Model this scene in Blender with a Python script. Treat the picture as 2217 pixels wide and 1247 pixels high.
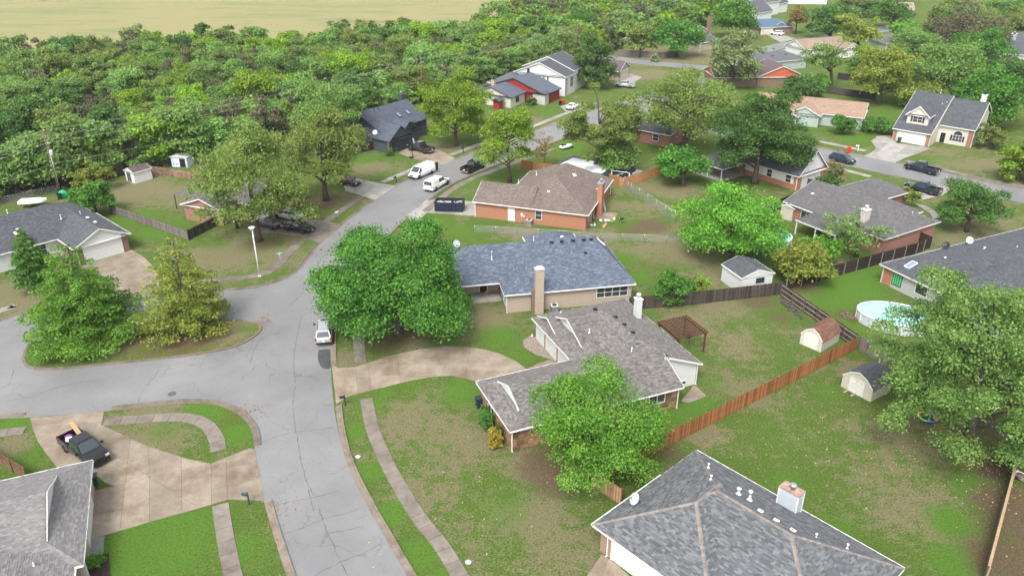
import bpy, bmesh, math, random
import numpy as np
from mathutils import Vector, Matrix, geometry
for o in list(bpy.data.objects): bpy.data.objects.remove(o)
scene = bpy.context.scene
COL = scene.collection
rnd = random.Random(7)
R = math.radians
# ---------------------------------------------------------------- camera, sky, sun
F_PX, CX, CY, CAM_H = 1680.0, 1108.5, 623.5, 45.0
TH = math.atan(1680 / 3350.0)
cam = bpy.data.cameras.new('camera'); cam.sensor_width = 36; cam.lens = F_PX / 2217 * 36
cam.clip_start = 1; cam.clip_end = 4000
camo = bpy.data.objects.new('camera', cam); COL.objects.link(camo)
camo.location = (0, 0, CAM_H); camo.rotation_euler = (math.pi / 2 - TH, 0, 0)
scene.camera = camo
SUN_EL, SUN_AZ = R(52), R(200)          # thin overcast: weak, wide sun from behind the camera
world = bpy.data.worlds.new('World'); scene.world = world; world.use_nodes = True
wn = world.node_tree; wn.nodes.clear()
sky = wn.nodes.new('ShaderNodeTexSky'); sky.sky_type = 'NISHITA'; sky.sun_disc = False
sky.sun_elevation = SUN_EL; sky.sun_rotation = SUN_AZ; sky.dust_density = 4; sky.air_density = 1
hs = wn.nodes.new('ShaderNodeHueSaturation'); hs.inputs['Saturation'].default_value = 0.22   # cloud cover greys the sky
bg = wn.nodes.new('ShaderNodeBackground'); bg.inputs['Strength'].default_value = 0.15
wo = wn.nodes.new('ShaderNodeOutputWorld')
wn.links.new(sky.outputs[0], hs.inputs['Color']); wn.links.new(hs.outputs[0], bg.inputs[0]); wn.links.new(bg.outputs[0], wo.inputs[0])
sl = bpy.data.lights.new('sun', 'SUN'); sl.energy = 1.1; sl.angle = R(18); sl.color = (1, 0.96, 0.9)
so = bpy.data.objects.new('sun', sl); COL.objects.link(so)
sd = Vector((math.sin(SUN_AZ) * math.cos(SUN_EL), math.cos(SUN_AZ) * math.cos(SUN_EL), math.sin(SUN_EL)))
so.rotation_euler = sd.to_track_quat('Z', 'Y').to_euler(); so.location = (0, 0, 120)
vs = scene.view_settings; vs.view_transform = 'Standard'; vs.look = 'None'; vs.exposure = 1.25; vs.gamma = 1
try: vs.use_curve_mapping = False
except Exception: pass
# ---------------------------------------------------------------- helpers
def P(px, py, z=0.0):
    dx = (px - CX) / F_PX; dy = -(py - CY) / F_PX
    d = (dx, math.cos(TH) + dy * math.sin(TH), -math.sin(TH) + dy * math.cos(TH))
    t = (z - CAM_H) / d[2]
    return Vector((d[0] * t, d[1] * t, z))
def Q(v):
    r = (v[0], v[1], v[2] - CAM_H)
    f = r[1] * math.cos(TH) - r[2] * math.sin(TH); u = r[1] * math.sin(TH) + r[2] * math.cos(TH)
    if f < 1: return (-9999, -9999)
    return (CX + F_PX * r[0] / f, CY - F_PX * u / f)
def height_at(base, px, py):
    'height above the ground point base of a point straight over it, seen at row py'
    f0 = None; best = 0; be = 1e9
    for i in range(5, 300):
        z = i * .1
        e = abs(Q((base[0], base[1], z))[1] - py)
        if e < be: be = e; best = z
    return best
def heading(a, b):
    A, B = P(*a), P(*b); return math.atan2(B.y - A.y, B.x - A.x)
def link(o, parent=None):
    COL.objects.link(o)
    if parent is not None: o.parent = parent
    return o
def thing(name, label, cat, loc=(0, 0, 0), rz=0, group=None):
    o = bpy.data.objects.new(name, None); COL.objects.link(o)
    o.empty_display_size = .3
    o.location = loc; o.rotation_euler = (0, 0, rz)
    tag(o, label, cat, group); return o
def tag(o, label=None, cat=None, group=None, kind=None):
    if label: o['label'] = label
    if cat: o['category'] = cat
    if group: o['group'] = group
    if kind: o['kind'] = kind
    return o
def children(o): return [c for c in bpy.data.objects if c.parent == o]
KIDS = {}
def copy_tree(src, kids, loc, rz=0, scale=1.0):
    r = src.copy(); COL.objects.link(r); r.location = loc; r.rotation_euler = (0, 0, rz); r.scale = (scale,) * 3 if not hasattr(scale, '__len__') else scale
    for k in kids:
        c = k.copy(); COL.objects.link(c); c.parent = r
    return r
class MB:
    def __init__(s): s.v = []; s.f = []; s.m = []; s.sm = []
    def add(s, vs, fs, mi=0, smooth=False):
        b = len(s.v); s.v += [tuple(v) for v in vs]
        for f in fs: s.f.append(tuple(b + i for i in f)); s.m.append(mi); s.sm.append(smooth)
        return s
    def box(s, cx, cy, cz, sx, sy, sz, rz=0, mi=0):
        c, n = math.cos(rz), math.sin(rz); V = []
        for z in (-.5, .5):
            for x, y in ((-.5, -.5), (.5, -.5), (.5, .5), (-.5, .5)):
                a, b = x * sx, y * sy; V.append((cx + a * c - b * n, cy + a * n + b * c, cz + z * sz))
        return s.add(V, [(3, 2, 1, 0), (4, 5, 6, 7), (0, 1, 5, 4), (1, 2, 6, 5), (2, 3, 7, 6), (3, 0, 4, 7)], mi)
    def bx(s, x0, x1, y0, y1, z0, z1, mi=0):
        return s.box((x0 + x1) / 2, (y0 + y1) / 2, (z0 + z1) / 2, x1 - x0, y1 - y0, z1 - z0, 0, mi)
    def beam(s, a, b, w, h, mi=0):
        a, b = Vector(a), Vector(b); d = (b - a).normalized(); up = Vector((0, 0, 1))
        if abs(d.z) > .95: up = Vector((1, 0, 0))
        sd = d.cross(up).normalized() * (w / 2); u = sd.cross(d).normalized() * (h / 2)
        V = [p + q for p in (a, b) for q in (-sd - u, sd - u, sd + u, -sd + u)]
        return s.add(V, [(3, 2, 1, 0), (4, 5, 6, 7), (0, 1, 5, 4), (1, 2, 6, 5), (2, 3, 7, 6), (3, 0, 4, 7)], mi)
    def tube(s, pts, rads, n=6, mi=0, cap=True, smooth=True):
        pts = [Vector(p) for p in pts]
        if not hasattr(rads, '__len__'): rads = [rads] * len(pts)
        V = []; Fc = []
        for i, p in enumerate(pts):
            d = (pts[min(i + 1, len(pts) - 1)] - pts[max(i - 1, 0)]).normalized()
            up = Vector((0, 0, 1)) if abs(d.z) < .9 else Vector((1, 0, 0))
            a = d.cross(up).normalized(); b = a.cross(d)
            for k in range(n):
                t = 2 * math.pi * k / n; V.append(p + (a * math.cos(t) + b * math.sin(t)) * rads[i])
        for i in range(len(pts) - 1):
            for k in range(n):
                k2 = (k + 1) % n; Fc.append((i * n + k, i * n + k2, i * n + n + k2, i * n + n + k))
        s.add(V, Fc, mi, smooth)
        if cap:
            b = len(s.v) - len(V); l = (len(pts) - 1) * n
            s.f.append(tuple(b + k for k in range(n - 1, -1, -1))); s.m.append(mi); s.sm.append(False)
            s.f.append(tuple(b + l + k for k in range(n))); s.m.append(mi); s.sm.append(False)
        return s
    def lathe(s, prof, n=16, c=(0, 0, 0), mi=0, smooth=True):
        V = []; Fc = []
        for r, z in prof:
            for k in range(n):
                t = 2 * math.pi * k / n; V.append((c[0] + r * math.cos(t), c[1] + r * math.sin(t), c[2] + z))
        for i in range(len(prof) - 1):
            for k in range(n):
                k2 = (k + 1) % n; Fc.append((i * n + k, i * n + k2, i * n + n + k2, i * n + n + k))
        Fc.append(tuple(range(n - 1, -1, -1))); l = (len(prof) - 1) * n; Fc.append(tuple(l + k for k in range(n)))
        return s.add(V, Fc, mi, smooth)
    def poly(s, pts, mi=0): return s.add(pts, [tuple(range(len(pts)))], mi)
    def prism(s, pts, z0, z1, mi=0):
        'closed outline (any shape, x,y) extruded'
        pts = [(p[0], p[1]) for p in pts]
        if sum(pts[i - 1][0] * pts[i][1] - pts[i][0] * pts[i - 1][1] for i in range(len(pts))) < 0: pts = pts[::-1]
        n = len(pts); tri = geometry.tessellate_polygon([[Vector((p[0], p[1], 0)) for p in pts]])
        V = [(p[0], p[1], z1) for p in pts] + [(p[0], p[1], z0) for p in pts]; Fc = []
        for t in tri:
            a, b, c = [pts[i] for i in t]
            if (b[0] - a[0]) * (c[1] - a[1]) - (c[0] - a[0]) * (b[1] - a[1]) < 0: t = t[::-1]
            Fc.append(tuple(t))
        for i in range(n): j = (i + 1) % n; Fc.append((i + n, j + n, j, i))
        return s.add(V, Fc, mi)
    def mesh(s, name, mats):
        me = bpy.data.meshes.new(name); me.from_pydata(s.v, [], s.f)
        if not isinstance(mats, (list, tuple)): mats = [mats]
        for m in mats: me.materials.append(m)
        if len(mats) > 1: me.polygons.foreach_set('material_index', s.m)
        if any(s.sm): me.polygons.foreach_set('use_smooth', s.sm)
        me.update(); return me
    def build(s, name, mats, parent=None, loc=None, rz=0):
        o = bpy.data.objects.new(name, s.mesh(name, mats)); link(o, parent)
        if loc is not None: o.location = loc
        if rz: o.rotation_euler = (0, 0, rz)
        return o
def inst(name, mesh, parent=None, loc=(0, 0, 0), rot=(0, 0, 0), scale=(1, 1, 1)):
    o = bpy.data.objects.new(name, mesh); link(o, parent); o.location = loc; o.rotation_euler = rot; o.scale = scale; return o
def spline(pts, k=6):
    'Catmull-Rom through points'
    pts = [Vector(p) for p in pts]; out = []
    for i in range(len(pts) - 1):
        p0 = pts[max(i - 1, 0)]; p1 = pts[i]; p2 = pts[i + 1]; p3 = pts[min(i + 2, len(pts) - 1)]
        for j in range(k):
            t = j / k
            out.append(.5 * (2 * p1 + (p2 - p0) * t + (2 * p0 - 5 * p1 + 4 * p2 - p3) * t * t + (3 * p1 - p0 - 3 * p2 + p3) * t ** 3))
    out.append(pts[-1]); return out
def gp(pts, k=0, z=0.0):
    q = [P(x, y) for x, y in pts]
    if k: q = spline(q, k)
    for p in q: p.z = z
    return q
def resample(pts, step):
    out = [pts[0].copy()]; acc = 0
    for a, b in zip(pts[:-1], pts[1:]):
        l = (b - a).length; d = step - acc
        while d <= l: out.append(a + (b - a) * (d / l)); d += step
        acc = (acc + l) % step if l else acc
        acc = l - (d - step)
    return out
def beyond(a, b, dist):
    'pixel of the ground point dist metres past b, going from a to b'
    A, B = P(*a), P(*b); return Q(B + (B - A).normalized() * dist)
def offset(pts, d):
    out = []
    for i, p in enumerate(pts):
        t = (pts[min(i + 1, len(pts) - 1)] - pts[max(i - 1, 0)]); t.z = 0; t.normalize()
        out.append(p + Vector((-t.y, t.x, 0)) * d)
    return out
# ---------------------------------------------------------------- materials
MATS = {}
def newmat(name):
    m = bpy.data.materials.new(name); m.use_nodes = True; nt = m.node_tree
    b = nt.nodes['Principled BSDF']; b.inputs['Specular IOR Level'].default_value = .3
    return m, nt, b
def nd(nt, t, **kw):
    n = nt.nodes.new(t)
    for k, v in kw.items():
        if k in n.inputs: n.inputs[k].default_value = v
        else: setattr(n, k, v)
    return n
def ramp(nt, fac, stops):
    r = nt.nodes.new('ShaderNodeValToRGB'); el = r.color_ramp.elements
    while len(el) < len(stops): el.new(.5)
    for e, (p, c) in zip(el, stops): e.position = p; e.color = (*c, 1)
    nt.links.new(fac, r.inputs[0]); return r.outputs[0]
def coords(nt, kind='Object'): return nt.nodes.new('ShaderNodeTexCoord').outputs[kind]
def noise(nt, vec, scale, detail=3, rough=.6):
    n = nd(nt, 'ShaderNodeTexNoise', Scale=scale, Detail=detail, Roughness=rough)
    if vec is not None: nt.links.new(vec, n.inputs['Vector'])
    return n.outputs['Fac']
def mathn(nt, op, a, b=None, clamp=False):
    n = nt.nodes.new('ShaderNodeMath'); n.operation = op; n.use_clamp = clamp
    for i, v in enumerate((a, b)):
        if v is None: continue
        if isinstance(v, (int, float)): n.inputs[i].default_value = v
        else: nt.links.new(v, n.inputs[i])
    return n.outputs[0]
def madd(nt, a, b, c):
    s_ = mathn(nt, 'MULTIPLY_ADD', a, b); s_.node.inputs[2].default_value = c; return s_
def mix(nt, fac, a, b, mode='MIX'):
    n = nt.nodes.new('ShaderNodeMix'); n.data_type = 'RGBA'; n.blend_type = mode
    for sock, v in ((n.inputs[0], fac), (n.inputs[6], a), (n.inputs[7], b)):
        if isinstance(v, (int, float)): sock.default_value = v
        elif isinstance(v, tuple): sock.default_value = (*v, 1)
        else: nt.links.new(v, sock)
    return n.outputs[2]
def bump(nt, b, h, strength=.3, dist=.05):
    n = nd(nt, 'ShaderNodeBump', Strength=strength, Distance=dist); nt.links.new(h, n.inputs['Height']); nt.links.new(n.outputs[0], b.inputs['Normal'])
def M_plain(name, col, rough=.6, var=.18, scale=3.0, bmp=.0, metal=0, spec=.3, objvar=0.0):
    if name in MATS: return MATS[name]
    m, nt, b = newmat(name); v = coords(nt)
    f = noise(nt, v, scale, 4)
    lo = tuple(c * (1 - var) for c in col); hi = tuple(min(1, c * (1 + var)) for c in col)
    c = ramp(nt, f, [(.3, lo), (.7, hi)])
    if objvar:
        oi = nt.nodes.new('ShaderNodeObjectInfo'); k = mathn(nt, 'MULTIPLY_ADD', oi.outputs['Random'], objvar * 2)
        k.node.inputs[2].default_value = 1 - objvar
        g = nt.nodes.new('ShaderNodeCombineColor')
        for i in range(3): nt.links.new(k, g.inputs[i])
        c = mix(nt, 1.0, c, g.outputs[0], 'MULTIPLY')
    nt.links.new(c, b.inputs['Base Color']); b.inputs['Roughness'].default_value = rough
    b.inputs['Metallic'].default_value = metal; b.inputs['Specular IOR Level'].default_value = spec
    if bmp: bump(nt, b, noise(nt, v, scale * 6, 4), bmp, .03)
    MATS[name] = m; return m
def M_shingle(name, stops):
    stops = [(p, tuple(x * .74 for x in c)) for p, c in stops]
    m, nt, b = newmat(name)
    g = nt.nodes.new('ShaderNodeNewGeometry'); oi = nt.nodes.new('ShaderNodeObjectInfo')
    f = mathn(nt, 'FRACT', mathn(nt, 'ADD', g.outputs['Random Per Island'], oi.outputs['Random']))
    c = ramp(nt, f, stops); v = coords(nt)
    c = mix(nt, mathn(nt, 'MULTIPLY', noise(nt, v, .35, 4), .45), c, tuple(x * .62 for x in stops[0][1]))
    c = mix(nt, mathn(nt, 'MULTIPLY', noise(nt, v, 14, 3), .35), c, tuple(x * 1.25 for x in stops[-1][1]))
    nt.links.new(c, b.inputs['Base Color']); b.inputs['Roughness'].default_value = .85; b.inputs['Specular IOR Level'].default_value = .15
    bump(nt, b, noise(nt, v, 60, 2), .25, .01)
    MATS[name] = m; return m
def M_brick(name, cols, mortar, scale=1.0, bw=.21, bh=.075):
    cols = [tuple(x * .82 for x in c) for c in cols]; mortar = tuple(x * .82 for x in mortar)
    m, nt, b = newmat(name); v = coords(nt)
    s = nt.nodes.new('ShaderNodeSeparateXYZ'); nt.links.new(v, s.inputs[0])
    cb = nt.nodes.new('ShaderNodeCombineXYZ'); nt.links.new(mathn(nt, 'ADD', s.outputs[0], s.outputs[1]), cb.inputs[0]); nt.links.new(s.outputs[2], cb.inputs[1])
    br = nd(nt, 'ShaderNodeTexBrick', Scale=1.0); br.inputs['Mortar Size'].default_value = .008
    br.inputs['Brick Width'].default_value = bw * scale; br.inputs['Row Height'].default_value = bh * scale
    br.inputs['Color1'].default_value = (*cols[0], 1); br.inputs['Color2'].default_value = (*cols[1], 1); br.inputs['Mortar'].default_value = (*mortar, 1)
    nt.links.new(cb.outputs[0], br.inputs['Vector'])
    f = noise(nt, v, 2.2, 4)
    c = mix(nt, mathn(nt, 'MULTIPLY', f, .5), br.outputs['Color'], cols[2])
    nt.links.new(c, b.inputs['Base Color']); b.inputs['Roughness'].default_value = .85
    bump(nt, b, br.outputs['Fac'], -.4, .02)
    MATS[name] = m; return m
def M_siding(name, col, pitch=.18, rough=.55):
    col = tuple(x * .84 for x in col)
    m, nt, b = newmat(name); v = coords(nt); s = nt.nodes.new('ShaderNodeSeparateXYZ'); nt.links.new(v, s.inputs[0])
    fr = mathn(nt, 'FRACT', mathn(nt, 'DIVIDE', s.outputs[2], pitch))
    f = noise(nt, v, 1.2, 4)
    c = ramp(nt, f, [(.3, tuple(x * .88 for x in col)), (.7, col)])
    nt.links.new(c, b.inputs['Base Color']); b.inputs['Roughness'].default_value = rough
    bump(nt, b, fr, .6, .03); MATS[name] = m; return m
def M_leaf(name, cols, trans=.4):
    cols = [tuple(x * 1.62 for x in c) for c in cols]
    m, nt, b = newmat(name)
    g = nt.nodes.new('ShaderNodeNewGeometry'); oi = nt.nodes.new('ShaderNodeObjectInfo'); v = coords(nt)
    n = noise(nt, v, .45, 3)
    f = mathn(nt, 'ADD', mathn(nt, 'MULTIPLY', g.outputs['Random Per Island'], .5), madd(nt, n, 1.15, -.3), True)
    k = len(cols); c = ramp(nt, f, [(.12 + .76 * i / (k - 1), q) for i, q in enumerate(cols)])
    val = mathn(nt, 'MULTIPLY_ADD', oi.outputs['Random'], .36); val.node.inputs[2].default_value = .84
    hsv = nt.nodes.new('ShaderNodeHueSaturation'); nt.links.new(c, hsv.inputs['Color']); nt.links.new(val, hsv.inputs['Value'])
    hue = madd(nt, oi.outputs['Random'], .014, .488); hsv.inputs['Saturation'].default_value = 1.03; nt.links.new(hue, hsv.inputs['Hue'])
    c = hsv.outputs[0]
    d = nt.nodes.new('ShaderNodeBsdfDiffuse'); t = nt.nodes.new('ShaderNodeBsdfTranslucent'); ms = nt.nodes.new('ShaderNodeMixShader')
    nt.links.new(c, d.inputs[0]); nt.links.new(c, t.inputs[0]); ms.inputs[0].default_value = trans
    nt.links.new(d.outputs[0], ms.inputs[1]); nt.links.new(t.outputs[0], ms.inputs[2])
    gl = nd(nt, 'ShaderNodeBsdfGlossy', Roughness=.6); gl.inputs[0].default_value = (1, 1, 1, 1)
    ms2 = nt.nodes.new('ShaderNodeMixShader'); ms2.inputs[0].default_value = .018
    nt.links.new(ms.outputs[0], ms2.inputs[1]); nt.links.new(gl.outputs[0], ms2.inputs[2])
    nt.links.new(ms2.outputs[0], nt.nodes['Material Output'].inputs[0]); MATS[name] = m; return m
def M_glass(name, col=(.02, .03, .04), rough=.06):
    m, nt, b = newmat(name); b.inputs['Base Color'].default_value = (*col, 1); b.inputs['Roughness'].default_value = rough; b.inputs['Specular IOR Level'].default_value = .7
    MATS[name] = m; return m
def M_paint(name, col, rough=.22, metal=.0):
    m, nt, b = newmat(name); v = coords(nt); f = noise(nt, v, 5, 3)
    c = ramp(nt, f, [(.3, tuple(x * .93 for x in col)), (.7, col)]); nt.links.new(c, b.inputs['Base Color'])
    b.inputs['Roughness'].default_value = rough; b.inputs['Coat Weight'].default_value = .6; b.inputs['Coat Roughness'].default_value = .08; b.inputs['Metallic'].default_value = metal
    MATS[name] = m; return m
white = M_plain('white_trim', (.62, .62, .60), .5, .05)
glass = M_glass('window_glass', (.035, .042, .05))
dark = M_plain('dark_plastic', (.018, .018, .02), .45, .1)
metal = M_plain('galvanised_metal', (.42, .43, .44), .4, .1, metal=.7)
# ---------------------------------------------------------------- ground
TURF_BLOBS = []  # dry, dirt and lush patches of the turf's own colour
def blob(px, py, r, ch, amt, ry=None): TURF_BLOBS.append((P(px, py), r, ry or r, ch, amt))
DRY, DIRT, LUSH = 0, 1, 2
for a in [(900, 930, 5, DRY, .35), (1000, 960, 6, DRY, .35), (960, 1060, 5, DRY, .3), (930, 1000, 4, DRY, .25), (1010, 1090, 5, DRY, .25), (1180, 1010, 3.2, DIRT, .9), (1200, 1040, 3.0, DIRT, .8), (1240, 1000, 3.5, DIRT, .9), (1130, 1010, 2.5, DRY, .6), (1050, 985, 3, DRY, .5), (1090, 1100, 4, LUSH, .5), (1060, 1180, 6, LUSH, .35), (1230, 1180, 4, DRY, .4), (1170, 1130, 3, DRY, .45),
          (800, 880, 1.5, LUSH, .9), (770, 930, 1.6, LUSH, .9), (800, 1020, 1.8, LUSH, .9), (850, 1110, 1.8, LUSH, .9), (910, 1200, 2, LUSH, .9), (960, 1260, 2, LUSH, .9), (830, 850, 1.5, LUSH, .7),
          (1000, 850, 3, LUSH, .7), (1040, 870, 2, LUSH, .7), (900, 840, 2, LUSH, .5),
          (890, 700, 6, DIRT, .75), (960, 690, 5, DIRT, .55), (830, 735, 3.5, DIRT, .7), (1010, 700, 4, DRY, .6), (1050, 690, 3.5, DRY, .7), (900, 745, 3, DRY, .5), (1080, 730, 4, LUSH, .7), (960, 740, 4, LUSH, .6), (1120, 770, 3, LUSH, .6), (745, 775, 1.6, DRY, .6), (1100, 655, 2, DIRT, .5),
          (1480, 700, 4, DRY, .5), (1560, 660, 4, DRY, .6), (1640, 650, 4, DIRT, .7), (1690, 690, 3, DIRT, .6), (1740, 760, 3, DIRT, .35), (1600, 760, 3.5, DRY, .5), (1540, 830, 3, LUSH, .5), (1650, 700, 4, LUSH, .35), (1600, 840, 4, DRY, .25), (1520, 880, 2.5, LUSH, .8), (1470, 900, 2.5, LUSH, .8), (1720, 750, 2, LUSH, .4), (1450, 680, 2.5, DRY, .4),
          (1450, 980, 2.2, DIRT, .7), (1520, 930, 1.8, DRY, .7), (1640, 860, 1.6, DRY, .7), (1760, 790, 1.6, DRY, .6), (1390, 1030, 2, DIRT, .6), (1850, 900, 5, LUSH, .35), (1700, 950, 5, LUSH, .4), (1960, 960, 5, DRY, .35), (1990, 1100, 4, DRY, .45), (1930, 1060, 4, DRY, .3), (2060, 1130, 2.5, LUSH, .8), (2110, 1060, 2.5, LUSH, .8), (2080, 1220, 3, LUSH, .8), (2140, 1010, 2.4, DIRT, .95), (2130, 1080, 1.6, DIRT, .85), (2100, 985, 2.0, DIRT, .8), (2190, 1100, 4, DIRT, .9), (2180, 1220, 4, DIRT, .85), (2230, 1150, 5, DIRT, .8), (1850, 800, 2, DRY, .5), (1800, 850, 2.5, LUSH, .6), (1900, 880, 2.5, DIRT, .35), (1700, 1050, 3, LUSH, .6), (1800, 1150, 3, LUSH, .7), (2050, 950, 3, DRY, .4), (1900, 950, 1.2, DIRT, .5), (1890, 1010, 1.2, DIRT, .45),
          (1850, 620, 5, LUSH, .9), (1800, 650, 4, LUSH, .8), (1880, 590, 4, LUSH, .8), (1830, 720, 3.5, LUSH, .8), (1740, 620, 3, DIRT, .7), (1790, 570, 2.5, DRY, .7), (1830, 680, 1.3, DIRT, .9), (1770, 640, 2.5, DRY, .4),
          (1430, 570, 5, DIRT, .45), (1480, 540, 6, DRY, .6), (1400, 540, 4, DRY, .45), (1350, 560, 3, LUSH, .7), (1380, 600, 3, LUSH, .7), (1530, 600, 4, DRY, .5), (1600, 560, 4, DIRT, .5),
          (1410, 490, 3.5, DIRT, .9), (1370, 500, 3, DIRT, .7), (1340, 480, 3, LUSH, .5), (1350, 450, 3, DRY, .5), (1400, 450, 4, DRY, .4), (1300, 515, 4, DRY, .5), (1130, 505, 4, DRY, .4), (1000, 500, 4, LUSH, .6), (950, 480, 3.5, LUSH, .6), (1050, 510, 3, DIRT, .4), (1440, 410, 6, DRY, .45), (1400, 400, 4, DIRT, .4), (1470, 400, 3.5, DIRT, .6),
          (690, 440, 5, DIRT, .85), (650, 430, 5, DIRT, .7), (740, 430, 3, DRY, .7), (640, 450, 3, DRY, .6), (570, 530, 4, DIRT, .6), (520, 540, 4, DRY, .7), (480, 560, 5, DRY, .7), (500, 590, 5, LUSH, .3), (600, 550, 4, DRY, .6), (470, 530, 3, LUSH, .5), (640, 520, 2, DRY, .6),
          (300, 410, 8, DRY, .6), (370, 420, 7, DRY, .55), (340, 400, 5, DIRT, .35), (300, 470, 4, LUSH, .8), (340, 500, 4, LUSH, .9), (270, 480, 3, LUSH, .8), (250, 450, 3, LUSH, .6), (390, 480, 4, LUSH, .6), (60, 430, 4, LUSH, .4), (40, 640, 5, DRY, .7), (90, 600, 4, DRY, .6), (110, 420, 5, LUSH, .5),
          (250, 735, 6, DIRT, .8), (400, 735, 5, DIRT, .8), (130, 775, 3, DIRT, .5), (330, 760, 4, DIRT, .55), (500, 720, 3, DRY, .8), (540, 715, 2, LUSH, .6), (460, 745, 2.5, DIRT, .5), (180, 760, 4, DIRT, .6),
          (350, 1180, 6, LUSH, .8), (270, 1220, 5, LUSH, .8), (420, 1140, 3, LUSH, .7), (540, 1190, 3, LUSH, .7), (350, 935, 3, LUSH, .5), (320, 950, 2, DRY, .6), (380, 955, 2, DRY, .5), (510, 940, 2, LUSH, .9), (450, 885, 3, LUSH, .8), (320, 890, 2, DRY, .7), (60, 1000, 3, LUSH, .6), (30, 960, 2, DRY, .6), (100, 960, 2, LUSH, .5), (40, 912, 2, LUSH, .9), (340, 940, 1.2, DIRT, .5),
          (800, 370, 5, DRY, .4), (840, 380, 3, LUSH, .4), (790, 345, 3, LUSH, .8), (970, 320, 4, DRY, .5), (1050, 300, 3, DIRT, .4), (940, 305, 2, LUSH, .6), (1000, 395, 3, LUSH, .8), (1040, 385, 3, LUSH, .7), (1100, 385, 5, LUSH, .6), (1120, 410, 4, DRY, .3), (1180, 245, 6, LUSH, .5), (1150, 262, 3, DRY, .6), (1220, 320, 5, LUSH, 1.),
          (1470, 120, 14, DRY, .9), (1480, 128, 6, DIRT, .6), (1400, 160, 8, DRY, .7), (1850, 300, 6, LUSH, .6), (2100, 350, 10, DRY, .4), (2030, 345, 5, LUSH, .5), (2180, 360, 8, DRY, .5), (1850, 370, 4, LUSH, .5), (2090, 520, 6, DRY, .5), (2040, 500, 3, LUSH, .5), (2150, 480, 8, DRY, .4), (1700, 70, 12, LUSH, .6), (1740, 100, 10, DRY, .6),
          (1830, 170, 12, LUSH, .4), (1920, 250, 8, LUSH, .6), (30, 425, 9, DIRT, .6), (100, 405, 7, DIRT, .7), (180, 395, 6, DIRT, .8), (1680, 440, 4, DRY, .4)]: blob(*a)
gm, nt, b = newmat('lawn_grass')
v = coords(nt)
at = nt.nodes.new('ShaderNodeAttribute'); at.attribute_name = 'turf'
sp = nt.nodes.new('ShaderNodeSeparateColor'); nt.links.new(at.outputs['Color'], sp.inputs[0])
n1 = noise(nt, v, .9, 6, .7); n2 = noise(nt, v, 5.5, 5, .75); n3 = noise(nt, v, .16, 3, .6); n4 = noise(nt, v, 22, 3, .7)
fac = mathn(nt, 'ADD', mathn(nt, 'MULTIPLY', n1, .55), mathn(nt, 'MULTIPLY', n2, .45))
green = ramp(nt, n2, [(.3, (0.040, 0.078, 0.015)), (.48, (0.083, 0.139, 0.026)), (.68, (0.143, 0.204, 0.047))])
tan = ramp(nt, n2, [(.3, (0.099, 0.096, 0.045)), (.48, (0.177, 0.161, 0.085)), (.68, (0.269, 0.242, 0.151))])
soil = ramp(nt, n2, [(.3, (.070, .048, .029)), (.48, (.125, .090, .056)), (.68, (.20, .156, .105))])
lush = ramp(nt, n2, [(.3, (0.043, 0.103, 0.015)), (.48, (0.085, 0.174, 0.026)), (.68, (0.137, 0.233, 0.045))])
def soft(attr, gain, lo):
    x = mathn(nt, 'ADD', attr, madd(nt, fac, gain, lo))
    r = nt.nodes.new('ShaderNodeMapRange'); r.inputs[1].default_value = .32; r.inputs[2].default_value = .62; nt.links.new(x, r.inputs[0]); return r.outputs[0]
c = mix(nt, soft(mathn(nt, 'ADD', sp.outputs[0], madd(nt, n3, 1.3, -.68)), 3.6, -1.5), green, tan)
c = mix(nt, soft(sp.outputs[2], 1.4, -.72), c, lush)
c = mix(nt, soft(sp.outputs[1], 1.8, -.98), c, soil)
c = mix(nt, mathn(nt, 'MULTIPLY', ramp(nt, n4, [(.35, (0, 0, 0)), (.75, (1, 1, 1))]), .35), c, (.03, .045, .012))
nt.links.new(c, b.inputs['Base Color']); b.inputs['Roughness'].default_value = .95; b.inputs['Specular IOR Level'].default_value = .05
bump(nt, b, mathn(nt, 'ADD', n2, mathn(nt, 'MULTIPLY', n4, .7)), .9, .09)
def axis(lo, hi, step, far):
    a = list(np.arange(lo, hi + 1e-6, step)); k = step; x = lo; L = []
    while x > -far: k *= 1.35; x -= k; L.append(x)
    x = hi; k = step; Rr = []
    while x < far: k *= 1.35; x += k; Rr.append(x)
    return np.array(L[::-1] + a + Rr)
xs = axis(-78, 96, .8, 1600); ys = axis(28, 205, .8, 2200)
GX, GY = np.meshgrid(xs, ys); nx, ny = len(xs), len(ys)
att = np.zeros((ny, nx, 4), np.float32); att[..., 3] = 1
for p, rx, ry, ch, amt in TURF_BLOBS:
    d = ((GX - p.x) / rx) ** 2 + ((GY - p.y) / ry) ** 2
    att[..., ch] = np.maximum(att[..., ch], amt * np.exp(-d * .9))
me = bpy.data.meshes.new('ground')
idx = np.arange(nx * ny).reshape(ny, nx)
q = np.stack([idx[:-1, :-1], idx[:-1, 1:], idx[1:, 1:], idx[1:, :-1]], -1).reshape(-1, 4)
me.vertices.add(nx * ny); me.vertices.foreach_set('co', np.stack([GX, GY, np.zeros_like(GX)], -1).astype(np.float32).ravel())
me.loops.add(q.size); me.loops.foreach_set('vertex_index', q.ravel().astype(np.int32))
me.polygons.add(len(q)); me.polygons.foreach_set('loop_start', np.arange(0, q.size, 4, dtype=np.int32))
me.update(calc_edges=True)
ca = me.color_attributes.new('turf', 'FLOAT_COLOR', 'POINT'); ca.data.foreach_set('color', att.ravel())
me.materials.append(gm); ground = link(bpy.data.objects.new('ground', me)); tag(ground, kind='structure')
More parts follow.
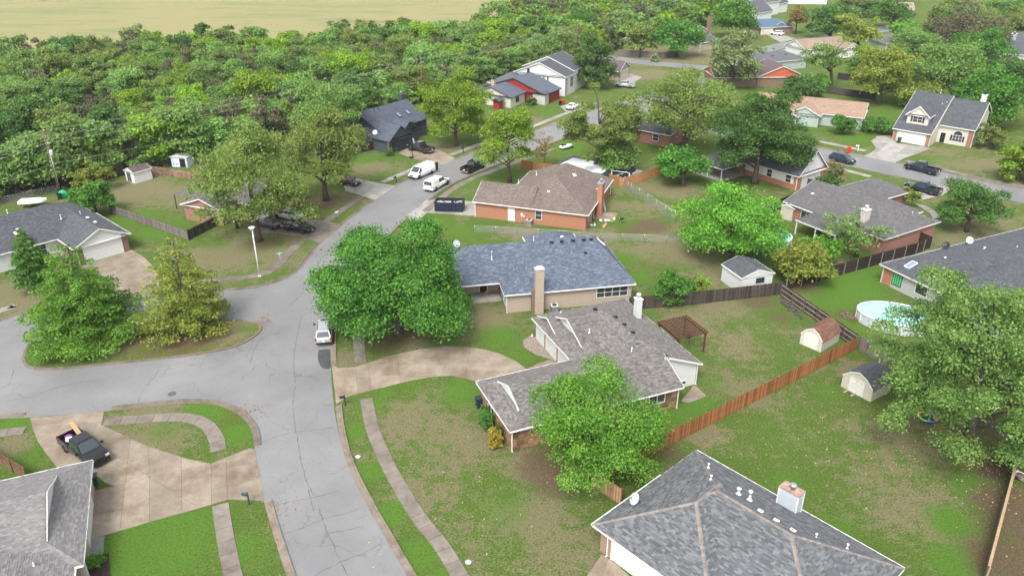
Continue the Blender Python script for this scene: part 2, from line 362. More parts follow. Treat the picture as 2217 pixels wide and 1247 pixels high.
# open prairie behind the wood
fm, nt, b = newmat('prairie_grass'); v = coords(nt)
mp = nd(nt, 'ShaderNodeMapping'); mp.inputs['Scale'].default_value = (.35, 1, 1); nt.links.new(v, mp.inputs[0]); v2 = mp.outputs[0]
a1 = noise(nt, v2, .035, 5, .65); a2 = noise(nt, v2, .5, 5, .75)
c = ramp(nt, mathn(nt, 'ADD', mathn(nt, 'MULTIPLY', a1, .7), mathn(nt, 'MULTIPLY', a2, .3)), [(.36, (.135, .175, .068)), (.44, (.20, .21, .095)), (.52, (.255, .222, .112)), (.60, (.175, .20, .085)), (.68, (.27, .23, .125))])
nt.links.new(c, b.inputs['Base Color']); b.inputs['Roughness'].default_value = .95; b.inputs['Specular IOR Level'].default_value = .05
bump(nt, b, a2, .6, .3)
mb = MB(); mb.prism([P(-900, 150), P(-300, 140), P(0, 128), P(300, 116), P(600, 100), P(900, 84), P(1080, 62), P(1130, 30), P(1130, 0), (40, 900, 0), (400, 2000, 0), (-2500, 2000, 0), (-2500, 400, 0)], .02, .05)
tag(mb.build('prairie_field', fm), kind='structure')
# ---------------------------------------------------------------- paving materials
def M_paving(name, stops, stain, scale=.6, crack=True):
    stops = [(p, tuple(x * .60 for x in c)) for p, c in stops]; stain = tuple(x * .6 for x in stain)
    m, nt, b = newmat(name); v = coords(nt, 'Object')
    ge = nt.nodes.new('ShaderNodeNewGeometry'); pos = ge.outputs['Position']
    f = mathn(nt, 'ADD', mathn(nt, 'MULTIPLY', noise(nt, pos, scale, 5, .65), .7), mathn(nt, 'MULTIPLY', noise(nt, pos, scale * 12, 4, .7), .3))
    c = ramp(nt, f, stops)
    st = ramp(nt, noise(nt, pos, scale * .45, 6, .7), [(.5, (0, 0, 0)), (.68, (1, 1, 1))])
    c = mix(nt, mathn(nt, 'MULTIPLY', st, .7), c, stain)
    oi = nt.nodes.new('ShaderNodeObjectInfo'); k = mathn(nt, 'MULTIPLY_ADD', oi.outputs['Random'], .28); k.node.inputs[2].default_value = .86
    g = nt.nodes.new('ShaderNodeCombineColor')
    for i in range(3): nt.links.new(k, g.inputs[i])
    c = mix(nt, 1.0, c, g.outputs[0], 'MULTIPLY')
    nt.links.new(c, b.inputs['Base Color']); b.inputs['Roughness'].default_value = .7; b.inputs['Specular IOR Level'].default_value = .3
    bump(nt, b, noise(nt, pos, 18, 4), .15, .02); MATS[name] = m; return m
concrete = M_paving('drive_concrete', [(.33, (.27, .215, .155)), (.5, (.38, .315, .24)), (.68, (.50, .435, .35))], (.20, .13, .075))
concrete2 = M_paving('pale_concrete', [(.33, (.36, .345, .31)), (.5, (.46, .445, .41)), (.68, (.54, .53, .5))], (.27, .235, .19))
walkc = M_paving('walk_concrete', [(.33, (.20, .17, .14)), (.5, (.29, .25, .21)), (.68, (.36, .32, .275))], (.15, .12, .095), .9)
kerbc = M_paving('kerb_concrete', [(.33, (.22, .18, .14)), (.5, (.30, .25, .20)), (.68, (.37, .315, .26))], (.13, .10, .075), 1.2)
am, nt, b = newmat('asphalt'); ge = nt.nodes.new('ShaderNodeNewGeometry'); pos = ge.outputs['Position']
f = mathn(nt, 'ADD', mathn(nt, 'MULTIPLY', noise(nt, pos, .12, 5, .6), .7), mathn(nt, 'MULTIPLY', noise(nt, pos, 3, 5, .75), .3))
c = ramp(nt, f, [(.34, (.146, .146, .149)), (.5, (.180, .180, .182)), (.66, (.216, .216, .216))])
wv = nd(nt, 'ShaderNodeTexVoronoi', Scale=.16); wv.feature = 'DISTANCE_TO_EDGE'
wp = nd(nt, 'ShaderNodeMapping'); nz = nd(nt, 'ShaderNodeTexNoise', Scale=.7, Detail=4.0); nt.links.new(pos, nz.inputs['Vector'])
vm = nt.nodes.new('ShaderNodeVectorMath'); vm.operation = 'MULTIPLY_ADD'; vm.inputs[1].default_value = (2.2, 2.2, 0); nt.links.new(nz.outputs['Color'], vm.inputs[0]); nt.links.new(pos, vm.inputs[2]); nt.links.new(vm.outputs[0], wv.inputs['Vector'])
ck = ramp(nt, wv.outputs['Distance'], [(.0, (1, 1, 1)), (.010, (0, 0, 0))])
ckm = mathn(nt, 'MULTIPLY', ck, mathn(nt, 'MULTIPLY', ramp(nt, noise(nt, pos, .25, 2), [(.45, (0, 0, 0)), (.6, (1, 1, 1))]), .55))
c = mix(nt, ckm, c, (.06, .06, .06))
c = mix(nt, mathn(nt, 'MULTIPLY', ramp(nt, noise(nt, pos, .5, 6, .7), [(.56, (0, 0, 0)), (.75, (1, 1, 1))]), .3), c, (.125, .125, .128))
nt.links.new(c, b.inputs['Base Color']); b.inputs['Roughness'].default_value = .55; b.inputs['Specular IOR Level'].default_value = .35
bump(nt, b, noise(nt, pos, 30, 3), .2, .01)
# ---------------------------------------------------------------- roads
left_up = [(470, 631), (550, 625), (600, 612), (641, 592), (668, 562), (693, 528), (738, 491), (786, 454), (819, 430), (860, 402), (888, 388), (944, 362), (1015, 336), (1100, 305), (1162, 283), (1230, 258), (1310, 233), (1390, 209), (1480, 178), (1560, 150), (1620, 120), (1650, 103), (1700, 92), (1751, 82), (1850, 66), (1950, 52)]
right_up = [(940, 1340), (882, 1247), (840, 1174), (796, 1096), (752, 1005), (728, 911), (718, 827), (716, 757), (718, 700), (730, 650), (755, 607), (785, 568), (808, 535), (845, 500), (885, 465), (915, 440), (968, 403), (1018, 379), (1085, 352), (1168, 320), (1230, 296), (1300, 270), (1380, 243), (1480, 205), (1580, 172), (1640, 138), (1675, 112), (1739, 97), (1850, 80), (1960, 64)]
north_lane = [(470, 631), (400, 634), (303, 644), (200, 655), (120, 666), (54, 680), (0, 697), (-120, 730)]
south_lane = [(-120, 925), (0, 907), (71, 903), (229, 890), (303, 882), (404, 873), (471, 878), (520, 900), (544, 930), (552, 972), (560, 1040), (574, 1095), (590, 1150), (621, 1247), (655, 1340)]
RB = [beyond((882, 1247), (940, 1340), k) for k in (34, 22, 11)]; LB = [beyond((621, 1247), (655, 1340), k) for k in (11, 22, 34)]; NB = [beyond((54, 680), (-120, 730), k) for k in (12, 30)]; SB = [beyond((71, 903), (-120, 925), k) for k in (30, 12)]
right_up = RB + right_up; south_lane = SB + south_lane + LB; north_lane = north_lane + NB
LU = gp(left_up, 4); RU = gp(right_up, 4); NL = gp(north_lane, 4); SL = gp(south_lane, 4)
mb = MB(); mb.prism(SL + RU + LU[::-1] + NL[1:], -.05, .012); road = mb.build('road', am); tag(road, kind='structure')
side_top = gp([(1380, 214), (1470, 240), (1560, 268), (1680, 300), (1785, 323), (1872, 340), (1933, 352), (2041, 374), (2128, 394), (2217, 410), (2330, 432)], 4)
mb = MB(); mb.prism(side_top + offset(side_top, -8)[::-1], -.05, .008); tag(mb.build('road', am), kind='structure')
far_st = gp([(1250, 112), (1336, 123), (1420, 133), (1500, 140), (1580, 148)], 4)
mb = MB(); mb.prism(far_st + offset(far_st, -7)[::-1], -.05, .0085); tag(mb.build('road', am), kind='structure')
tar = M_plain('crack_tar', (.055, .053, .05), .7, .25)
cr = random.Random(3)
def crack(pts, w=.022):
    L = resample(spline([P(*p) for p in pts], 5), .35)
    L = [p + Vector((cr.uniform(-.05, .05), cr.uniform(-.05, .05), 0)) for p in L]
    A = []; B = []
    for a, bb in zip(offset(L, w), offset(L, -w)):
        k = cr.uniform(.35, 1.3); m_ = (a + bb) / 2; A.append(m_ + (a - m_) * k); B.append(m_ + (bb - m_) * k)
    V = [(p.x, p.y, .0165) for p in A] + [(p.x, p.y, .0165) for p in B]; n = len(A)
    MB().add(V, [(i, i + 1, n + i + 1, n + i) for i in range(n - 1)]).build('crack', tar, road)
for pts in [[(640, 835), (634, 880), (645, 960), (660, 1030), (680, 1075)], [(668, 1060), (680, 1108)], [(690, 1100), (700, 1130), (715, 1165), (735, 1210), (755, 1250)], [(555, 963), (600, 945), (640, 936), (690, 930), (728, 925)], [(575, 1098), (630, 1086), (680, 1076), (735, 1062)], [(598, 1160), (650, 1145), (700, 1123), (760, 1108), (790, 1096)], [(712, 1155), (760, 1145), (795, 1138)], [(680, 1245), (740, 1215), (790, 1195), (828, 1176)],
            [(0, 870), (60, 860), (150, 832), (230, 822)], [(300, 870), (310, 845), (330, 820), (345, 800)], [(560, 690), (640, 672), (700, 668)], [(628, 660), (650, 640), (672, 610), (690, 570), (720, 530)], [(640, 830), (636, 780), (645, 720), (655, 680)], [(600, 720), (560, 740), (540, 790)], [(740, 520), (780, 495), (860, 470)], [(860, 440), (900, 425), (920, 430)], [(850, 455), (905, 445)], [(30, 800), (20, 830), (0, 840)]]: crack(pts)
puddle = M_plain('damp_asphalt', (.06, .062, .066), .25, .2, .8)
mb = MB(); mb.prism(spline([P(*p) for p in [(690, 758), (716, 757), (717, 778), (715, 797), (697, 796), (688, 777), (690, 758)]], 4)[:-1], .012, .0172); mb.build('damp_patch', puddle, road)
mb = MB(); mb.lathe([(.42, .0), (.42, .02), (.36, .024)], 20, P(372, 853)); mb.build('manhole_cover', M_plain('cast_iron', (.09, .085, .08), .6, .2), road)
# kerbs
def kerb(pts, side, smooth=True, gutter=True):
    'pts run along the asphalt edge; side +1 puts the kerb to the left of travel'
    L = resample(spline([P(*p) for p in pts], 5) if smooth else pts, .8)
    if len(L) < 2: return
    root = MB(); a = offset(L, -.02 * side); b_ = offset(L, .42 * side); c_ = offset(L, .60 * side)
    n = len(L)
    V = [(p.x, p.y, .020) for p in a] + [(p.x, p.y, .026) for p in b_] + [(p.x, p.y, .15) for p in offset(L, .46 * side)] + [(p.x, p.y, .15) for p in c_] + [(p.x, p.y, -.05) for p in c_]
    Fc = []
    for r in range(4):
        for i in range(n - 1):
            q4 = (r * n + i, r * n + i + 1, (r + 1) * n + i + 1, (r + 1) * n + i); Fc.append(q4 if side < 0 else q4[::-1])
    for e in (0, n - 1): Fc.append(tuple(k * n + e for k in range(5)))
    root.add(V, [f_[::-1] for f_ in Fc]); tag(root.build('kerb', kerbc), kind='structure')
kerb(RB + [(940, 1340), (882, 1247), (840, 1174), (796, 1096), (752, 1005), (733, 930), (726, 872)], -1)
kerb([(717, 790), (716, 757), (718, 700), (730, 650), (755, 607), (785, 568), (808, 535), (845, 500), (880, 468)], -1)
kerb([(922, 435), (968, 403), (1018, 379), (1085, 352), (1168, 320), (1230, 296), (1300, 270), (1380, 243)], -1)
kerb([(240, 889), (303, 882), (404, 873), (471, 878), (520, 900), (544, 930), (551, 968)], 1)
kerb([(573, 1088), (590, 1150), (621, 1247), (655, 1340)] + LB, 1)
kerb(SB + [(-120, 925), (0, 907), (66, 903)], 1)
kerb([(340, 640), (400, 634), (470, 631), (550, 625), (600, 612), (641, 592), (668, 562), (692, 529)], 1)
kerb([(738, 491), (786, 454), (812, 434)], 1)
kerb([(858, 403), (888, 388), (940, 364)], 1)
kerb([(988, 346), (1015, 336), (1100, 305), (1162, 283), (1230, 258), (1310, 233)], 1)
kerb(NB[::-1] + [(-120, 730), (0, 697), (54, 680), (120, 666), (200, 655), (232, 651)], 1)
kerb([(1700, 305), (1785, 323), (1868, 339)], 1)
kerb([(1938, 353), (2041, 374), (2128, 394), (2217, 410), (2330, 432)], 1)
kerb([(1750, 342), (1839, 360), (1899, 373), (1960, 388)], -1)
kerb([(2060, 408), (2100, 418), (2206, 437), (2330, 466)], -1)
# ---------------------------------------------------------------- island
isl = spline([P(*p) for p in [(47, 780), (61, 797), (118, 801), (236, 790), (337, 780), (438, 767), (505, 753), (552, 730), (567, 710), (550, 699), (500, 692), (440, 694), (303, 706), (200, 718), (101, 733), (60, 750), (47, 780)]], 5)[:-1]
mb = MB(); mb.prism(offset(isl + isl[:1], .0)[:-1], -.02, .15); ik = mb.build('island_kerb', kerbc); tag(ik, kind='structure')
inner = []
cen = sum(isl, Vector()) / len(isl)
for i, p in enumerate(isl):
    t = (isl[(i + 1) % len(isl)] - isl[i - 1]); t.normalize(); nrm = Vector((-t.y, t.x, 0))
    if nrm.dot(cen - p) < 0: nrm = -nrm
    inner.append(p + nrm * .28)
# turf on the island: own grid so that the worn patches follow through
im = MB(); tri = geometry.tessellate_polygon([inner]); bmn = bmesh.new()
vv = [bmn.verts.new((p.x, p.y, .165)) for p in inner]
for t in tri:
    try: bmn.faces.new([vv[i] for i in t])
    except Exception: pass
bmesh.ops.subdivide_edges(bmn, edges=bmn.edges, cuts=3, use_grid_fill=True); bmesh.ops.triangulate(bmn, faces=bmn.faces); bmesh.ops.subdivide_edges(bmn, edges=bmn.edges, cuts=2, use_grid_fill=True)
bmesh.ops.recalc_face_normals(bmn, faces=bmn.faces)
me = bpy.data.meshes.new('island_turf'); bmn.to_mesh(me); bmn.free()
ca = me.color_attributes.new('turf', 'FLOAT_COLOR', 'POINT')
arr = np.zeros((len(me.vertices), 4), np.float32); co = np.zeros(len(me.vertices) * 3, np.float32); me.vertices.foreach_get('co', co); co = co.reshape(-1, 3)
for p, rx, ry, ch, amt in TURF_BLOBS: arr[:, ch] = np.maximum(arr[:, ch], amt * np.exp(-.9 * (((co[:, 0] - p.x) / rx) ** 2 + ((co[:, 1] - p.y) / ry) ** 2)))
ca.data.foreach_set('color', arr.ravel()); me.materials.append(gm)
tag(link(bpy.data.objects.new('island_turf', me)), kind='structure')
# ---------------------------------------------------------------- pavements of separate slabs
def slab_walk(pts, w=1.3, step=1.5, mat=None, z=.05):
    e = bpy.data.objects.new('sidewalk', None); link(e); tag(e, kind='structure')
    L = resample(spline([P(*p) for p in pts], 6), step)
    A = offset(L, w / 2); B = offset(L, -w / 2)
    for i in range(len(L) - 1):
        d = (L[i + 1] - L[i]).normalized() * .018
        zz = z + rnd.uniform(-.006, .008)
        MB().prism([A[i] + d, A[i + 1] - d, B[i + 1] - d, B[i] + d], -.03, zz).build('slab', mat or walkc, e)
slab_walk([beyond((996, 1247), (1018, 1290), k) for k in (34, 22, 10)] + [(1018, 1290), (996, 1247), (953, 1177), (910, 1125), (858, 1041), (830, 985), (807, 931), (796, 881), (790, 848)], 1.25)
slab_walk([(781, 786), (777, 745), (776, 700), (786, 655), (808, 610), (835, 570), (865, 525), (893, 484)], 1.25)
slab_walk([(921, 458), (962, 424), (1004, 396), (1058, 374), (1130, 347), (1200, 322)], 1.25)
slab_walk([(-60, 945), (0, 938), (64, 931)], 1.25)
slab_walk([(226, 914), (337, 905), (404, 904), (448, 920), (470, 955), (474, 996)], 1.35)
slab_walk([(477, 1092), (488, 1164), (505, 1247), (520, 1300)] + [beyond((505, 1247), (520, 1300), k) for k in (10, 24)], 1.3)
slab_walk([(380, 617), (430, 612), (480, 606), (560, 596), (600, 577), (625, 548), (661, 515)], 1.25)
slab_walk([(704, 481), (760, 442), (786, 424)], 1.25)
slab_walk([(828, 395), (887, 370), (914, 357)], 1.25, mat=concrete2)
slab_walk([(975, 336), (1038, 313), (1100, 292), (1157, 273), (1231, 244), (1290, 224)], 1.25, mat=concrete2)
slab_walk([(1764, 305), (1830, 318), (1880, 329)], 1.25, mat=concrete2)
slab_walk([(1960, 348), (2041, 367), (2128, 388), (2217, 404), (2330, 424)], 1.25)
slab_walk([(1800, 362), (1850, 374), (1900, 387)], 1.25, mat=concrete2)
slab_walk([(0, 668), (40, 661), (-60, 690)][::-1], 1.25, mat=concrete2)
slab_walk([(1650, 121), (1690, 111), (1740, 101)], 1.4, mat=concrete2)
# driveways split into panels along their joints
def split(polys, a, b_):
    out = []; n = Vector((-(b_ - a).y, (b_ - a).x, 0)).normalized()
    for pl in polys:
        for sgn in (1, -1):
            o = []
            for i in range(len(pl)):
                p, q_ = pl[i - 1], pl[i]; dp = sgn * (p - a).dot(n) - .009; dq = sgn * (q_ - a).dot(n) - .009
                if dp >= 0: o.append(p)
                if (dp >= 0) != (dq >= 0): o.append(p + (q_ - p) * (dp / (dp - dq)))
            if len(o) > 2: out.append(o)
    return out
def drive(pts, lines, mat, k=0, z=.034):
    e = bpy.data.objects.new('driveway', None); link(e); tag(e, kind='structure')
    polys = [[P(*p) for p in pts]] if not k else [spline([P(*p) for p in pts + pts[:1]], k)[:-1]]
    for a, b_ in lines: polys = split(polys, P(*a), P(*b_))
    for pl in polys:
        ar = abs(sum(pl[i - 1].x * pl[i].y - pl[i].x * pl[i - 1].y for i in range(len(pl)))) / 2
        if ar > .15: MB().prism(pl, -.03, z + rnd.uniform(-.004, .006)).build('concrete_panel', mat, e)
    return e
drive([(718, 790), (733, 797), (770, 795), (795, 786), (850, 769), (905, 757), (960, 750), (1010, 751), (1045, 756), (1080, 765), (1118, 783), (1141, 800), (1036, 826), (980, 813), (940, 815), (880, 826), (805, 845), (752, 859), (728, 875)], [((768, 790), (776, 862)), ((795, 780), (806, 850)), ((860, 760), (868, 835)), ((935, 745), (968, 830)), ((1020, 745), (1005, 830)), ((800, 815), (1130, 785))], concrete)
drive([(1142, 799), (1165, 787), (1203, 775), (1207, 783), (1168, 797), (1150, 806), (1039, 829)], [((1160, 780), (1172, 805)), ((1100, 800), (1110, 820))], concrete)
drive([(66, 905), (226, 891), (219, 920), (260, 938), (310, 962), (400, 992), (456, 1004), (540, 970), (552, 972), (573, 1085), (545, 1082), (493, 1081), (455, 1093), (320, 1131), (228, 1158), (192, 1170), (192, 1066), (245, 1052), (228, 1045), (198, 1020), (125, 1014), (100, 982), (82, 955), (71, 928)], [((50, 927), (240, 912)), ((190, 1065), (470, 1000)), ((323, 1030), (324, 1140)), ((393, 1010), (394, 1130)), ((457, 990), (458, 1110)), ((489, 990), (494, 1110)), ((276, 1004), (270, 1055)), ((323, 1032), (276, 1003)), ((276, 1003), (360, 975)), ((190, 1120), (540, 1040))], concrete)
drive([(175, 577), (285, 541), (310, 556), (330, 575), (345, 600), (345, 640), (232, 652), (252, 617), (228, 600)], [((200, 600), (340, 560)), ((230, 625), (345, 600)), ((240, 565), (290, 660)), ((280, 545), (340, 600))], concrete)
drive([(530, 500), (548, 486), (560, 470), (600, 468), (700, 478), (742, 487), (693, 528), (655, 512), (600, 506)], [((690, 470), (650, 530)), ((715, 470), (672, 530)), ((600, 460), (590, 520)), ((640, 460), (625, 520))], walkc)
drive([(862, 332), (888, 318), (935, 322), (965, 332), (989, 345), (944, 364), (918, 350), (890, 342)], [((880, 325), (960, 358)), ((920, 318), (895, 350)), ((950, 325), (918, 352)), ((970, 330), (935, 362))], concrete)
drive([(745, 404), (771, 386), (822, 397), (858, 403), (812, 434), (783, 424), (748, 414)], [((770, 385), (765, 420)), ((822, 395), (783, 425)), ((795, 388), (770, 425))], concrete2)
drive([(881, 468), (922, 434), (945, 432), (1030, 437), (1031, 468), (925, 461), (906, 478), (893, 484)], [((950, 430), (945, 466)), ((985, 430), (985, 470)), ((921, 430), (893, 486)), ((938, 430), (906, 480))], concrete2)
drive([(1886, 306), (1899, 296), (1930, 293), (1935, 305), (1942, 311), (2000, 318), (2014, 322), (1990, 332), (1960, 342), (1938, 353), (1868, 339), (1886, 331), (1897, 322)], [((1935, 300), (1900, 330)), ((1970, 312), (1920, 350)), ((1880, 330), (2000, 335)), ((1900, 310), (1942, 312))], concrete2)
drive([(1981, 441), (2004, 446), (2026, 458), (2034, 471), (2021, 475), (2014, 463), (1994, 449)], [((2000, 440), (1996, 455)), ((2034, 455), (2010, 470))], concrete2)
drive([(1976, 418), (2030, 402), (2062, 410), (2040, 424), (1990, 434)], [((2005, 405), (2025, 430))], concrete2)
drive([(1475, 868), (1503, 833), (1531, 858), (1490, 872)], [], concrete)          # back patio slab
drive([(1213, 231), (1230, 226), (1250, 236), (1228, 245)], [], concrete2)
drive([(1334, 170), (1366, 160), (1390, 168), (1360, 188)], [((1350, 160), (1370, 190))], concrete2)
drive([(1660, 76), (1690, 74), (1722, 85), (1690, 93)], [], concrete2)
drive([(1275, 470), (1286, 458), (1338, 462), (1326, 481)], [], concrete)
drive([(1270, 1247), (1303, 1200), (1340, 1225), (1395, 1280), (1250, 1300)], [((1320, 1200), (1300, 1260))], concrete)
drive([(164, 1210), (190, 1168), (226, 1160), (224, 1196), (190, 1208), (178, 1260), (160, 1260)], [((180, 1196), (230, 1190))], M_paving('grey_concrete', [(.33, (.30, .32, .33)), (.5, (.36, .38, .39)), (.68, (.42, .44, .45))], (.25, .27, .28)))
# ---------------------------------------------------------------- houses
def clip_rect(poly, u0, u1, v0, v1):
    def cl(pl, ax, val, sg):
        o = []
        for i in range(len(pl)):
            p, q = pl[i - 1], pl[i]; dp = sg * (p[ax] - val); dq = sg * (q[ax] - val)
            if dp >= 0: o.append(p)
            if (dp >= 0) != (dq >= 0):
                t = dp / (dp - dq); o.append((p[0] + (q[0] - p[0]) * t, p[1] + (q[1] - p[1]) * t))
        return o
    for a in ((0, u0, 1), (0, u1, -1), (1, v0, 1), (1, v1, -1)):
        poly = cl(poly, *a)
        if len(poly) < 3: return None
    return poly
def inside(poly, u, v):
    c = False
    for i in range(len(poly)):
        a, b = poly[i - 1], poly[i]
        if (a[1] > v) != (b[1] > v) and u < (b[0] - a[0]) * (v - a[1]) / (b[1] - a[1]) + a[0]: c = not c
    return c
UNIT = MB().add([(0, 0, 0), (1, 0, 0), (1, 1, 0), (0, 1, 0), (0, 0, -1), (1, 0, -1)], [(0, 1, 2, 3), (4, 5, 1, 0)])
UNIT_MESH = {}
def shingle_roof(polys, mat, roof, own=0, mw=None, course=.145, tab=(.2, .46)):
    'each tab is a raised wedge; the own largest in view become objects'
    mb = MB(); sr = random.Random(len(polys) * 13 + int(abs(polys[0][0][0]) * 10)); full = []
    for pl in polys:
        pl = [Vector(p) for p in pl]; n = Vector((0, 0, 0))
        for i in range(len(pl)): n += pl[i - 1].cross(pl[i])
        if n.length < .05: continue
        n.normalize()
        if n.z < 0: n = -n; pl = pl[::-1]
        if n.z > .9999: continue
        d = Vector((0, 0, -1)) - n * (-n.z); d.normalize(); h = d.cross(n) * -1; h.normalize(); o = pl[0]
        uv = [((p - o).dot(h), (p - o).dot(d)) for p in pl]
        v1 = max(p[1] for p in uv); v0 = min(p[1] for p in uv); r = 0; vb = v1
        while vb > v0 + .01:
            va = vb - course; row = clip_rect(uv, -1e4, 1e4, va, vb)
            if row:
                a = min(p[0] for p in row) - sr.uniform(0, .4); e = max(p[0] for p in row)
                while a < e:
                    w = sr.uniform(*tab); k = sr.choice((.018, .024, .04))
                    r4 = ((a, vb), (a + w, vb), (a + w, va), (a, va))
                    if all(inside(uv, *q) for q in ((a + 1e-3, vb - 1e-3), (a + w - 1e-3, vb - 1e-3), (a + w - 1e-3, va + 1e-3), (a + 1e-3, va + 1e-3))):
                        full.append((o, h, d, n, a, w, va, vb, k))
                    else:
                        c = clip_rect(uv, a, a + w, va, vb)
                        if c: mb.add([o + h * q[0] + d * q[1] + n * (.005 + (k - .005) * (q[1] - va) / course) for q in c], [tuple(range(len(c)))])
                    a += w
            vb = va
    if own:
        def vis(s_):
            o, h, d, n, a, w, va, vb, k = s_; p = mw @ (o + h * a + d * vb); q = Q(p)
            if not (4 < q[0] < 2213 and 4 < q[1] < 1243): return 1e9
            c = (Vector((0, 0, CAM_H)) - p); f = (mw.to_3x3() @ n).dot(c.normalized())
            return c.length / max(f, .01) ** .5
        full.sort(key=vis)
        if mat.name not in UNIT_MESH: UNIT_MESH[mat.name] = UNIT.mesh('shingle', mat)
        for (o, h, d, n, a, w, va, vb, k) in full[:own]:
            ob = bpy.data.objects.new('shingle', UNIT_MESH[mat.name]); COL.objects.link(ob); ob.parent = roof
            up = -d * course + n * (.005 - k); base = o + h * a + d * vb + n * k
            m = Matrix.Identity(4); hh = h * w
            for i in range(3): m[i][0] = hh[i]; m[i][1] = up[i]; m[i][2] = n[i] * k; m[i][3] = base[i]
            ob.matrix_local = m
        full = full[own:]
    for (o, h, d, n, a, w, va, vb, k) in full:
        b0 = o + h * a + d * vb; b1 = o + h * (a + w) + d * vb; t1 = o + h * (a + w) + d * va + n * .005; t0 = o + h * a + d * va + n * .005
        mb.add([b0 + n * k, b1 + n * k, t1, t0, b0, b1], [(0, 1, 2, 3), (4, 5, 1, 0)])
    s_ = mb.build('shingles', mat, roof); s_['kind'] = 'stuff'
    # faces of the tabs must look up
    return s_
class House:
    def __init__(s, name, label, loc, ang, roofmat, wallmat, trim=None, under=None, cap=None, detail=1, own=0, gable=None, cat='house', group=None, oh=.4):
        s.o = thing(name, label, cat, (loc[0], loc[1], 0), R(ang), group); s.rm = roofmat; s.wm = wallmat; s.trim = trim or white; s.cap = cap or roofmat
        s.polys = []; s.caps = []; s.k = 0; s.detail = detail; s.own = own; s.gm = gable or wallmat; s.oh = oh
        s.mw = Matrix.Translation((loc[0], loc[1], 0)) @ Matrix.Rotation(R(ang), 4, 'Z')
    def part(s, name, mb, mat): return mb.build(name, mat, s.o)
    def block(s, x0, x1, y0, y1, ze=2.6, pitch=.45, axis='x', A=('h',), B=('h',), walls=True, wm=None, gm=None, oh=None, soffit=True, z0=0.0):
        s.k += 1; ze += .007 * s.k; oh = s.oh if oh is None else oh
        if axis == 'x': s0, s1, t0, t1 = x0, x1, y0, y1; T = lambda a, b, z: Vector((a, b, z))
        else: s0, s1, t0, t1 = y0, y1, x0, x1; T = lambda a, b, z: Vector((b, a, z))
        tm = (t0 + t1) / 2; half = (t1 - t0) / 2; zr = ze + half * pitch
        def endpts(spec, se, sg):
            # points of the side slope's edge at this end, from eave up to ridge
            if spec[0] in 'gn': return [], se
            if spec[0] == 'h':
                run = spec[1] if len(spec) > 1 else min(half, (s1 - s0) / 2 - .01); return [], se + sg * run
            if spec[0] == 'd': r = spec[1]; return [r], se + sg * r
        eA, rA = endpts(A, s0, 1); eB, rB = endpts(B, s1, -1)
        for t, sg in ((t0, 1), (t1, -1)):
            pl = [T(s0, t, ze), T(s1, t, ze)]
            for r in eB: pl.append(T(s1 - r, t + sg * r, ze + r * pitch))
            pl.append(T(rB, tm, zr)); pl.append(T(rA, tm, zr))
            for r in eA: pl.append(T(s0 + r, t + sg * r, ze + r * pitch))
            s.polys.append(pl)
        gabs = []
        for spec, se, sg, rr in ((A, s0, 1, rA), (B, s1, -1, rB)):
            if spec[0] == 'h': s.polys.append([T(se, t0, ze), T(se, t1, ze), T(rr, tm, zr)])
            elif spec[0] == 'd':
                r = spec[1]; z = ze + r * pitch
                s.polys.append([T(se, t0, ze), T(se, t1, ze), T(se + sg * r, t1 - r, z), T(se + sg * r, t0 + r, z)])
                gabs.append((se + sg * (r + .06), t0 + r, t1 - r, z - .05, zr - .03)); s.rake(T(se + sg * (r - .12), t0 + r, z + .02), T(se + sg * (r - .12), tm, zr + .02), T(se + sg * (r - .12), t1 - r, z + .02))
            elif spec[0] == 'g':
                gabs.append((se + sg * oh, t0 + oh, t1 - oh, ze + oh * pitch - .06, zr - .06)); s.rake(T(se, t0, ze), T(se, tm, zr), T(se, t1, ze))
            if spec[0] not in 'gn' and s.detail:
                top = T(rr, tm, zr) if spec[0] == 'h' else None
                for t, k in ((t0, 1), (t1, -1)): s.caps.append((T(se, t, ze), top if top else T(se + sg * spec[1], t + k * spec[1], ze + spec[1] * pitch)))
        s.caps.append((T(rA, tm, zr), T(rB, tm, zr)))
        # gables
        for (se, a, b, z, zt) in gabs:
            h = (zt - z); m = MB(); w = .06
            m.add([T(se - w, a, z), T(se - w, b, z), T(se - w, (a + b) / 2, zt), T(se + w, a, z), T(se + w, b, z), T(se + w, (a + b) / 2, zt)], [(0, 1, 2), (5, 4, 3), (0, 3, 4, 1), (1, 4, 5, 2), (2, 5, 3, 0)])
            s.part('gable', m, gm or s.gm)
        # fascia and soffit
        f = MB(); th = .16
        for t, k in ((t0, -1), (t1, 1)):
            a, b = T(s0, t + k * .015, ze - th / 2 + .01), T(s1, t + k * .015, ze - th / 2 + .01); f.beam(a, b, .05, th)
            if s.detail: f.beam(a + T(0, k * .06, .02), b + T(0, k * .06, .02), .09, .09)
        for spec, se, k in ((A, s0, -1), (B, s1, 1)):
            if spec[0] not in 'gn': f.beam(T(se + k * .015, t0, ze - th / 2 + .01), T(se + k * .015, t1, ze - th / 2 + .01), .05, th)
        if soffit: f.poly([T(s0 + .01, t0 + .01, ze - .10), T(s1 - .01, t0 + .01, ze - .10), T(s1 - .01, t1 - .01, ze - .10), T(s0 + .01, t1 - .01, ze - .10)])
        if soffit: s.part('eaves_trim', f, s.trim)
        else:
            for t, k in ((t0, -1), (t1, 1)): q = MB(); q.beam(T(s0, t + k * .015, ze - th / 2 + .01), T(s1, t + k * .015, ze - th / 2 + .01), .05, th); s.part('fascia', q, s.trim)
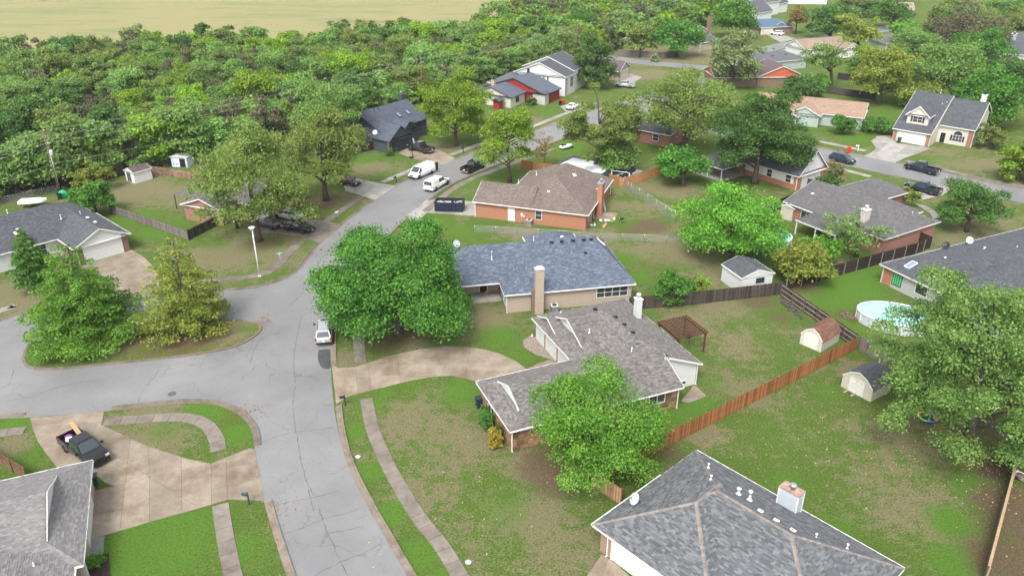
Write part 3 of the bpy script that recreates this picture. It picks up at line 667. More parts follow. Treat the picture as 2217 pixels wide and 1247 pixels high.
        if walls:
            w = MB(); a0, a1, b0, b1 = s0 + oh, s1 - oh, t0 + oh, t1 - oh; zt = ze - .09
            c = [T(a0, b0, z0), T(a1, b0, z0), T(a1, b1, z0), T(a0, b1, z0)]; d = [Vector((p.x, p.y, zt)) for p in c]
            if axis == 'x': fs = [(0, 1, 5, 4), (1, 2, 6, 5), (2, 3, 7, 6), (3, 0, 4, 7)]
            else: fs = [(4, 5, 1, 0), (5, 6, 2, 1), (6, 7, 3, 2), (7, 4, 0, 3)]
            w.add(c + d, fs); s.part('wall', w, wm or s.wm)
        return zr
    def rake(s, a, m, b):
        f = MB()
        for p, q in ((a, m), (m, b)):
            d = Vector((0, 0, -.07)); f.beam(p + d, q + d, .05, .17)
        s.part('rake_board', f, s.trim)
    def slope(s, pts): s.polys.append([Vector(p) for p in pts])
    def finish(s, tex=None, **kw):
        m = MB()
        for pl in s.polys:
            pl = [Vector(p) for p in pl]; n = Vector()
            for i in range(len(pl)): n += pl[i - 1].cross(pl[i])
            if n.z < 0: pl = pl[::-1]
            m.poly(pl)
        roof = s.part('roof', m, s.rm if s.detail == 0 or tex is None else tex)
        if s.detail:
            shingle_roof(s.polys, s.rm, roof, s.own, s.mw, **kw)
            c = MB()
            for a, b in s.caps:
                d = b - a; L = d.length
                if L < .3: continue
                d.normalize(); side = d.cross(Vector((0, 0, 1))).normalized(); n = max(1, int(L / .28)); st = L / n
                for i in range(n):
                    p = a + d * (i * st); q = p + d * (st * 1.04); up = Vector((0, 0, 1)); z0, z1 = .034, .05
                    c.add([p + side * .15 - up * .035, p + up * z0, p - side * .15 - up * .035, q + side * .15 + up * (z1 - z0 - .035), q + up * z1, q - side * .15 + up * (z1 - z0 - .035)], [(0, 1, 4, 3), (1, 2, 5, 4), (3, 4, 5)])
            cc = c.build('ridge_caps', s.cap, roof); cc['kind'] = 'stuff'
        s.roof = roof; return roof
    # --- parts of a wall.  ang = direction the wall faces, in degrees (local)
    def _fr(s, x, y, ang): return Matrix.Translation((x, y, 0)) @ Matrix.Rotation(R(ang - 90), 4, 'Z')   # local y = outward
    def place(s, mb, M): mb.v = [tuple(M @ Vector(v)) for v in mb.v]; return mb
    def window(s, x, y, ang, w=1.0, h=1.3, z=.9, nx=1, nz=2, arch=False, frame=None, pane=None, shut=None):
        M = s._fr(x, y, ang); m = MB(); t = .07; o = .03
        m.bx(-w / 2 - t, w / 2 + t, 0, .05, z - t, z); m.bx(-w / 2 - t, w / 2 + t, 0, .05, z + h, z + h + t)
        m.bx(-w / 2 - t, -w / 2, 0, .048, z, z + h); m.bx(w / 2, w / 2 + t, 0, .048, z, z + h)
        for i in range(1, nx): xx = -w / 2 + w * i / nx; m.bx(xx - .03, xx + .03, .01, .043, z, z + h)
        for i in range(1, nz): zz = z + h * i / nz; m.bx(-w / 2, w / 2, .01, .04, zz - .025, zz + .025)
        if arch:
            for k in range(9):
                a0, a1 = math.pi * k / 9, math.pi * (k + 1) / 9; r = w / 2 + t / 2
                m.beam((r * math.cos(a0), .025, z + h + t + r * math.sin(a0)), (r * math.cos(a1), .025, z + h + t + r * math.sin(a1)), .05, t)
        f = s.part('window', s.place(m, M), frame or s.trim)
        for i in range(nx):
            for j in range(nz):
                p = MB(); x0 = -w / 2 + w * i / nx; x1 = -w / 2 + w * (i + 1) / nx; z0 = z + h * j / nz; z1 = z + h * (j + 1) / nz
                p.bx(x0 + .005, x1 - .005, .004, .016, z0 + .005, z1 - .005); s.place(p, M).build('pane', pane or glass, f)
        if arch:
            p = MB(); r = w / 2; p.add([(0, .016, z + h + t)] + [(r * math.cos(math.pi * k / 12), .016, z + h + t + r * math.sin(math.pi * k / 12)) for k in range(13)], [(0, k + 1, k + 2) for k in range(12)])
            s.place(p, M).build('arched_pane', pane or glass, f)
        if shut:
            for sg in (-1, 1): p = MB(); xx = sg * (w / 2 + t + .2); p.bx(xx - .19, xx + .19, .0, .045, z, z + h); s.part('shutter', s.place(p, M), shut)
        return f
    def door(s, x, y, ang, w=.95, h=2.05, mat=None, frame=None, z=.05):
        M = s._fr(x, y, ang); m = MB(); t = .09
        m.bx(-w / 2 - t, -w / 2, 0, .06, z, z + h); m.bx(w / 2, w / 2 + t, 0, .06, z, z + h); m.bx(-w / 2 - t, w / 2 + t, 0, .062, z + h, z + h + t)
        f = s.part('door_frame', s.place(m, M), frame or s.trim)
        p = MB(); p.bx(-w / 2, w / 2, .005, .03, z, z + h)
        for zz in (z + .25, z + 1.15): p.bx(-w / 2 + .15, w / 2 - .15, .03, .042, zz, zz + .7)
        d = s.part('door', s.place(p, M), mat or s.trim)
        k = MB(); k.box(w / 2 - .1, .06, z + 1, .06, .06, .06); s.place(k, M).build('door_knob', metal, d)
    def garage(s, x, y, ang, w=4.9, h=2.15, mat=None, rows=4, frame=None):
        M = s._fr(x, y, ang); m = MB(); t = .12
        m.bx(-w / 2 - t, -w / 2, 0, .07, 0, h); m.bx(w / 2, w / 2 + t, 0, .07, 0, h); m.bx(-w / 2 - t, w / 2 + t, 0, .072, h, h + t)
        g = s.part('garage_door', s.place(m, M), frame or s.trim)
        for i in range(rows):
            p = MB(); z0 = .02 + (h - .02) * i / rows; z1 = .02 + (h - .02) * (i + 1) / rows - .02
            p.bx(-w / 2, w / 2, .005, .035, z0, z1)
            n = max(2, int(w / .62))
            for j in range(n): x0 = -w / 2 + w * j / n + .07; p.bx(x0, x0 + w / n - .14, .035, .043, z0 + .09, z1 - .09)
            s.place(p, M).build('door_section', mat or s.trim, g)
        return g
    def downspout(s, x, y, z=2.5):
        m = MB(); m.box(x, y, z / 2 + .05, .085, .085, z); m.box(x, y, .1, .1, .22, .08); s.part('downspout', m, s.trim)
    def chimney(s, x, y, w, d, z0, z1, mat, capmat=None, flue=True, rz=0):
        m = MB(); m.box(x, y, (z0 + z1) / 2, w, d, z1 - z0, rz); c = s.part('chimney', m, mat)
        m = MB(); m.box(x, y, z1 + .06, w + .14, d + .14, .12, rz); m.build('chimney_cap', capmat or s.trim, c)
        if flue:
            m = MB(); m.lathe([(.16, 0), (.16, .35), (.26, .38), (.26, .5), (.2, .56)], 12, (x, y, z1 + .12)); m.build('flue', metal if flue is True else flue, c)
        return c
    def pipe(s, x, y, z, h=.5, mat=None, r=.055):
        m = MB(); m.lathe([(r * 2.2, -.1), (r * 2.2, .03), (r, .05), (r, h), (r * 1.7, h + .02), (r * 1.7, h + .12)], 10, (x, y, z)); s.part('vent_pipe', m, mat or s.trim)
    def rvent(s, x, y, z, mat=None, ang=0):
        m = MB(); m.box(x, y, z + .06, .42, .36, .16, R(ang)); m.box(x, y, z + .15, .3, .26, .05, R(ang)); s.part('roof_vent', m, mat or dark)
    def dish(s, x, y, z, ang, mat=None):
        r = MB(); prof = [(0.01, 0.0), (.14, .012), (.27, .05), (.37, .1), (.36, .11), (.26, .065), (.13, .028), (0.01, .016)]
        r.lathe([(a * 1.35, b * 1.2) for a, b in prof], 20); Mx = Matrix.Translation((x, y, z + .6)) @ Matrix.Rotation(R(ang), 4, 'Z') @ Matrix.Rotation(R(55), 4, 'X')
        d = s.part('satellite_dish', s.place(r, Mx), mat or M_plain('dish_grey', (.42, .46, .5), .4, .08))
        a = MB(); a.tube([(x, y, z - .05), (x, y, z + .5)], .03, 6)
        p = Mx @ Vector((0, 0, .45)); a.tube([Mx @ Vector((0, -.3, .06)), p], .018, 5); a.box(p.x, p.y, p.z, .12, .12, .14); a.build('dish_arm', metal, d)
    def skylight(s, c, u, v, w=.6, h=1.1):
        'on the roof plane: centre c, u across, v up-slope'
        c, u, v = Vector(c), Vector(u).normalized(), Vector(v).normalized(); n = u.cross(v).normalized()
        if n.z < 0: n = -n
        m = MB()
        for a, b_ in (((-1, -1), (1, -1)), ((1, -1), (1, 1)), ((1, 1), (-1, 1)), ((-1, 1), (-1, -1))):
            m.beam(c + u * (a[0] * w / 2) + v * (a[1] * h / 2) + n * .08, c + u * (b_[0] * w / 2) + v * (b_[1] * h / 2) + n * .08, .08, .14)
        f = s.part('skylight', m, s.trim)
        MB().poly([c + u * (a * w / 2) + v * (b_ * h / 2) + n * .1 for a, b_ in ((-1, -1), (1, -1), (1, 1), (-1, 1))]).build('skylight_pane', M_glass('sky_glass', (.18, .24, .30), .05) if 'sky_glass' not in MATS else MATS['sky_glass'], f)
    def W(s, x, y, z=0): return s.mw @ Vector((x, y, z))
def g3(*a): return a
sh_brown = M_shingle('brown_grey_shingle', [(.0, (.085, .078, .075)), (.3, (.150, .138, .132)), (.75, (.220, .205, .197)), (1., (.31, .292, .28))])
sh_grey = M_shingle('charcoal_blend_shingle', [(0, (.058, .063, .071)), (.35, (.108, .116, .128)), (.75, (.168, .178, .190)), (1., (.25, .258, .266))])
sh_ltgrey = M_shingle('weathered_grey_shingle', [(0, (.15, .148, .15)), (.4, (.205, .203, .205)), (.75, (.255, .25, .25)), (1., (.315, .305, .30))])
sh_blue = M_shingle('blue_slate_shingle', [(0, (.060, .078, .115)), (.35, (.085, .11, .16)), (.7, (.125, .155, .21)), (1., (.23, .265, .32))])
sh_tan = M_shingle('taupe_shingle', [(0, (.135, .105, .092)), (.4, (.185, .148, .130)), (.75, (.232, .19, .168)), (1., (.285, .238, .212))])
sh_dk = M_shingle('dark_grey_shingle', [(0, (.075, .080, .092)), (.5, (.105, .112, .128)), (1., (.150, .158, .175))])
sh_navy = M_shingle('navy_shingle', [(0, (.075, .090, .118)), (.5, (.105, .124, .158)), (1., (.145, .165, .205))])
sh_or = M_shingle('terracotta_shingle', [(0, (.32, .21, .15)), (.5, (.39, .27, .20)), (1., (.46, .33, .25))])
sh_mid = M_shingle('mid_grey_shingle', [(0, (.11, .108, .112)), (.5, (.155, .152, .156)), (1., (.21, .205, .205))])
sh_plum = M_shingle('plum_shingle', [(0, (.11, .08, .085)), (.5, (.15, .11, .115)), (1., (.19, .145, .15))])
cap_tan = M_shingle('tan_ridge_cap', [(0, (.21, .175, .15)), (.5, (.27, .235, .21)), (1., (.33, .295, .27))])
bk_tan = M_brick('buff_brick', ((.42, .33, .255), (.34, .26, .195), (.46, .38, .31)), (.45, .40, .34))
bk_org = M_brick('orange_brick', ((.40, .155, .082), (.33, .115, .06), (.46, .20, .115)), (.40, .30, .235))
bk_red = M_brick('red_brick', ((.30, .095, .058), (.22, .07, .048), (.42, .23, .17)), (.38, .31, .27))
bk_mix = M_brick('mottled_brick', ((.33, .18, .13), (.24, .11, .085), (.42, .27, .19)), (.40, .33, .27))
bk_brown = M_brick('brown_brick', ((.20, .125, .09), (.155, .095, .07), (.27, .18, .13)), (.26, .21, .17))
sid_w = M_siding('white_siding', (.72, .73, .72)); sid_c = M_siding('cream_siding', (.66, .62, .53)); sid_navy = M_siding('slate_siding', (.075, .090, .112))
sid_red = M_siding('red_siding', (.30, .035, .03)); sid_g = M_siding('pale_green_siding', (.42, .50, .46)); sid_blue = M_siding('grey_blue_siding', (.34, .42, .46)); sid_beige = M_siding('beige_siding', (.42, .36, .28)); sid_or = M_siding('orange_siding', (.55, .13, .06), .3); sid_grey = M_siding('light_grey_siding', (.50, .50, .48))
stone_m = M_plain('field_stone', (.21, .128, .068), .85, .35, 1.6, .3, objvar=.5)
mort = M_plain('stone_mortar', (.11, .075, .048), .9, .15)
bin_green = M_plain('bin_green', (.02, .055, .05), .45, .1)
# ---- the ranch house with the circular drive
h = House('ranch_house', 'brown shingled ranch house with stone walls beside the curved concrete drive', (-.185, 55.986), 22.756, sh_brown, mort, own=0, gable=sid_w)
h.block(0, 14.7, 0, 8.7, 2.6, .42, 'x', ('d', 1.7), ('n',), wm=mort, walls=False)
w = MB(); w.bx(.4, 17.93, .4, 8.3, 0, 2.52); stone_wall = h.part('wall', w, mort)
ez = 2.607; zE = lambda x: ez + .42 * (22.45 - x); A0 = (16.4, 6.05, ez + .42 * 6.05); N0 = (16.4, 12.45, A0[2])
h.slope([(14.7, 0, ez), (18.33, 0, ez), (18.33, 4.12, zE(18.33)), A0, (14.7, 4.35, ez + .42 * 4.35)])
h.slope([(22.45, 2.8, ez), (22.45, 18.5, ez), N0, A0, (18.33, 4.12, zE(18.33)), (18.33, 2.8, zE(18.33))])
h.slope([(10.35, 18.5, ez), (10.35, 0.5, ez), A0, N0]); h.slope([(10.35, 18.5, ez), (22.45, 18.5, ez), N0])
h.caps += [(Vector(A0), Vector(N0)), (Vector((22.45, 18.5, ez)), Vector(N0)), (Vector((10.35, 18.5, ez)), Vector(N0)), (Vector((18.33, 4.12, zE(18.33))), Vector(A0)), (Vector((14.7, 4.35, ez + 1.827)), Vector(A0))]
w = MB(); w.add([(18.0, 3.2, 0), (22.05, 3.2, 0), (22.05, 3.2, 2.62), (18.36, 3.2, 4.24), (18.0, 3.2, 4.24), (22.05, 18.1, 0), (22.05, 18.1, 2.5), (10.75, 18.1, 0), (10.75, 18.1, 2.5), (10.75, 8, 0), (10.75, 8, 2.5), (22.05, 3.2, 2.5)], [(0, 1, 2, 3, 4), (1, 5, 6, 11), (5, 7, 8, 6), (7, 9, 10, 8)]); h.part('wall', w, sid_w)
f = MB(); f.beam((22.47, 2.8, 2.53), (22.47, 18.5, 2.53), .06, .16); f.beam((10.33, 8.7, 2.53), (10.33, 18.5, 2.53), .06, .16); f.beam((22.45, 2.78, 2.54), (18.3, 2.78, zE(18.3) - .07), .06, .17); f.beam((18.35, 0, 2.53), (18.35, 4.1, zE(18.33) - .08), .06, .17); f.beam((14.7, -.02, 2.53), (18.33, -.02, 2.53), .06, .16)
f.beam((10.33, 18.52, 2.53), (22.47, 18.52, 2.53), .06, .16); h.part('eaves_trim', f, white)
h.block(12.0, 16.4, 7.7, 18.42, 2.63, .42, 'x', ('g',), ('n',), walls=False, soffit=False, gm=sid_w)
h.block(11.0, 14.5, 13.4, 18.35, 2.75, .42, 'x', ('g',), ('n',), walls=False, soffit=False, gm=sid_w)
h.finish()
h.chimney(20.7, 12.85, .62, .75, 3.0, 5.6, sid_w, white, white)
for x, y, z in ((16.9, 11.2, 5.0), (16.9, 9.4, 5.0), (16.9, 7.6, 5.0), (16.1, 14.2, 4.6)): h.rvent(x, y, z - .05, ang=0)
h.rvent(16.2, 5.6, 5.02, M_plain('vent_grey', (.16, .17, .18), .5))
h.pipe(15.2, 4.9, 4.6, .35); h.pipe(13.2, 10.1, 4.5, .3); h.pipe(13.0, 16.4, 3.45, .3)
h.window(15.6, .4, -90, 1.7, 1.0, 1.2, 2, 1); h.window(12.0, .4, -90, 1.6, 1.0, 1.2, 2, 1); h.window(6, .4, -90, 1.2, 1.0, 1.2, 2, 1)
h.window(.4, 5.6, 180, 1.5, 1.2, 1.0, 2, 2); h.downspout(.34, .34); h.downspout(17.95, .3); h.downspout(22.1, 3.1)
h.window(20.6, 3.15, -90, .5, .35, .45, 1, 1); h.door(18.7, 3.15, -90); h.door(10.7, 9.2, 180, mat=M_plain('door_green', (.02, .06, .035), .4))
st = MB(); st.add([(-.5, 0, -.5), (.5, 0, -.5), (.5, 0, .5), (-.5, 0, .5), (-.46, -1, -.45), (.46, -1, -.45), (.47, -1, .46), (-.46, -1, .45)], [(4, 5, 6, 7), (0, 1, 5, 4), (1, 2, 6, 5), (2, 3, 7, 6), (3, 0, 4, 7)])
stone_mesh = st.mesh('stone', stone_m); sr = random.Random(5)
for face, (u0, u1) in (('s', (.42, 17.9)), ('w', (.42, 8.3))):
    z = .04
    while z < 2.35:
        hh = sr.uniform(.3, .5); hh = min(hh, 2.46 - z); u = u0 + sr.uniform(-.2, 0)
        while u < u1:
            w = sr.uniform(.4, .95); a = max(u, u0); e = min(u + w, u1)
            if e - a > .12:
                mid = (a + e) / 2
                skip = face == 's' and any(abs(mid - c) < k and z > .7 for c, k in ((15.6, 1.0), (12, .95), (6, .75))) or face == 'w' and abs(mid - 5.6) < .9 and z > .6
                if not skip:
                    zj = z + hh / 2 + sr.uniform(-.01, .01); d = sr.uniform(.03, .075)
                    if face == 's': inst('stone', stone_mesh, stone_wall, (mid, .399, zj), (0, 0, 0), (e - a - .03, d, hh - .03))
                    else: inst('stone', stone_mesh, stone_wall, (.399, mid, zj), (0, 0, -math.pi / 2), (e - a - .03, d, hh - .03))
            u += w
        z += hh
# porch posts and front bed of the ranch house
cedar = M_plain('cedar', (.30, .15, .07), .7, .25, 4)
for y in (9.5, 12.5, 15.6): m = MB(); m.box(10.75, y, 1.27, .16, .16, 2.5); h.part('porch_post', m, cedar)
# ---- slate blue hipped house
h = House('hip_house', 'buff brick house with blue slate shingle hip roof and tall brick chimney', (-.911, 82.515), 10.882, sh_blue, bk_tan)
h.block(0, 16.5, 0, 13.8, 2.6, .57, 'x', ('h', 7.0), ('h', 3.9))
h.block(-9, 5.5, 3.4, 13.8, 2.6, .57, 'x', ('h', 5.2), ('n',), walls=False)
h.block(5.8, 13, 8, 17.2, 2.6, .57, 'y', ('n',), ('h', 3.6))
m = MB(); m.bx(-3.2, .4, 6.2, 6.3, 0, 2.5); m.bx(-8.6, -3.2, 6.2, 13.4, 0, 2.5); m.bx(.3, 5, 6.2, 13.3, 0, 2.5); h.part('wall', m, bk_tan)
m = MB(); m.bx(-3.3, .3, 3.6, 6.2, 0, .16); h.part('porch_slab', m, concrete2)
h.finish()
c = h.chimney(4.15, -.35, 1.05, .75, 0, 5.9, bk_mix if False else bk_tan, M_plain('concrete_cap', (.4, .38, .35), .8), None)
m = MB(); m.box(4.15, -.35, 6.12, .6, .4, .25); m.build('flue', white, c); m = MB(); m.box(3.45, -.22, 1.6, .35, .4, 3.2); m.build('chimney_shoulder', bk_brown, c)
h.window(13.6, .4, -90, 3.9, 1.25, 1.0, 4, 2); h.window(.4, 1.9, 180, 1.6, 1.5, .7, 2, 2); h.door(-1.6, 6.2, -90, mat=dark)
for x in (7.2, 8.5, 10.0, 11.4, 12.4): h.rvent(x, 6.25, 6.25)
h.rvent(11.2, 4.6, 5.15); h.pipe(-.4, 6.6, 4.4, 1.0); h.pipe(5.6, 9.4, 5.2, .6); h.dish(-4.6, 8.4, 5.5, 30); h.pipe(9.2, 8.8, 5.6, .2, r=.14)
h.downspout(.35, .3); h.skylight((14.4, 8.6, 4.75), (0, 1, 0), (-1, 0, .9), .7, 1.3)
# ---- orange brick house
h = House('brick_house', 'orange brick house with taupe shingle roof and brick side chimney', (-6.182, 114.629), -18.77, sh_tan, bk_org)
h.block(0, 9.5, 0, 8.2, 2.6, .50, 'x', ('g',), ('n',))
h.block(4.0, 18.55, .02, 17.7, 2.6, .42, 'y', ('h', 7.28), ('h', 3.2))
h.block(5.2, 12, 9, 17.9, 2.6, .45, 'y', ('n',), ('g',))
h.finish(course=.15)
c = h.chimney(18.75, 7.3, .8, 1.5, 0, 5.4, bk_org, M_plain('slate_cap', (.22, .27, .31), .5), True)
h.door(6.3, .4, -90, .95, 2.05, M_plain('pale_blue_door', (.55, .62, .68), .45)); h.window(10.7, .4, -90, .95, 1.35, .85, 1, 2)
h.window(18.16, 2.2, 0, .7, 1.1, 1.0, 1, 2); h.door(18.16, 4.7, 0, 1.5, 2.05, glass); h.downspout(.3, .3); h.downspout(18.3, 17.3)
h.rvent(11.2, 3.9, 4.2, white); h.pipe(5.2, 7.2, 3.9, .45); h.pipe(7.0, 11.2, 4.2, .45); h.pipe(13.4, 11.2, 4.8, .15, r=.2); h.rvent(17.3, 10.6, 3.0, white)
m = MB(); m.box(8.05, .32, 1.35, .35, .14, .5); m.box(8.35, .33, 1.1, .25, .1, .3); m.tube([(8.05, .3, 0), (8.05, .3, 1.2)], .03); h.part('electric_meter', m, M_plain('meter_grey', (.5, .52, .54), .5))
# ---- front charcoal hip house
h = House('garage_house', 'charcoal shingle hip roof house with tan ridge caps and white clad chimney', (6.066, 44.564), -47.76, sh_grey, bk_mix, cap=cap_tan, own=300, oh=.5)
h.block(0, 17.8, 1.4, 13.25, 2.57, .475, 'x', ('h', 5.92), ('h', 5.92))
h.block(.01, 10.7, 0, 8.4, 2.60, .475, 'y', ('h', 5.34), ('n',))
h.finish()
m = MB(); m.bx(8.45, 10.05, 11.75, 12.65, 2.6, 4.85); cw = h.part('chimney', m, M_siding('chimney_siding', (.58, .66, .70), .16))
m = MB(); m.bx(8.40, 10.10, 11.70, 12.70, 4.853, 4.93); m.build('chimney_cap', M_plain('rusty_cap', (.34, .22, .18), .6, .45, 2), cw)
m = MB(); m.lathe([(.2, 0), (.2, .25), (.27, .27), (.27, .42), (.22, .48)], 14, (9.3, 12.2, 4.93)); m.build('flue', metal, cw)
for a in (8.45, 10.05):
    for b_ in (11.75, 12.65): m = MB(); m.box(a, b_, 3.73, .09, .09, 2.24); m.build('corner_board', white, cw)
h.garage(4.2, .5, -90, 4.9, 2.15); h.downspout(1.3, .42); h.dish(1.15, 3.6, 3.1, -25)
h.pipe(2.9, 10.6, 3.95, .3); h.pipe(4.3, 8.8, 4.65, .3); h.pipe(6.7, 8.9, 4.7, .45, r=.1); h.pipe(7.6, 9.0, 4.65, .75, r=.1); h.pipe(12.8, 9.4, 4.35, .3); h.pipe(14.6, 10.6, 3.85, .35)
for x in (9.0, 10.3, 11.6): h.rvent(x, 8.1, 4.95, white)
m = MB(); m.bx(4.5, 10.4, 13.3, 15.0, -.03, .06); h.part('patio_slab', m, concrete)
# ---- house at the bottom left corner
h = House('corner_house', 'weathered grey shingle house with dutch gable beside the pale fan driveway', (-35.423, 52.095), -67.0, sh_ltgrey, bk_tan, own=300, gable=white)
h.block(0, 12.5, -22, 0, 2.6, .385, 'y', ('g',), ('d', 2.4))
h.block(11.08, 24, -14, -.56, 2.58, .385, 'x', ('n',), ('g',))
h.finish(course=.16, tab=(.22, .42))
m = MB(); m.box(11.0, -.3, 1.3, .15, .15, 2.6); h.part('porch_post', m, white); m = MB(); m.box(11.25, -.42, 1.3, .09, .09, 2.5); h.part('downspout', m, white)
h.garage(5.2, -.4, 90, 4.9, 2.15)
h.pipe(12.3, -2.9, 3.55, .12, r=.035)
# ---- white garage house on the left
h = House('gable_house', 'charcoal roofed house with white gable garage door beside the conical tree', (-59.288, 96.022), 47.478, sh_dk, bk_brown, gable=sid_w)
h.block(0, 7.72, 0, 12, 2.6, .5, 'y', ('g',), ('n',))
h.block(-16, 7.5, 5.5, 19.3, 2.6, .42, 'x', ('h', 6.9), ('h', 6.0), wm=sid_w)
h.finish(course=.15)
m = MB(); m.bx(1.15, 6.55, .33, .38, 2.2, 2.75); h.part('header_board', m, sid_w); h.garage(3.86, .4, -90, 5.0, 2.15); h.downspout(.45, .35)
h.chimney(-4.2, 6.2, .9, .9, 0, 4.6, bk_red, white, True); h.window(-2.3, 5.9, -90, 1.4, 1.5, .8, 2, 2); h.pipe(2.0, 8.6, 4.2, .5); h.pipe(4.6, 8.5, 4.1, .4); h.rvent(4.7, 6.2, 4.2, white); h.rvent(4.7, 3.6, 4.2, white); h.pipe(-3, 14, 5.0, .5)
# ---- brick house behind the big olive tree
h = House('tree_shaded_house', 'low red brick house with grey roof and covered patio behind the large olive tree', (-51.56, 113.394), -21.7, sh_mid, bk_red)
h.block(0, 8, 0, 11.6, 2.6, .36, 'y', ('g',), ('g',)); h.block(5, 13.7, 4.0, 12, 2.6, .36, 'x', ('n',), ('g',), wm=bk_red)
h.slope([(-4.6, 3.3, 2.5), (.2, 3.3, 2.75), (.2, 8.6, 2.75), (-4.6, 8.6, 2.5)])
h.finish(course=.15)
for y in (3.5, 6, 8.4): m = MB(); m.box(-4.4, y, 1.24, .12, .12, 2.46); h.part('patio_post', m, M_plain('dark_post', (.06, .045, .035), .7))
h.garage(11.2, 4.4, -90, 3.6, 2.1)
# ---- dark slate blue two storey
h = House('slate_house', 'dark slate blue two storey house with navy roof and skylights by the tan driveway', (-23.893, 148.033), 53.06, sh_navy, sid_navy, trim=M_plain('slate_trim', (.06, .07, .085), .5), detail=1)
h.block(0, 6.8, 0, 12, 2.6, .72, 'y', ('g',), ('n',))
h.block(1.2, 15.4, 3.6, 16.4, 3.6, .47, 'x', ('g',), ('g',))
h.block(5.0, 9.6, 1.4, 9, 3.0, .8, 'y', ('g',), ('n',))
h.finish(course=.18, tab=(.3, .6))
h.garage(3.4, .4, -90, 4.9, 2.15, M_siding('slate_door', (.04, .05, .065), .5), frame=h.trim); h.dish(.7, 4.6, 2.95, -60, white)
h.skylight((9.3, 6.4, 5.05), (1, 0, 0), (0, 1, .47), .75, 1.3); h.skylight((12.0, 6.4, 5.05), (1, 0, 0), (0, 1, .47), .75, 1.3)
h.pipe(5, 9, 6.2, .6, dark); h.pipe(6.5, 9.2, 6.25, .5, dark); h.window(8.2, 1.8, -90, .8, .8, 3.7, 1, 1, frame=h.trim); h.window(12.6, 4.0, -90, 1.6, 1.3, 1.4, 2, 2, arch=True)
m = MB(); m.box(-.02, .4, 1.25, .16, .16, 2.5); h.part('corner_post', m, cedar); h.chimney(15.0, 11, .9, .9, 0, 7.6, sid_navy, h.trim, True)
# ---- red house, tall white house
h = House('red_house', 'low red sided house with slate roof next to the tall white gabled house', (8.021, 188.557), 58.64, sh_navy, sid_red, trim=M_plain('charcoal_trim', (.05, .05, .055), .5), detail=0)
h.block(0, 8.5, 0, 18, 2.6, .34, 'x', ('g',), ('g',)); h.block(-7, .6, 5.4, 17, 2.6, .33, 'x', ('g',), ('g',), wm=sid_c, gm=sid_c); h.block(-.1, 2.6, -.2, 4, 2.7, .2, 'x', ('g',), ('g',), wm=sid_grey); h.block(-9.5, -7.2, 7, 9.5, 2.0, .3, 'x', ('g',), ('g',))
h.finish(); h.garage(5.2, .4, -90, 3.6, 2.1, sid_red); h.chimney(-2.0, 13.5, .9, .9, 3, 5.3, bk_tan, dark, dark); h.window(-3.4, 5.8, -90, 1.4, 1.2, .9, 2, 1); h.chimney(8, 9.4, .5, .5, 5, 6.4, dark, dark, None)
h = House('tall_house', 'tall white sided house with grey gabled roof behind the red house', (13.597, 197.678), 63.2, sh_dk, sid_w, detail=0)
h.block(0, 7.5, 0, 15, 4.9, .40, 'x', ('g',), ('g',)); h.block(6.5, 16, .5, 15.6, 5.3, .40, 'x', ('g',), ('g',)); h.block(-5, 1, 10, 20, 2.8, .45, 'x', ('h', 4), ('g',))
m = MB(); m.bx(.36, 1.6, .33, .39, 0, 4.6); h.part('brick_front', m, bk_tan); h.finish(); h.window(4.6, .4, -90, 1.8, 2.4, 1.8, 3, 2); h.window(.4, 5.2, 180, .35, 1.7, 3.3, 1, 1); h.window(.4, 6.3, 180, .35, 1.7, 3.3, 1, 1)
# ---- right hand houses
h = House('patio_house', 'brown grey roofed brick house with covered patio and white chimney by the round pool', (52.8, 100.1), 31.2, sh_mid, bk_red)
h.block(-1.2, 12.0, 0, 17.9, 2.6, .36, 'y', ('h', 6.4), ('g',)); h.block(4, 20.2, 10.2, 17.8, 2.62, .42, 'x', ('n',), ('h', 3.6)); h.block(5, 13.4, 3.8, 11.2, 2.6, .36, 'x', ('n',), ('h', 3))
h.slope([(-5.2, 4.8, 2.35), (-.9, 4.8, 2.72), (-.9, 12, 2.72), (-5.2, 12, 2.35)])
h.finish(course=.16)
for y in (5, 8.4, 11.8): m = MB(); m.box(-5.0, y, 1.2, .14, .14, 2.3); h.part('patio_post', m, white)
m = MB(); m.beam((-5.2, 4.8, 2.3), (-5.2, 12, 2.3), .06, .16); h.part('patio_fascia', m, white)
h.chimney(.9, 5.0, 1.1, .9, 2.8, 5.0, M_brick('pale_brick', ((.55, .5, .43), (.48, .43, .37), (.6, .56, .5)), (.5, .47, .42)), white, white); h.window(-.8, 13.6, 180, 1.8, 1.2, .9, 2, 1)
h.rvent(3, 9.6, 3.9, white); h.rvent(8, 6.6, 3.8, white); h.pipe(8.6, 2.6, 3.3, .5); h.rvent(2.4, 15.5, 3.9, white); h.pipe(7.5, 17, 2.9, .9); h.pipe(9.5, 17.2, 2.9, .6)
h = House('skylight_house', 'long blue grey roofed house with two skylights beside the big round pool', (47.8, 91.5), -64.8, sh_dk, sid_grey)
h.block(0, 19, 0, 32, 2.6, .30, 'y', ('h', 9.4), ('h', 9.4), oh=.5)
h.finish(course=.17, tab=(.28, .5))
m = MB(); m.bx(.45, 1.75, .46, .49, 0, 2.5); h.part('brick_corner', m, bk_org)
h.window(2.6, .5, -90, 1.3, 1.5, .6, 4, 1, pane=M_plain('green_blind', (.10, .42, .16), .5, .1), frame=dark); h.window(6.2, .5, -90, 1.6, 1.2, .9, 1, 1); h.downspout(.4, .4)
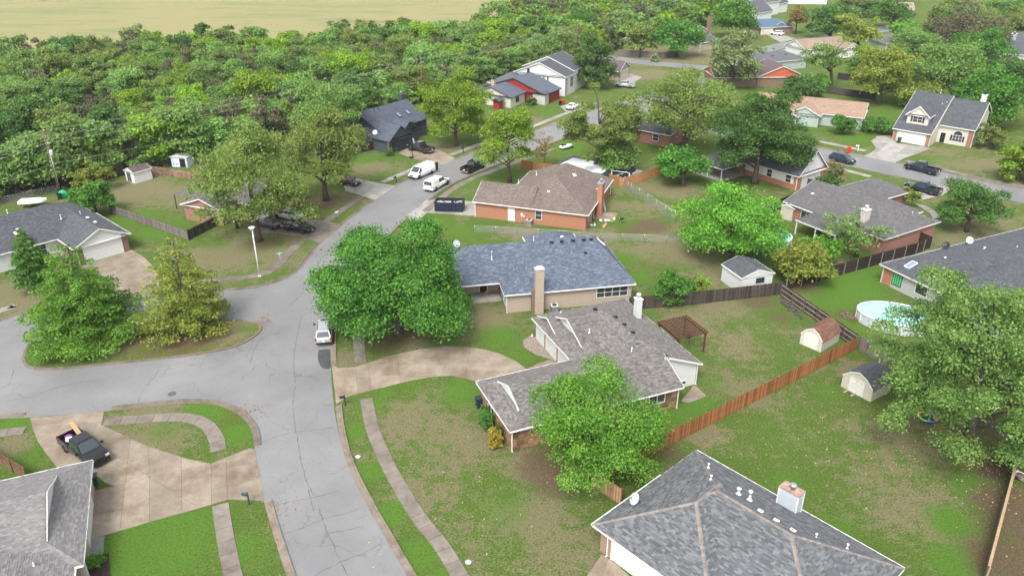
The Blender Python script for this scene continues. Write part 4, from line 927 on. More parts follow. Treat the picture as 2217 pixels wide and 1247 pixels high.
h.skylight((2.9, 2.0, 3.25), (1, 0, 0), (0, 1, .3), .75, 1.5); h.skylight((13.5, 9.6, 5.1), (1, 0, 0), (0, 1, .3), .8, 1.5); h.pipe(4.2, 6.4, 3.8, .15, r=.09); h.dish(1.0, 15.4, 2.9, 60); h.dish(.6, 11.4, 2.75, 20, dark); h.pipe(4.4, 13.6, 3.9, .2, r=.09); h.pipe(7, 16, 4.6, .2)
# ---- white two storey with dormer
h = House('dormer_house', 'white two storey house with dark grey roof, big dormer and arched window', (78.9, 158.0), -41.5, sh_dk, sid_c, detail=1)
yr, zr, yb, zb = 11.0, 8.5, 15.6, 6.0
h.slope([(-.3, 0, 2.6), (7.2, 0, 2.6), (7.2, yr, zr), (-.3, yr, zr)]); h.slope([(-.3, yr, zr), (7.2, yr, zr), (7.2, yb, zb), (-.3, yb, zb)])
h.slope([(7.2, 4.9, 3.62), (13.9, 4.9, 3.62), (13.9, yr, 8.1), (7.2, yr, 8.1)]); h.slope([(7.2, yr, 8.1), (13.9, yr, 8.1), (13.9, yb, 5.6), (7.2, yb, 5.6)])
for x, y0_, z0_, zt, mt in ((.0, .4, 2.7, zr, sid_c), (7.05, .4, 2.75, zr, sid_c), (13.5, 5.3, 3.8, 8.1, sid_c)):
    w = MB(); k = .08; pr = [(y0_, 0), (15.2, 0), (15.2, zb - .5 if x < 10 else 5.3), (yr, zt - .1), (y0_, z0_)]
    w.add([(x - k, a, b_) for a, b_ in pr] + [(x + k, a, b_) for a, b_ in pr], [(0, 1, 2, 3, 4)[::-1], (5, 6, 7, 8, 9)] + [(i, (i + 1) % 5, (i + 1) % 5 + 5, i + 5) for i in range(5)]); h.part('wall', w, mt)
w = MB(); w.bx(.08, 6.97, .4, .56, 0, 2.6); w.bx(7.13, 13.42, 5.3, 5.46, 0, 3.75); w.bx(.08, 13.42, 15.0, 15.16, 0, 5.4); h.part('wall', w, sid_c)
f = MB(); f.beam((-.3, -.02, 2.52), (7.2, -.02, 2.52), .06, .17); f.beam((7.25, 4.88, 3.54), (13.9, 4.88, 3.54), .06, .17)
for x in (-.3, 7.22): f.beam((x, 0, 2.52), (x, yr, zr - .08), .06, .18); f.beam((x, yr, zr - .08), (x, yb, zb - .08), .06, .18)
f.beam((13.92, 4.9, 3.54), (13.92, yr, 8.02), .06, .18); f.beam((13.92, yr, 8.02), (13.92, yb, 5.52), .06, .18); h.part('eaves_trim', f, white)
h.block(1.2, 5.9, 1.7, 9.5, 5.4, .85, 'y', ('g',), ('n',), z0=3.3, oh=.3)
h.caps.append((Vector((-.3, yr, zr)), Vector((7.2, yr, zr))))
h.finish(course=.17, tab=(.25, .5))
for x in (.32, 6.7): m = MB(); m.bx(x - .32, x + .32, .36, .5, 0, 2.45); h.part('brick_pier', m, bk_red)
m = MB(); m.bx(12.7, 13.6, 5.22, 5.4, 0, 3.5); h.part('brick_pier', m, bk_red)
h.garage(3.5, .4, -90, 4.9, 2.1); shut = M_plain('navy_shutter', (.025, .03, .06), .5)
h.window(3.55, 2.0, -90, 1.7, 1.2, 4.1, 2, 2, shut=shut); h.window(10.9, 5.3, -90, 1.7, 1.2, .75, 3, 2, arch=True, shut=shut); h.door(8.2, 5.3, -90, mat=dark); h.window(13.58, 9.6, 0, .5, 1.6, .7, 1, 1, frame=dark); h.chimney(12.6, 11.6, .9, .9, 7.0, 9.3, sid_w, white, dark); h.pipe(4.4, 11.6, 8.2, .9); h.pipe(6.0, 8.2, 6.8, .4); h.pipe(6.6, 8.8, 7.0, .4); h.downspout(13.7, 5.1, 3.4)
# ---- terracotta ranch and steep white gable
h = House('terracotta_house', 'long ranch house with terracotta shingle roof and pale green gable', (70.2, 169.1), -27.5, sh_or, sid_g, detail=1)
h.block(-17, 6.6, 0, 10.2, 2.6, .44, 'x', ('g',), ('g',)); h.block(-9, -2, -2.6, 6, 2.58, .5, 'y', ('g',), ('n',)); h.block(-13, -6.4, -4.2, 4, 2.3, .42, 'y', ('g',), ('n',))
h.finish(course=.2, tab=(.4, .8)); m = MB(); m.bx(6.16, 6.24, 6.5, 9.8, 0, 2.5); h.part('brick_panel', m, bk_brown); m = MB(); m.box(6.2, .1, 1.3, .12, .12, 2.5); h.part('porch_post', m, white); h.window(1.5, .4, -90, 1.6, 1.2, .9, 2, 1); h.pipe(-4.4, 4.4, 4.4, .5, cedar)
h = House('steep_house', 'steep grey roofed house with tall white gable under the big dark green tree', (48.95, 126.56), -53, sh_dk, sid_w, gable=sid_w)
h.block(-17, 0, 0, 8.6, 2.6, .92, 'x', ('g',), ('g',)); h.block(-18, -11, -6.6, 3, 2.4, .36, 'y', ('h', 3), ('n',), walls=False)
h.finish(course=.2, tab=(.35, .7)); m = MB(); m.bx(-16.5, -.38, .33, .39, 0, .95); m.bx(-1.2, -.38, .33, .391, .95, 2.5); h.part('brick_base', m, bk_org); m = MB(); m.bx(-.41, -.34, .4, 1.4, 0, 2.4); m.bx(-.41, -.335, 7.0, 8.2, 0, 3.2); h.part('brick_corner', m, bk_org)
h.window(-2.3, .4, -90, 1.0, 1.3, 1.0, 1, 2); h.window(-6.2, .4, -90, 1.0, 1.3, 1.0, 1, 2); h.window(-.4, 4.3, 0, .7, 1.1, 4.0, 1, 2); h.downspout(-.5, .25)
for x in (-17.6, -14.5, -11.4): m = MB(); m.box(x, -6.2, 1.2, .13, .13, 2.4); h.part('porch_post', m, white)
m = MB(); m.bx(-17.6, -11.3, -.2, .1, 0, 2.3); h.part('wall', m, bk_brown); m = MB(); m.bx(-17.8, -11.2, -6.4, 0, -.02, .12); h.part('porch_slab', m, concrete2)
h = House('brick_cottage', 'brick cottage with grey roof mostly hidden below the spreading oak', tuple(P(1430, 318))[:2], -38, sh_dk, bk_red, detail=1)
h.block(-13, 2, 0, 10, 2.6, .45, 'x', ('h', 5), ('g',)); h.finish(course=.2, tab=(.4, .8)); h.window(-1.5, .4, -90, 1.2, 1.3, .9, 1, 2); h.chimney(-3, 7.5, .9, .9, 0, 6.2, bk_org, white, True)
# ---- far houses
h = House('beige_garage_house', 'small beige house with cream garage door beside a white carport roof', (29.6, 216.5), 60, sh_plum, sid_beige, detail=0)
h.block(0, 8, 0, 14, 2.6, .55, 'y', ('g',), ('g',)); h.finish(); h.garage(4.2, .4, -90, 4.9, 2.2, M_siding('cream_door', (.62, .56, .45), .5))
h.slope([]) if False else None
m = MB(); m.bx(9.5, 15, 4, 9.5, 2.5, 2.62); h.part('carport_roof', m, white)
for x in (9.8, 14.7):
    for y in (4.3, 9.2): m = MB(); m.box(x, y, 1.25, .14, .14, 2.5); h.part('carport_post', m, dark)
h = House('orange_gable_house', 'brown brick house with bright orange gable and plum shingle roof', (63.7, 208.8), 3, sh_plum, bk_brown, gable=sid_or, detail=0)
h.block(-10, 9, .3, 12, 2.6, .33, 'x', ('g',), ('g',)); h.block(1.2, 14.8, 0, 12, 2.6, .42, 'y', ('g',), ('g',)); h.finish(); m = MB(); m.bx(14.6, 15.2, 2.4, 4.6, 0, 2.4); h.part('porch_screen', m, sid_or)
h = House('grey_roof_house', 'low house with smooth blue grey roof behind the orange gabled house', (72, 229), 22, sh_dk, sid_g, detail=0)
h.block(0, 17, 0, 11, 2.6, .35, 'x', ('h', 5), ('h', 5)); h.finish(); h.rvent(6, 3, 3.7); h.rvent(11, 3.2, 3.8)
h = House('white_gable_house', 'white house with tan roof wings and wide white gable beside the curving street', (92, 252), 24, M_shingle('sand_shingle', [(0, (.26, .19, .14)), (1., (.36, .28, .21))]), sid_w, detail=0)
h.block(0, 19, 0, 9, 2.6, .5, 'x', ('g',), ('g',)); h.block(11, 18, -6, 4, 2.6, .5, 'y', ('g',), ('g',)); h.block(1, 9, -2, 6, 2.6, .5, 'y', ('g',), ('g',)); h.finish()
h = House('blue_roof_house', 'small house with blue roof, cream garage and dark gable behind the white parked car', (92.2, 297.5), 14, M_shingle('blue_shingle', [(0, (.08, .14, .21)), (1., (.13, .2, .28))]), bk_brown, detail=0, gable=sid_blue)
h.block(-1, 13, 0, 11, 2.6, .42, 'x', ('g',), ('h', 4)); h.block(6.5, 10, 1.4, 6, 3.3, .5, 'y', ('g',), ('g',), walls=False); h.finish(); h.garage(2.0, .4, -90, 4.6, 2.1, sid_c)
h = House('tall_gable_house', 'tall pale house with grey roof and white end wall beyond the blue roofed house', (104, 345), 40, sh_dk, sid_w, detail=0)
h.block(0, 16, 0, 14, 5.5, .6, 'x', ('g',), ('g',)); h.block(-10, 2, -6, 6, 3.0, .7, 'x', ('g',), ('g',)); h.block(15, 26, 2, 12, 4, .6, 'x', ('g',), ('g',)); h.finish()
h = House('tan_roof_house', 'low brick house with tan roof and white garage end at the far green', (158, 352), -14, M_shingle('pale_tan_shingle', [(0, (.26, .20, .17)), (1., (.36, .29, .25))]), bk_org, detail=0, gable=sid_w)
h.block(-14, 14, 0, 10, 2.6, .5, 'x', ('g',), ('g',)); h.finish(); h.garage(13.6, 5, 0, 5, 2.4, white); h.window(2, .4, -90, 2.2, 1.5, .7, 2, 1)
h = House('tan_roof_bungalow', 'tan roofed bungalow farthest up behind the dark street tree', (128, 392), -6, MATS['pale_tan_shingle'], sid_w, detail=0); h.block(0, 22, 0, 11, 2.6, .5, 'x', ('g',), ('g',)); h.finish()
h = House('grey_wing_house', 'grey roofed house with white clad chimneys at the edge of the dense trees', (148, 243), -18, sh_dk, sid_grey, detail=0)
h.block(0, 24, 0, 12, 2.8, .42, 'x', ('h', 4), ('g',)); h.block(3, 18, 6, 20, 4.6, .4, 'x', ('g',), ('g',)); h.finish(); h.chimney(5, 9, 1.5, 1.0, 3, 7.6, sid_blue, white, True); h.chimney(9, 4.6, 1.6, 1.0, 3.2, 6.4, white, bk_mix, dark)
h = House('far_roof_house', 'pale blue roof just showing over far trees', (225, 330), 12, M_shingle('pale_blue_shingle', [(0, (.24, .29, .32)), (1., (.32, .37, .4))]), sid_w, detail=0); h.block(0, 20, 0, 12, 3, .45, 'x', ('h', 5), ('h', 5)); h.finish()
h = House('hidden_roof_house', 'grey roofed house showing between the olive street trees', (122, 262), 8, sh_mid, sid_w, detail=0); h.block(0, 16, 0, 11, 2.7, .42, 'x', ('h', 5), ('h', 5)); h.finish()
h = House('tan_outbuilding', 'small tan outbuilding with shallow roof behind the long grey fence', (35.5, 268), 20, sh_plum, sid_beige, detail=0, cat='outbuilding'); h.block(0, 6, 0, 6, 2.6, .35, 'y', ('g',), ('g',)); h.finish(); h.garage(3, .4, -90, 3.6, 2.0, sid_beige)
h = House('chimney_house', 'grey roofed house with tall dark brick chimney by the dense round tree', (60, 263), 30, sh_dk, sid_beige, detail=0); h.block(0, 10, 0, 9, 2.6, .4, 'x', ('h', 4), ('g',)); h.block(2, 12, 6, 18, 4.6, .5, 'y', ('g',), ('g',)); h.finish(); h.chimney(11, 6, 1.1, 1.1, 0, 10, bk_brown, dark, None)
# ---------------------------------------------------------------- sheds
def shed(px, ang, w, d, ze, pitch, label, roofm, wallm, gam=False, name='garden_shed', z=0):
    p = P(*px, z); h = House(name, label, (p.x, p.y), ang, roofm, wallm, cat='shed', group=None, oh=.12)
    if not gam: h.block(0, w, 0, d, ze, pitch, 'y', ('g',), ('g',)); h.finish(course=.16)
    else:
        k = .22 * w; zk = ze + .75; zr_ = zk + .42
        for a, b_ in (((-.12, ze - .1), (k, zk)), ((k, zk), (w / 2, zr_)), ((w / 2, zr_), (w - k, zk)), ((w - k, zk), (w + .12, ze - .1))): h.slope([(a[0], -.1, a[1]), (b_[0], -.1, b_[1]), (b_[0], d + .1, b_[1]), (a[0], d + .1, a[1])])
        prof = [(0, 0), (w, 0), (w, ze), (w - k, zk - .04), (w / 2, zr_ - .04), (k, zk - .04), (0, ze)]
        m = MB(); n = len(prof); m.add([(a, 0, b_) for a, b_ in prof] + [(a, d, b_) for a, b_ in prof], [tuple(range(n)), tuple(range(2 * n - 1, n - 1, -1))] + [(i + n, (i + 1) % n + n, (i + 1) % n, i) for i in range(n)]); h.part('wall', m, wallm)
        f = MB()
        for i in range(2, 6): a, b_ = prof[i], prof[i + 1]; f.beam((a[0], -.09, a[1] + .02), (b_[0], -.09, b_[1] + .02), .05, .12)
        h.part('rake_board', f, white); h.finish(course=.16)
        for sg in (-1, 1):
            m = MB(); x0 = w / 2 + (sg - 1) * .42 + .02; x1 = x0 + .80; m.bx(x0, x1, -.05, -.005, .08, ze + .35); dr = h.part('shed_door', m, M_plain('shed_door_' + wallm.name, (.6, .58, .52), .6, .2, 2) if True else 0)
            t = MB()
            for a, b_ in (((x0, .1), (x0, ze + .3)), ((x1, .1), (x1, ze + .3)), ((x0, .1), (x1, .1)), ((x0, ze + .3), (x1, ze + .3)), ((x0, ze * .55), (x1, ze * .55)), ((x0, .1), (x1, ze * .55)), ((x0, ze * .55), (x1, .1))): t.beam((a[0], -.07, a[1]), (b_[0], -.07, b_[1]), .03, .07)
            t.build('cross_brace', white, dr)
    return h
sid_shed = M_siding('cream_panel', (.66, .63, .54), .4)
h = shed((1730.5, 743.5), -49.2, 2.6, 3.9, 1.35, 0, 'cream barn shed with brown shingled gambrel roof by the cedar fence', M_shingle('rust_shingle', [(0, (.15, .072, .05)), (.5, (.2, .105, .075)), (1., (.26, .15, .11))]), sid_shed, True)
h = shed((1820, 836), -56.3, 3.4, 3.4, 1.4, 0, 'worn cream barn shed with charcoal gambrel roof and ramp boards', sh_dk, M_siding('worn_cream_panel', (.60, .57, .47), .4), True)
for x in (.95, 1.75): m = MB(); m.beam((x, -.1, .12), (x - .05, -.75, .03), .2, .05); h.part('ramp_board', m, M_plain('ramp_wood', (.32, .24, .16), .8))
h = shed((1606, 604), 19, 4.9, 4.6, 2.3, .36, 'white garden shed with slate roof behind the dark picket fence', sh_dk, sid_w, z=2.25); h.window(2.9, .12, -90, 1.1, .6, 1.25, 2, 1, frame=dark)
h = shed((272, 392), -35, 3.0, 3.6, 2.0, .45, 'small white shed with dark door and brown roof on the back lawn', sh_plum, M_siding('shed_white', (.8, .8, .78), .3)); h.door(1.3, .12, -90, .9, 1.7, M_plain('shed_grey_door', (.10, .10, .12), .5), dark, z=.1)
h = shed((371, 362), -9.5, 3.4, 2.6, 2.0, .12, 'pale metal shed with open dark doorway against the trees', M_plain('pale_metal', (.55, .58, .62), .4), M_plain('pale_metal_wall', (.52, .58, .64), .45)); h.door(2.4, .12, -90, 1.2, 1.7, dark)  # solid dark panel paints the unlit inside of the open doorway
h = shed((1685, 473), -39, 2.2, 3.4, 2.1, .5, 'beige panel shed with grey roof against the patio house', sh_mid, M_siding('beige_panel', (.52, .48, .41), .4))
# ---------------------------------------------------------------- fences
PICK = MB().add([(-.5, -.5, 0), (.5, -.5, 0), (.5, .5, 0), (-.5, .5, 0), (-.5, -.5, .965), (.5, -.5, .965), (.5, .5, .965), (-.5, .5, .965), (-.28, -.5, 1), (.28, -.5, 1), (.28, .5, 1), (-.28, .5, 1)],
                [(0, 1, 5, 4), (1, 2, 6, 5), (2, 3, 7, 6), (3, 0, 4, 7), (4, 5, 9, 8), (5, 6, 10, 9), (6, 7, 11, 10), (7, 4, 8, 11), (8, 9, 10, 11)])
w_cedar = M_plain('cedar_picket', (.235, .098, .038), .75, .35, 2.5, .1, objvar=.45)
w_grey = M_plain('grey_picket', (.135, .118, .105), .85, .35, 2.5, .1, objvar=.4)
w_dark = M_plain('dark_picket', (.050, .040, .034), .85, .35, 2.5, .1, objvar=.5)
w_choc = M_plain('chocolate_picket', (.034, .024, .019), .8, .3, 2.5, .1, objvar=.35)
w_pale = M_plain('pale_rail', (.30, .255, .215), .85, .25, 2.5)
w_fresh = M_plain('fresh_cedar', (.33, .165, .07), .75, .25, 2.5, .1, objvar=.3)
def fence(pts, label, mat, h=1.83, rail=None, railside=1, single=False, group='wood privacy fences', pw=.14, postm=None, name='picket_fence', lean=.0):
    W = [P(*p) for p in pts]; root = thing(name, label, 'fence', W[0], 0, None); o = W[0]; rm_ = rail or mat; pm = PICK.mesh('picket', mat); k = 0; fr = random.Random(int(pts[0][0]))
    for a, b in zip(W[:-1], W[1:]):
        L = (b - a).length; d = (b - a).normalized(); nrm = Vector((-d.y, d.x, 0)); ang = math.atan2(d.y, d.x); n = max(1, round(L / 2.4)); bay = L / n
        for i in range(n + 1):
            p = a + d * (i * bay) - o + nrm * (railside * .085); m = MB(); m.box(p.x, p.y, (h - .04) / 2, .09, .09, h - .04, ang); m.build('post', postm or rm_, root)
        for z in (.3, h * .52, h - .25):
            m = MB(); p, q = a - o + nrm * (railside * .038), b - o + nrm * (railside * .038); m.beam(p + Vector((0, 0, z)), q + Vector((0, 0, z)), .038, .085); m.build('rail', rm_, root)
        n2 = int(L / (pw + .004)); st_ = L / n2; bmb = None
        for i in range(n2):
            p = a + d * ((i + .5) * st_) - o; hh = h * fr.uniform(.985, 1.012); z0 = fr.uniform(.02, .06)
            if single:
                ob = inst('picket', pm, root, (p.x, p.y, z0), (fr.uniform(-.012, .012), fr.uniform(-.006, .006), ang), (pw, .018, hh - z0))
            else:
                if bmb is None or i % 17 == 0:
                    if bmb: tag(bmb.build('picket_panel', mat, root), kind='stuff')
                    bmb = MB()
                bmb.box(p.x, p.y, (hh + z0) / 2, pw, .018, hh - z0, ang + fr.uniform(-.03, .03))
        if bmb: tag(bmb.build('picket_panel', mat, root), kind='stuff')
    return root
fence([(1292, 1046), (1405, 988), (1853, 757)], 'orange cedar privacy fence running between the two back lawns', w_cedar, 1.75, railside=1, single=True)
fence([(1283, 1052), (1342, 1092)], 'short weathered cedar fence return beside the charcoal hip roof', M_plain('bleached_cedar', (.30, .17, .10), .8, .35, 2.5, objvar=.4), 1.75, railside=1, single=True)
fence([(1362, 672), (1500, 660), (1690, 638)], 'dark weathered picket fence behind the white shed', w_dark, 1.8, railside=1, single=True)
fence([(1690, 641), (1853, 756)], 'grey fence with pale rails beside the brown roofed barn shed', w_dark, 1.8, rail=w_pale, railside=-1, single=True, postm=M_plain('post_brown', (.10, .075, .06), .8))
fence([(1856, 757), (1935, 806), (2060, 885), (2240, 995)], 'silvery weathered board fence running under the large pale tree', w_grey, 1.8, railside=1, single=True)
fence([(1700, 628), (1797, 602), (1981, 551), (2013, 537)], 'dark chocolate fence with metal posts between the two right hand yards', w_choc, 1.8, railside=-1, postm=metal)
fence([(2013, 537), (1969, 516)], 'short dark fence closing off the red brick side wall', w_choc, 1.7, railside=-1)
fence([(1668, 462), (1745, 428)], 'dark fence behind the beige panel shed', w_choc, 1.8, railside=1)
fence([(1738, 404), (1790, 416)], 'short dark fence beside the round evergreen bush', w_dark, 1.6, railside=1)
fence([(240, 461), (330, 492), (409, 521)], 'long grey rail fence beside the bright green side lawn', w_grey, 1.5, rail=M_plain('rail_grey', (.2, .17, .145), .85), railside=-1, single=True)
fence([(409, 521), (472, 488)], 'dark solid fence at the corner of the low brick house', w_dark, 1.6, railside=1, single=True)
fence([(215, 392), (272, 380)], 'dark brown fence behind the small white shed', w_choc, 1.9, railside=1)
fence([(330, 376), (440, 392)], 'weathered low fence in front of the pale metal shed', M_plain('rusty_fence', (.20, .13, .09), .85, .4, 1.5, objvar=.3), 1.4, railside=-1)
fence([(1128, 366), (1215, 379)], 'cedar fence beside the gnarled reddish trunk', w_fresh, 1.75, railside=1)
fence([(1318, 396), (1349, 406), (1392, 392), (1450, 372)], 'cedar fence corner where the chain link begins', w_fresh, 1.75, railside=1)
fence([(1338, 120), (1437, 128), (1478, 112)], 'long grey fence along the far side street', w_grey, 1.8, railside=1)
fence([(1790, 203), (1895, 217)], 'dark fence behind the terracotta roofed ranch', w_dark, 1.8, railside=-1)
fence([(1812, 172), (1872, 180)], 'grey fence at the back of the shaded far lawn', w_dark, 1.8, railside=1)
fence([(-30, 985), (0, 1004), (62, 1040)], 'brown fence stub beside the weathered grey roof', M_plain('brown_fence', (.15, .085, .05), .8, .3, 2, objvar=.3), 1.5, railside=-1, single=True)
fence([(2199, 995), (2168, 1100), (2128, 1262)], 'weathered fence with wide top cap seen along its length by the wheelbarrow', w_grey, 1.7, rail=M_plain('cap_wood', (.33, .235, .14), .8), railside=1)
a, b_ = P(2199, 995), P(2128, 1262); m = MB(); m.beam((0, 0, 1.73), (b_.x - a.x, b_.y - a.y, 1.73), .2, .05); m.build('cap_board', MATS['cap_wood'], [o for o in COL.objects if o.name.startswith('picket_fence')][-1])
fence([(783, 331), (822, 322)], 'short dark fence beside the slate blue garage', w_choc, 1.7, railside=1)
fence([(2122, 311), (2160, 305)], 'tan fence beside the dormer house end wall', w_fresh, 1.7, railside=1)
fence([(1855, 277), (1925, 290)], 'dark fence overgrown with vine beside the terracotta house', w_dark, 1.5, railside=1)
# chain link
cm, nt, b = newmat('chain_link'); v = coords(nt); tr = nt.nodes.new('ShaderNodeBsdfTransparent'); df = nd(nt, 'ShaderNodeBsdfDiffuse'); df.inputs[0].default_value = (.32, .34, .34, 1); ms = nt.nodes.new('ShaderNodeMixShader'); ms.inputs[0].default_value = .22
nt.links.new(tr.outputs[0], ms.inputs[1]); nt.links.new(df.outputs[0], ms.inputs[2]); nt.links.new(ms.outputs[0], nt.nodes['Material Output'].inputs[0])
def chain(pts, label, h=1.2):
    W = [P(*p) for p in pts]; o = W[0]; root = thing('chain_link_fence', label, 'fence', o)
    for a, b in zip(W[:-1], W[1:]):
        L = (b - a).length; n = max(1, round(L / 3)); a_, b__ = a - o, b - o
        MB().add([a_ + Vector((0, 0, .03)), b__ + Vector((0, 0, .03)), b__ + Vector((0, 0, h)), a_ + Vector((0, 0, h))], [(0, 1, 2, 3)]).build('mesh_panel', cm, root)
        m = MB(); m.tube([a_ + Vector((0, 0, h)), b__ + Vector((0, 0, h))], .022, 6); m.build('top_rail', metal, root)
        for i in range(n + 1): p = a_ + (b__ - a_) * (i / n); m = MB(); m.tube([p, p + Vector((0, 0, h + .06))], .03, 6); m.build('post', metal, root)
chain([(1349, 407), (1460, 482)], 'tall chain link fence running down from the cedar corner', 1.8)
chain([(1028, 503), (1120, 508), (1300, 520), (1490, 527)], 'low chain link fence behind the blue roofed house', 1.1)
chain([(0, 441), (60, 428), (126, 413)], 'low wire fence at the foot of the wood', 1.0)
# ---------------------------------------------------------------- trees
bark = M_plain('bark', (.075, .058, .045), .95, .35, 4, .6); bark2 = M_plain('grey_bark', (.13, .115, .10), .95, .3, 4, .6)
LG = lambda n, *c: M_leaf(n, c)
lf_maple = LG('leaf_maple', (.018, .062, .010), (.042, .125, .018), (.085, .200, .030))
lf_dark = LG('leaf_dark', (.020, .052, .012), (.042, .098, .020), (.078, .150, .032))
lf_bright = LG('leaf_bright', (.030, .096, .012), (.072, .182, .021), (.140, .285, .044))
lf_lime = LG('leaf_lime', (.048, .110, .011), (.108, .200, .018), (.190, .285, .033))
lf_olive = LG('leaf_olive', (.044, .074, .014), (.092, .135, .028), (.155, .200, .052))
lf_yell = LG('leaf_yellowing', (.058, .092, .012), (.125, .170, .026), (.215, .225, .050))
lf_pale = LG('leaf_pale', (.070, .105, .040), (.135, .190, .070), (.230, .280, .135))
lf_ash = LG('leaf_ash', (.040, .095, .020), (.094, .180, .040), (.172, .272, .078))
lf_brown = LG('leaf_browning', (.048, .050, .026), (.082, .082, .044), (.115, .112, .066))
lf_rust = LG('leaf_rust', (.09, .06, .02), (.16, .12, .035), (.20, .17, .06))
def leaves_mesh(name, pts, dirs, size, mat, rs):
    n = len(pts); nrm = dirs * .55 + rs.normal(size=(n, 3)) * .55 + np.array([0, 0, .45]); nrm /= np.linalg.norm(nrm, axis=1)[:, None] + 1e-9
    t = rs.normal(size=(n, 3)); t -= nrm * (t * nrm).sum(1)[:, None]; t /= np.linalg.norm(t, axis=1)[:, None] + 1e-9; bt = np.cross(nrm, t)
    s = size * rs.uniform(.55, 1.35, n)[:, None]; w = s * rs.uniform(.55, .9, n)[:, None]
    V = np.stack([pts - t * s * .5, pts + bt * w * .5 - nrm * s * .12 + t * s * .08, pts + t * s * .55 - nrm * s * .05, pts - bt * w * .5 - nrm * s * .12 + t * s * .08], 1).reshape(-1, 3)
    me = bpy.data.meshes.new(name); me.vertices.add(4 * n); me.vertices.foreach_set('co', V.astype(np.float32).ravel()); me.loops.add(4 * n); me.loops.foreach_set('vertex_index', np.arange(4 * n, dtype=np.int32))
    me.polygons.add(n); me.polygons.foreach_set('loop_start', np.arange(0, 4 * n, 4, dtype=np.int32)); me.update(calc_edges=True); me.materials.append(mat); return me
def tree_parts(h, rad, zb, style, mat, nleaf, size, seed, bk=None, gaps=.0, squash=None, lean=(0, 0), lobes=None):
    rs = np.random.RandomState(seed); r_ = random.Random(seed); bk = bk or bark; L = []; crown_h = h - zb; zc = zb + crown_h * .5
    if style in ('round', 'spread', 'sparse'):
        K = lobes or {'round': 34, 'spread': 30, 'sparse': 26}[style]
        zm = zb + crown_h * .36
        for i in range(K):
            u = rs.normal(size=3); u /= np.linalg.norm(u); hz = math.hypot(u[0], u[1]) + 1e-6
            if style == 'sparse': f = r_.uniform(.4, .98)
            else: f = r_.uniform(.5, .88)
            rho = rad * f * (math.sqrt(max(0, 1 - u[2] ** 2)) if u[2] > 0 else r_.uniform(.55, 1.0)); zz = zm + u[2] * f * ((h - zm) if u[2] > 0 else (zm - zb))
            c = np.array([u[0] / hz * rho, u[1] / hz * rho, zz]); lr = rad * r_.uniform(.20, .34) * (.72 if style == 'sparse' else 1) * math.sqrt(34 / max(K, 24))
            L.append((c + np.array([lean[0], lean[1], 0]) * max(0, (c[2] - zb) / max(crown_h, .1)), np.array([lr, lr, lr * r_.uniform(.62, .85)])))
        if style == 'round': L.append((np.array([0, 0, zc]), np.array([rad * .6, rad * .6, crown_h * .34])))
    elif style == 'conical':
        T = 11
        for i in range(T):
            t = (i + .5) / T; z = zb + crown_h * t; rr = rad * (1 - t) ** .58 * r_.uniform(.85, 1.08); nb = max(3, int(9 * (1 - t) + 3)); ph = r_.uniform(0, 6)
            for k in range(nb):
                a = ph + 2 * math.pi * k / nb + r_.uniform(-.25, .25); e = rr * r_.uniform(.7, 1.1)
                for q in (.45, .82): L.append((np.array([math.cos(a) * e * q, math.sin(a) * e * q, z - .05 * e * q * q + r_.uniform(-.15, .15)]), np.array([e * .25 + .12, e * .25 + .12, .16 + .035 * rad])))
        L.append((np.array([0, 0, h - .5]), np.array([.4, .4, .6])))
    wts = np.array([l[1][0] ** 2 for l in L]); wts /= wts.sum(); cnt = np.maximum(4, (wts * nleaf).astype(int)); P_ = []; D_ = []
    for (c, r3), n in zip(L, cnt):
        if gaps and r_.random() < gaps: n = n // 3
        d = rs.normal(size=(n, 3)); d /= np.linalg.norm(d, axis=1)[:, None]; d[:, 2] = np.where(d[:, 2] < -.35, -d[:, 2] * .8, d[:, 2])
        rr = rs.uniform(.35, 1.0, n) ** .45 * (1 + .16 * rs.normal(size=n)); wob = 1 + .18 * np.sin(d[:, 0] * 5 + c[0]) * np.cos(d[:, 1] * 6 + c[1])
        P_.append(c + d * r3 * (rr * wob)[:, None]); D_.append(d)
    pts = np.concatenate(P_); dirs = np.concatenate(D_); pts[:, 2] = np.maximum(pts[:, 2], .25)
    crown = leaves_mesh('crown', pts, dirs, size, mat, rs)
    m = MB(); tr = max(.09, rad * .052 if style != 'conical' else rad * .04); zt = zb + crown_h * (.45 if style != 'conical' else .97)
    pth = [Vector((0, 0, -.1)), Vector((r_.uniform(-.1, .1) * tr * 4, r_.uniform(-.1, .1) * tr * 4, zb * .5)), Vector((lean[0] * .15, lean[1] * .15, max(zb, .5))), Vector((lean[0] * .5, lean[1] * .5, zt))]
    m.tube(pth, [tr * 1.45, tr, tr * .85, tr * .3], 9); order = list(range(len(L))); r_.shuffle(order)
    for i in order[:26 if style != 'conical' else 60]:
        c = L[i][0]; s0 = Vector((lean[0] * .2, lean[1] * .2, max(zb * .75, min(float(c[2]) - .35 * (float(c[0]) ** 2 + float(c[1]) ** 2) ** .5, zt * .98)))); e = Vector(c.tolist()); mid = s0.lerp(e, .5) + Vector((r_.uniform(-.2, .2), r_.uniform(-.2, .2), .12 * (e - s0).length if style != 'conical' else .1)); k = .4 if style != 'conical' else .22
        m.tube([s0, mid, e, e + (e - mid) * .35], [tr * k, tr * k * .6, tr * k * .28, .012], 5, cap=False)
    return m.mesh('trunk', bk), crown
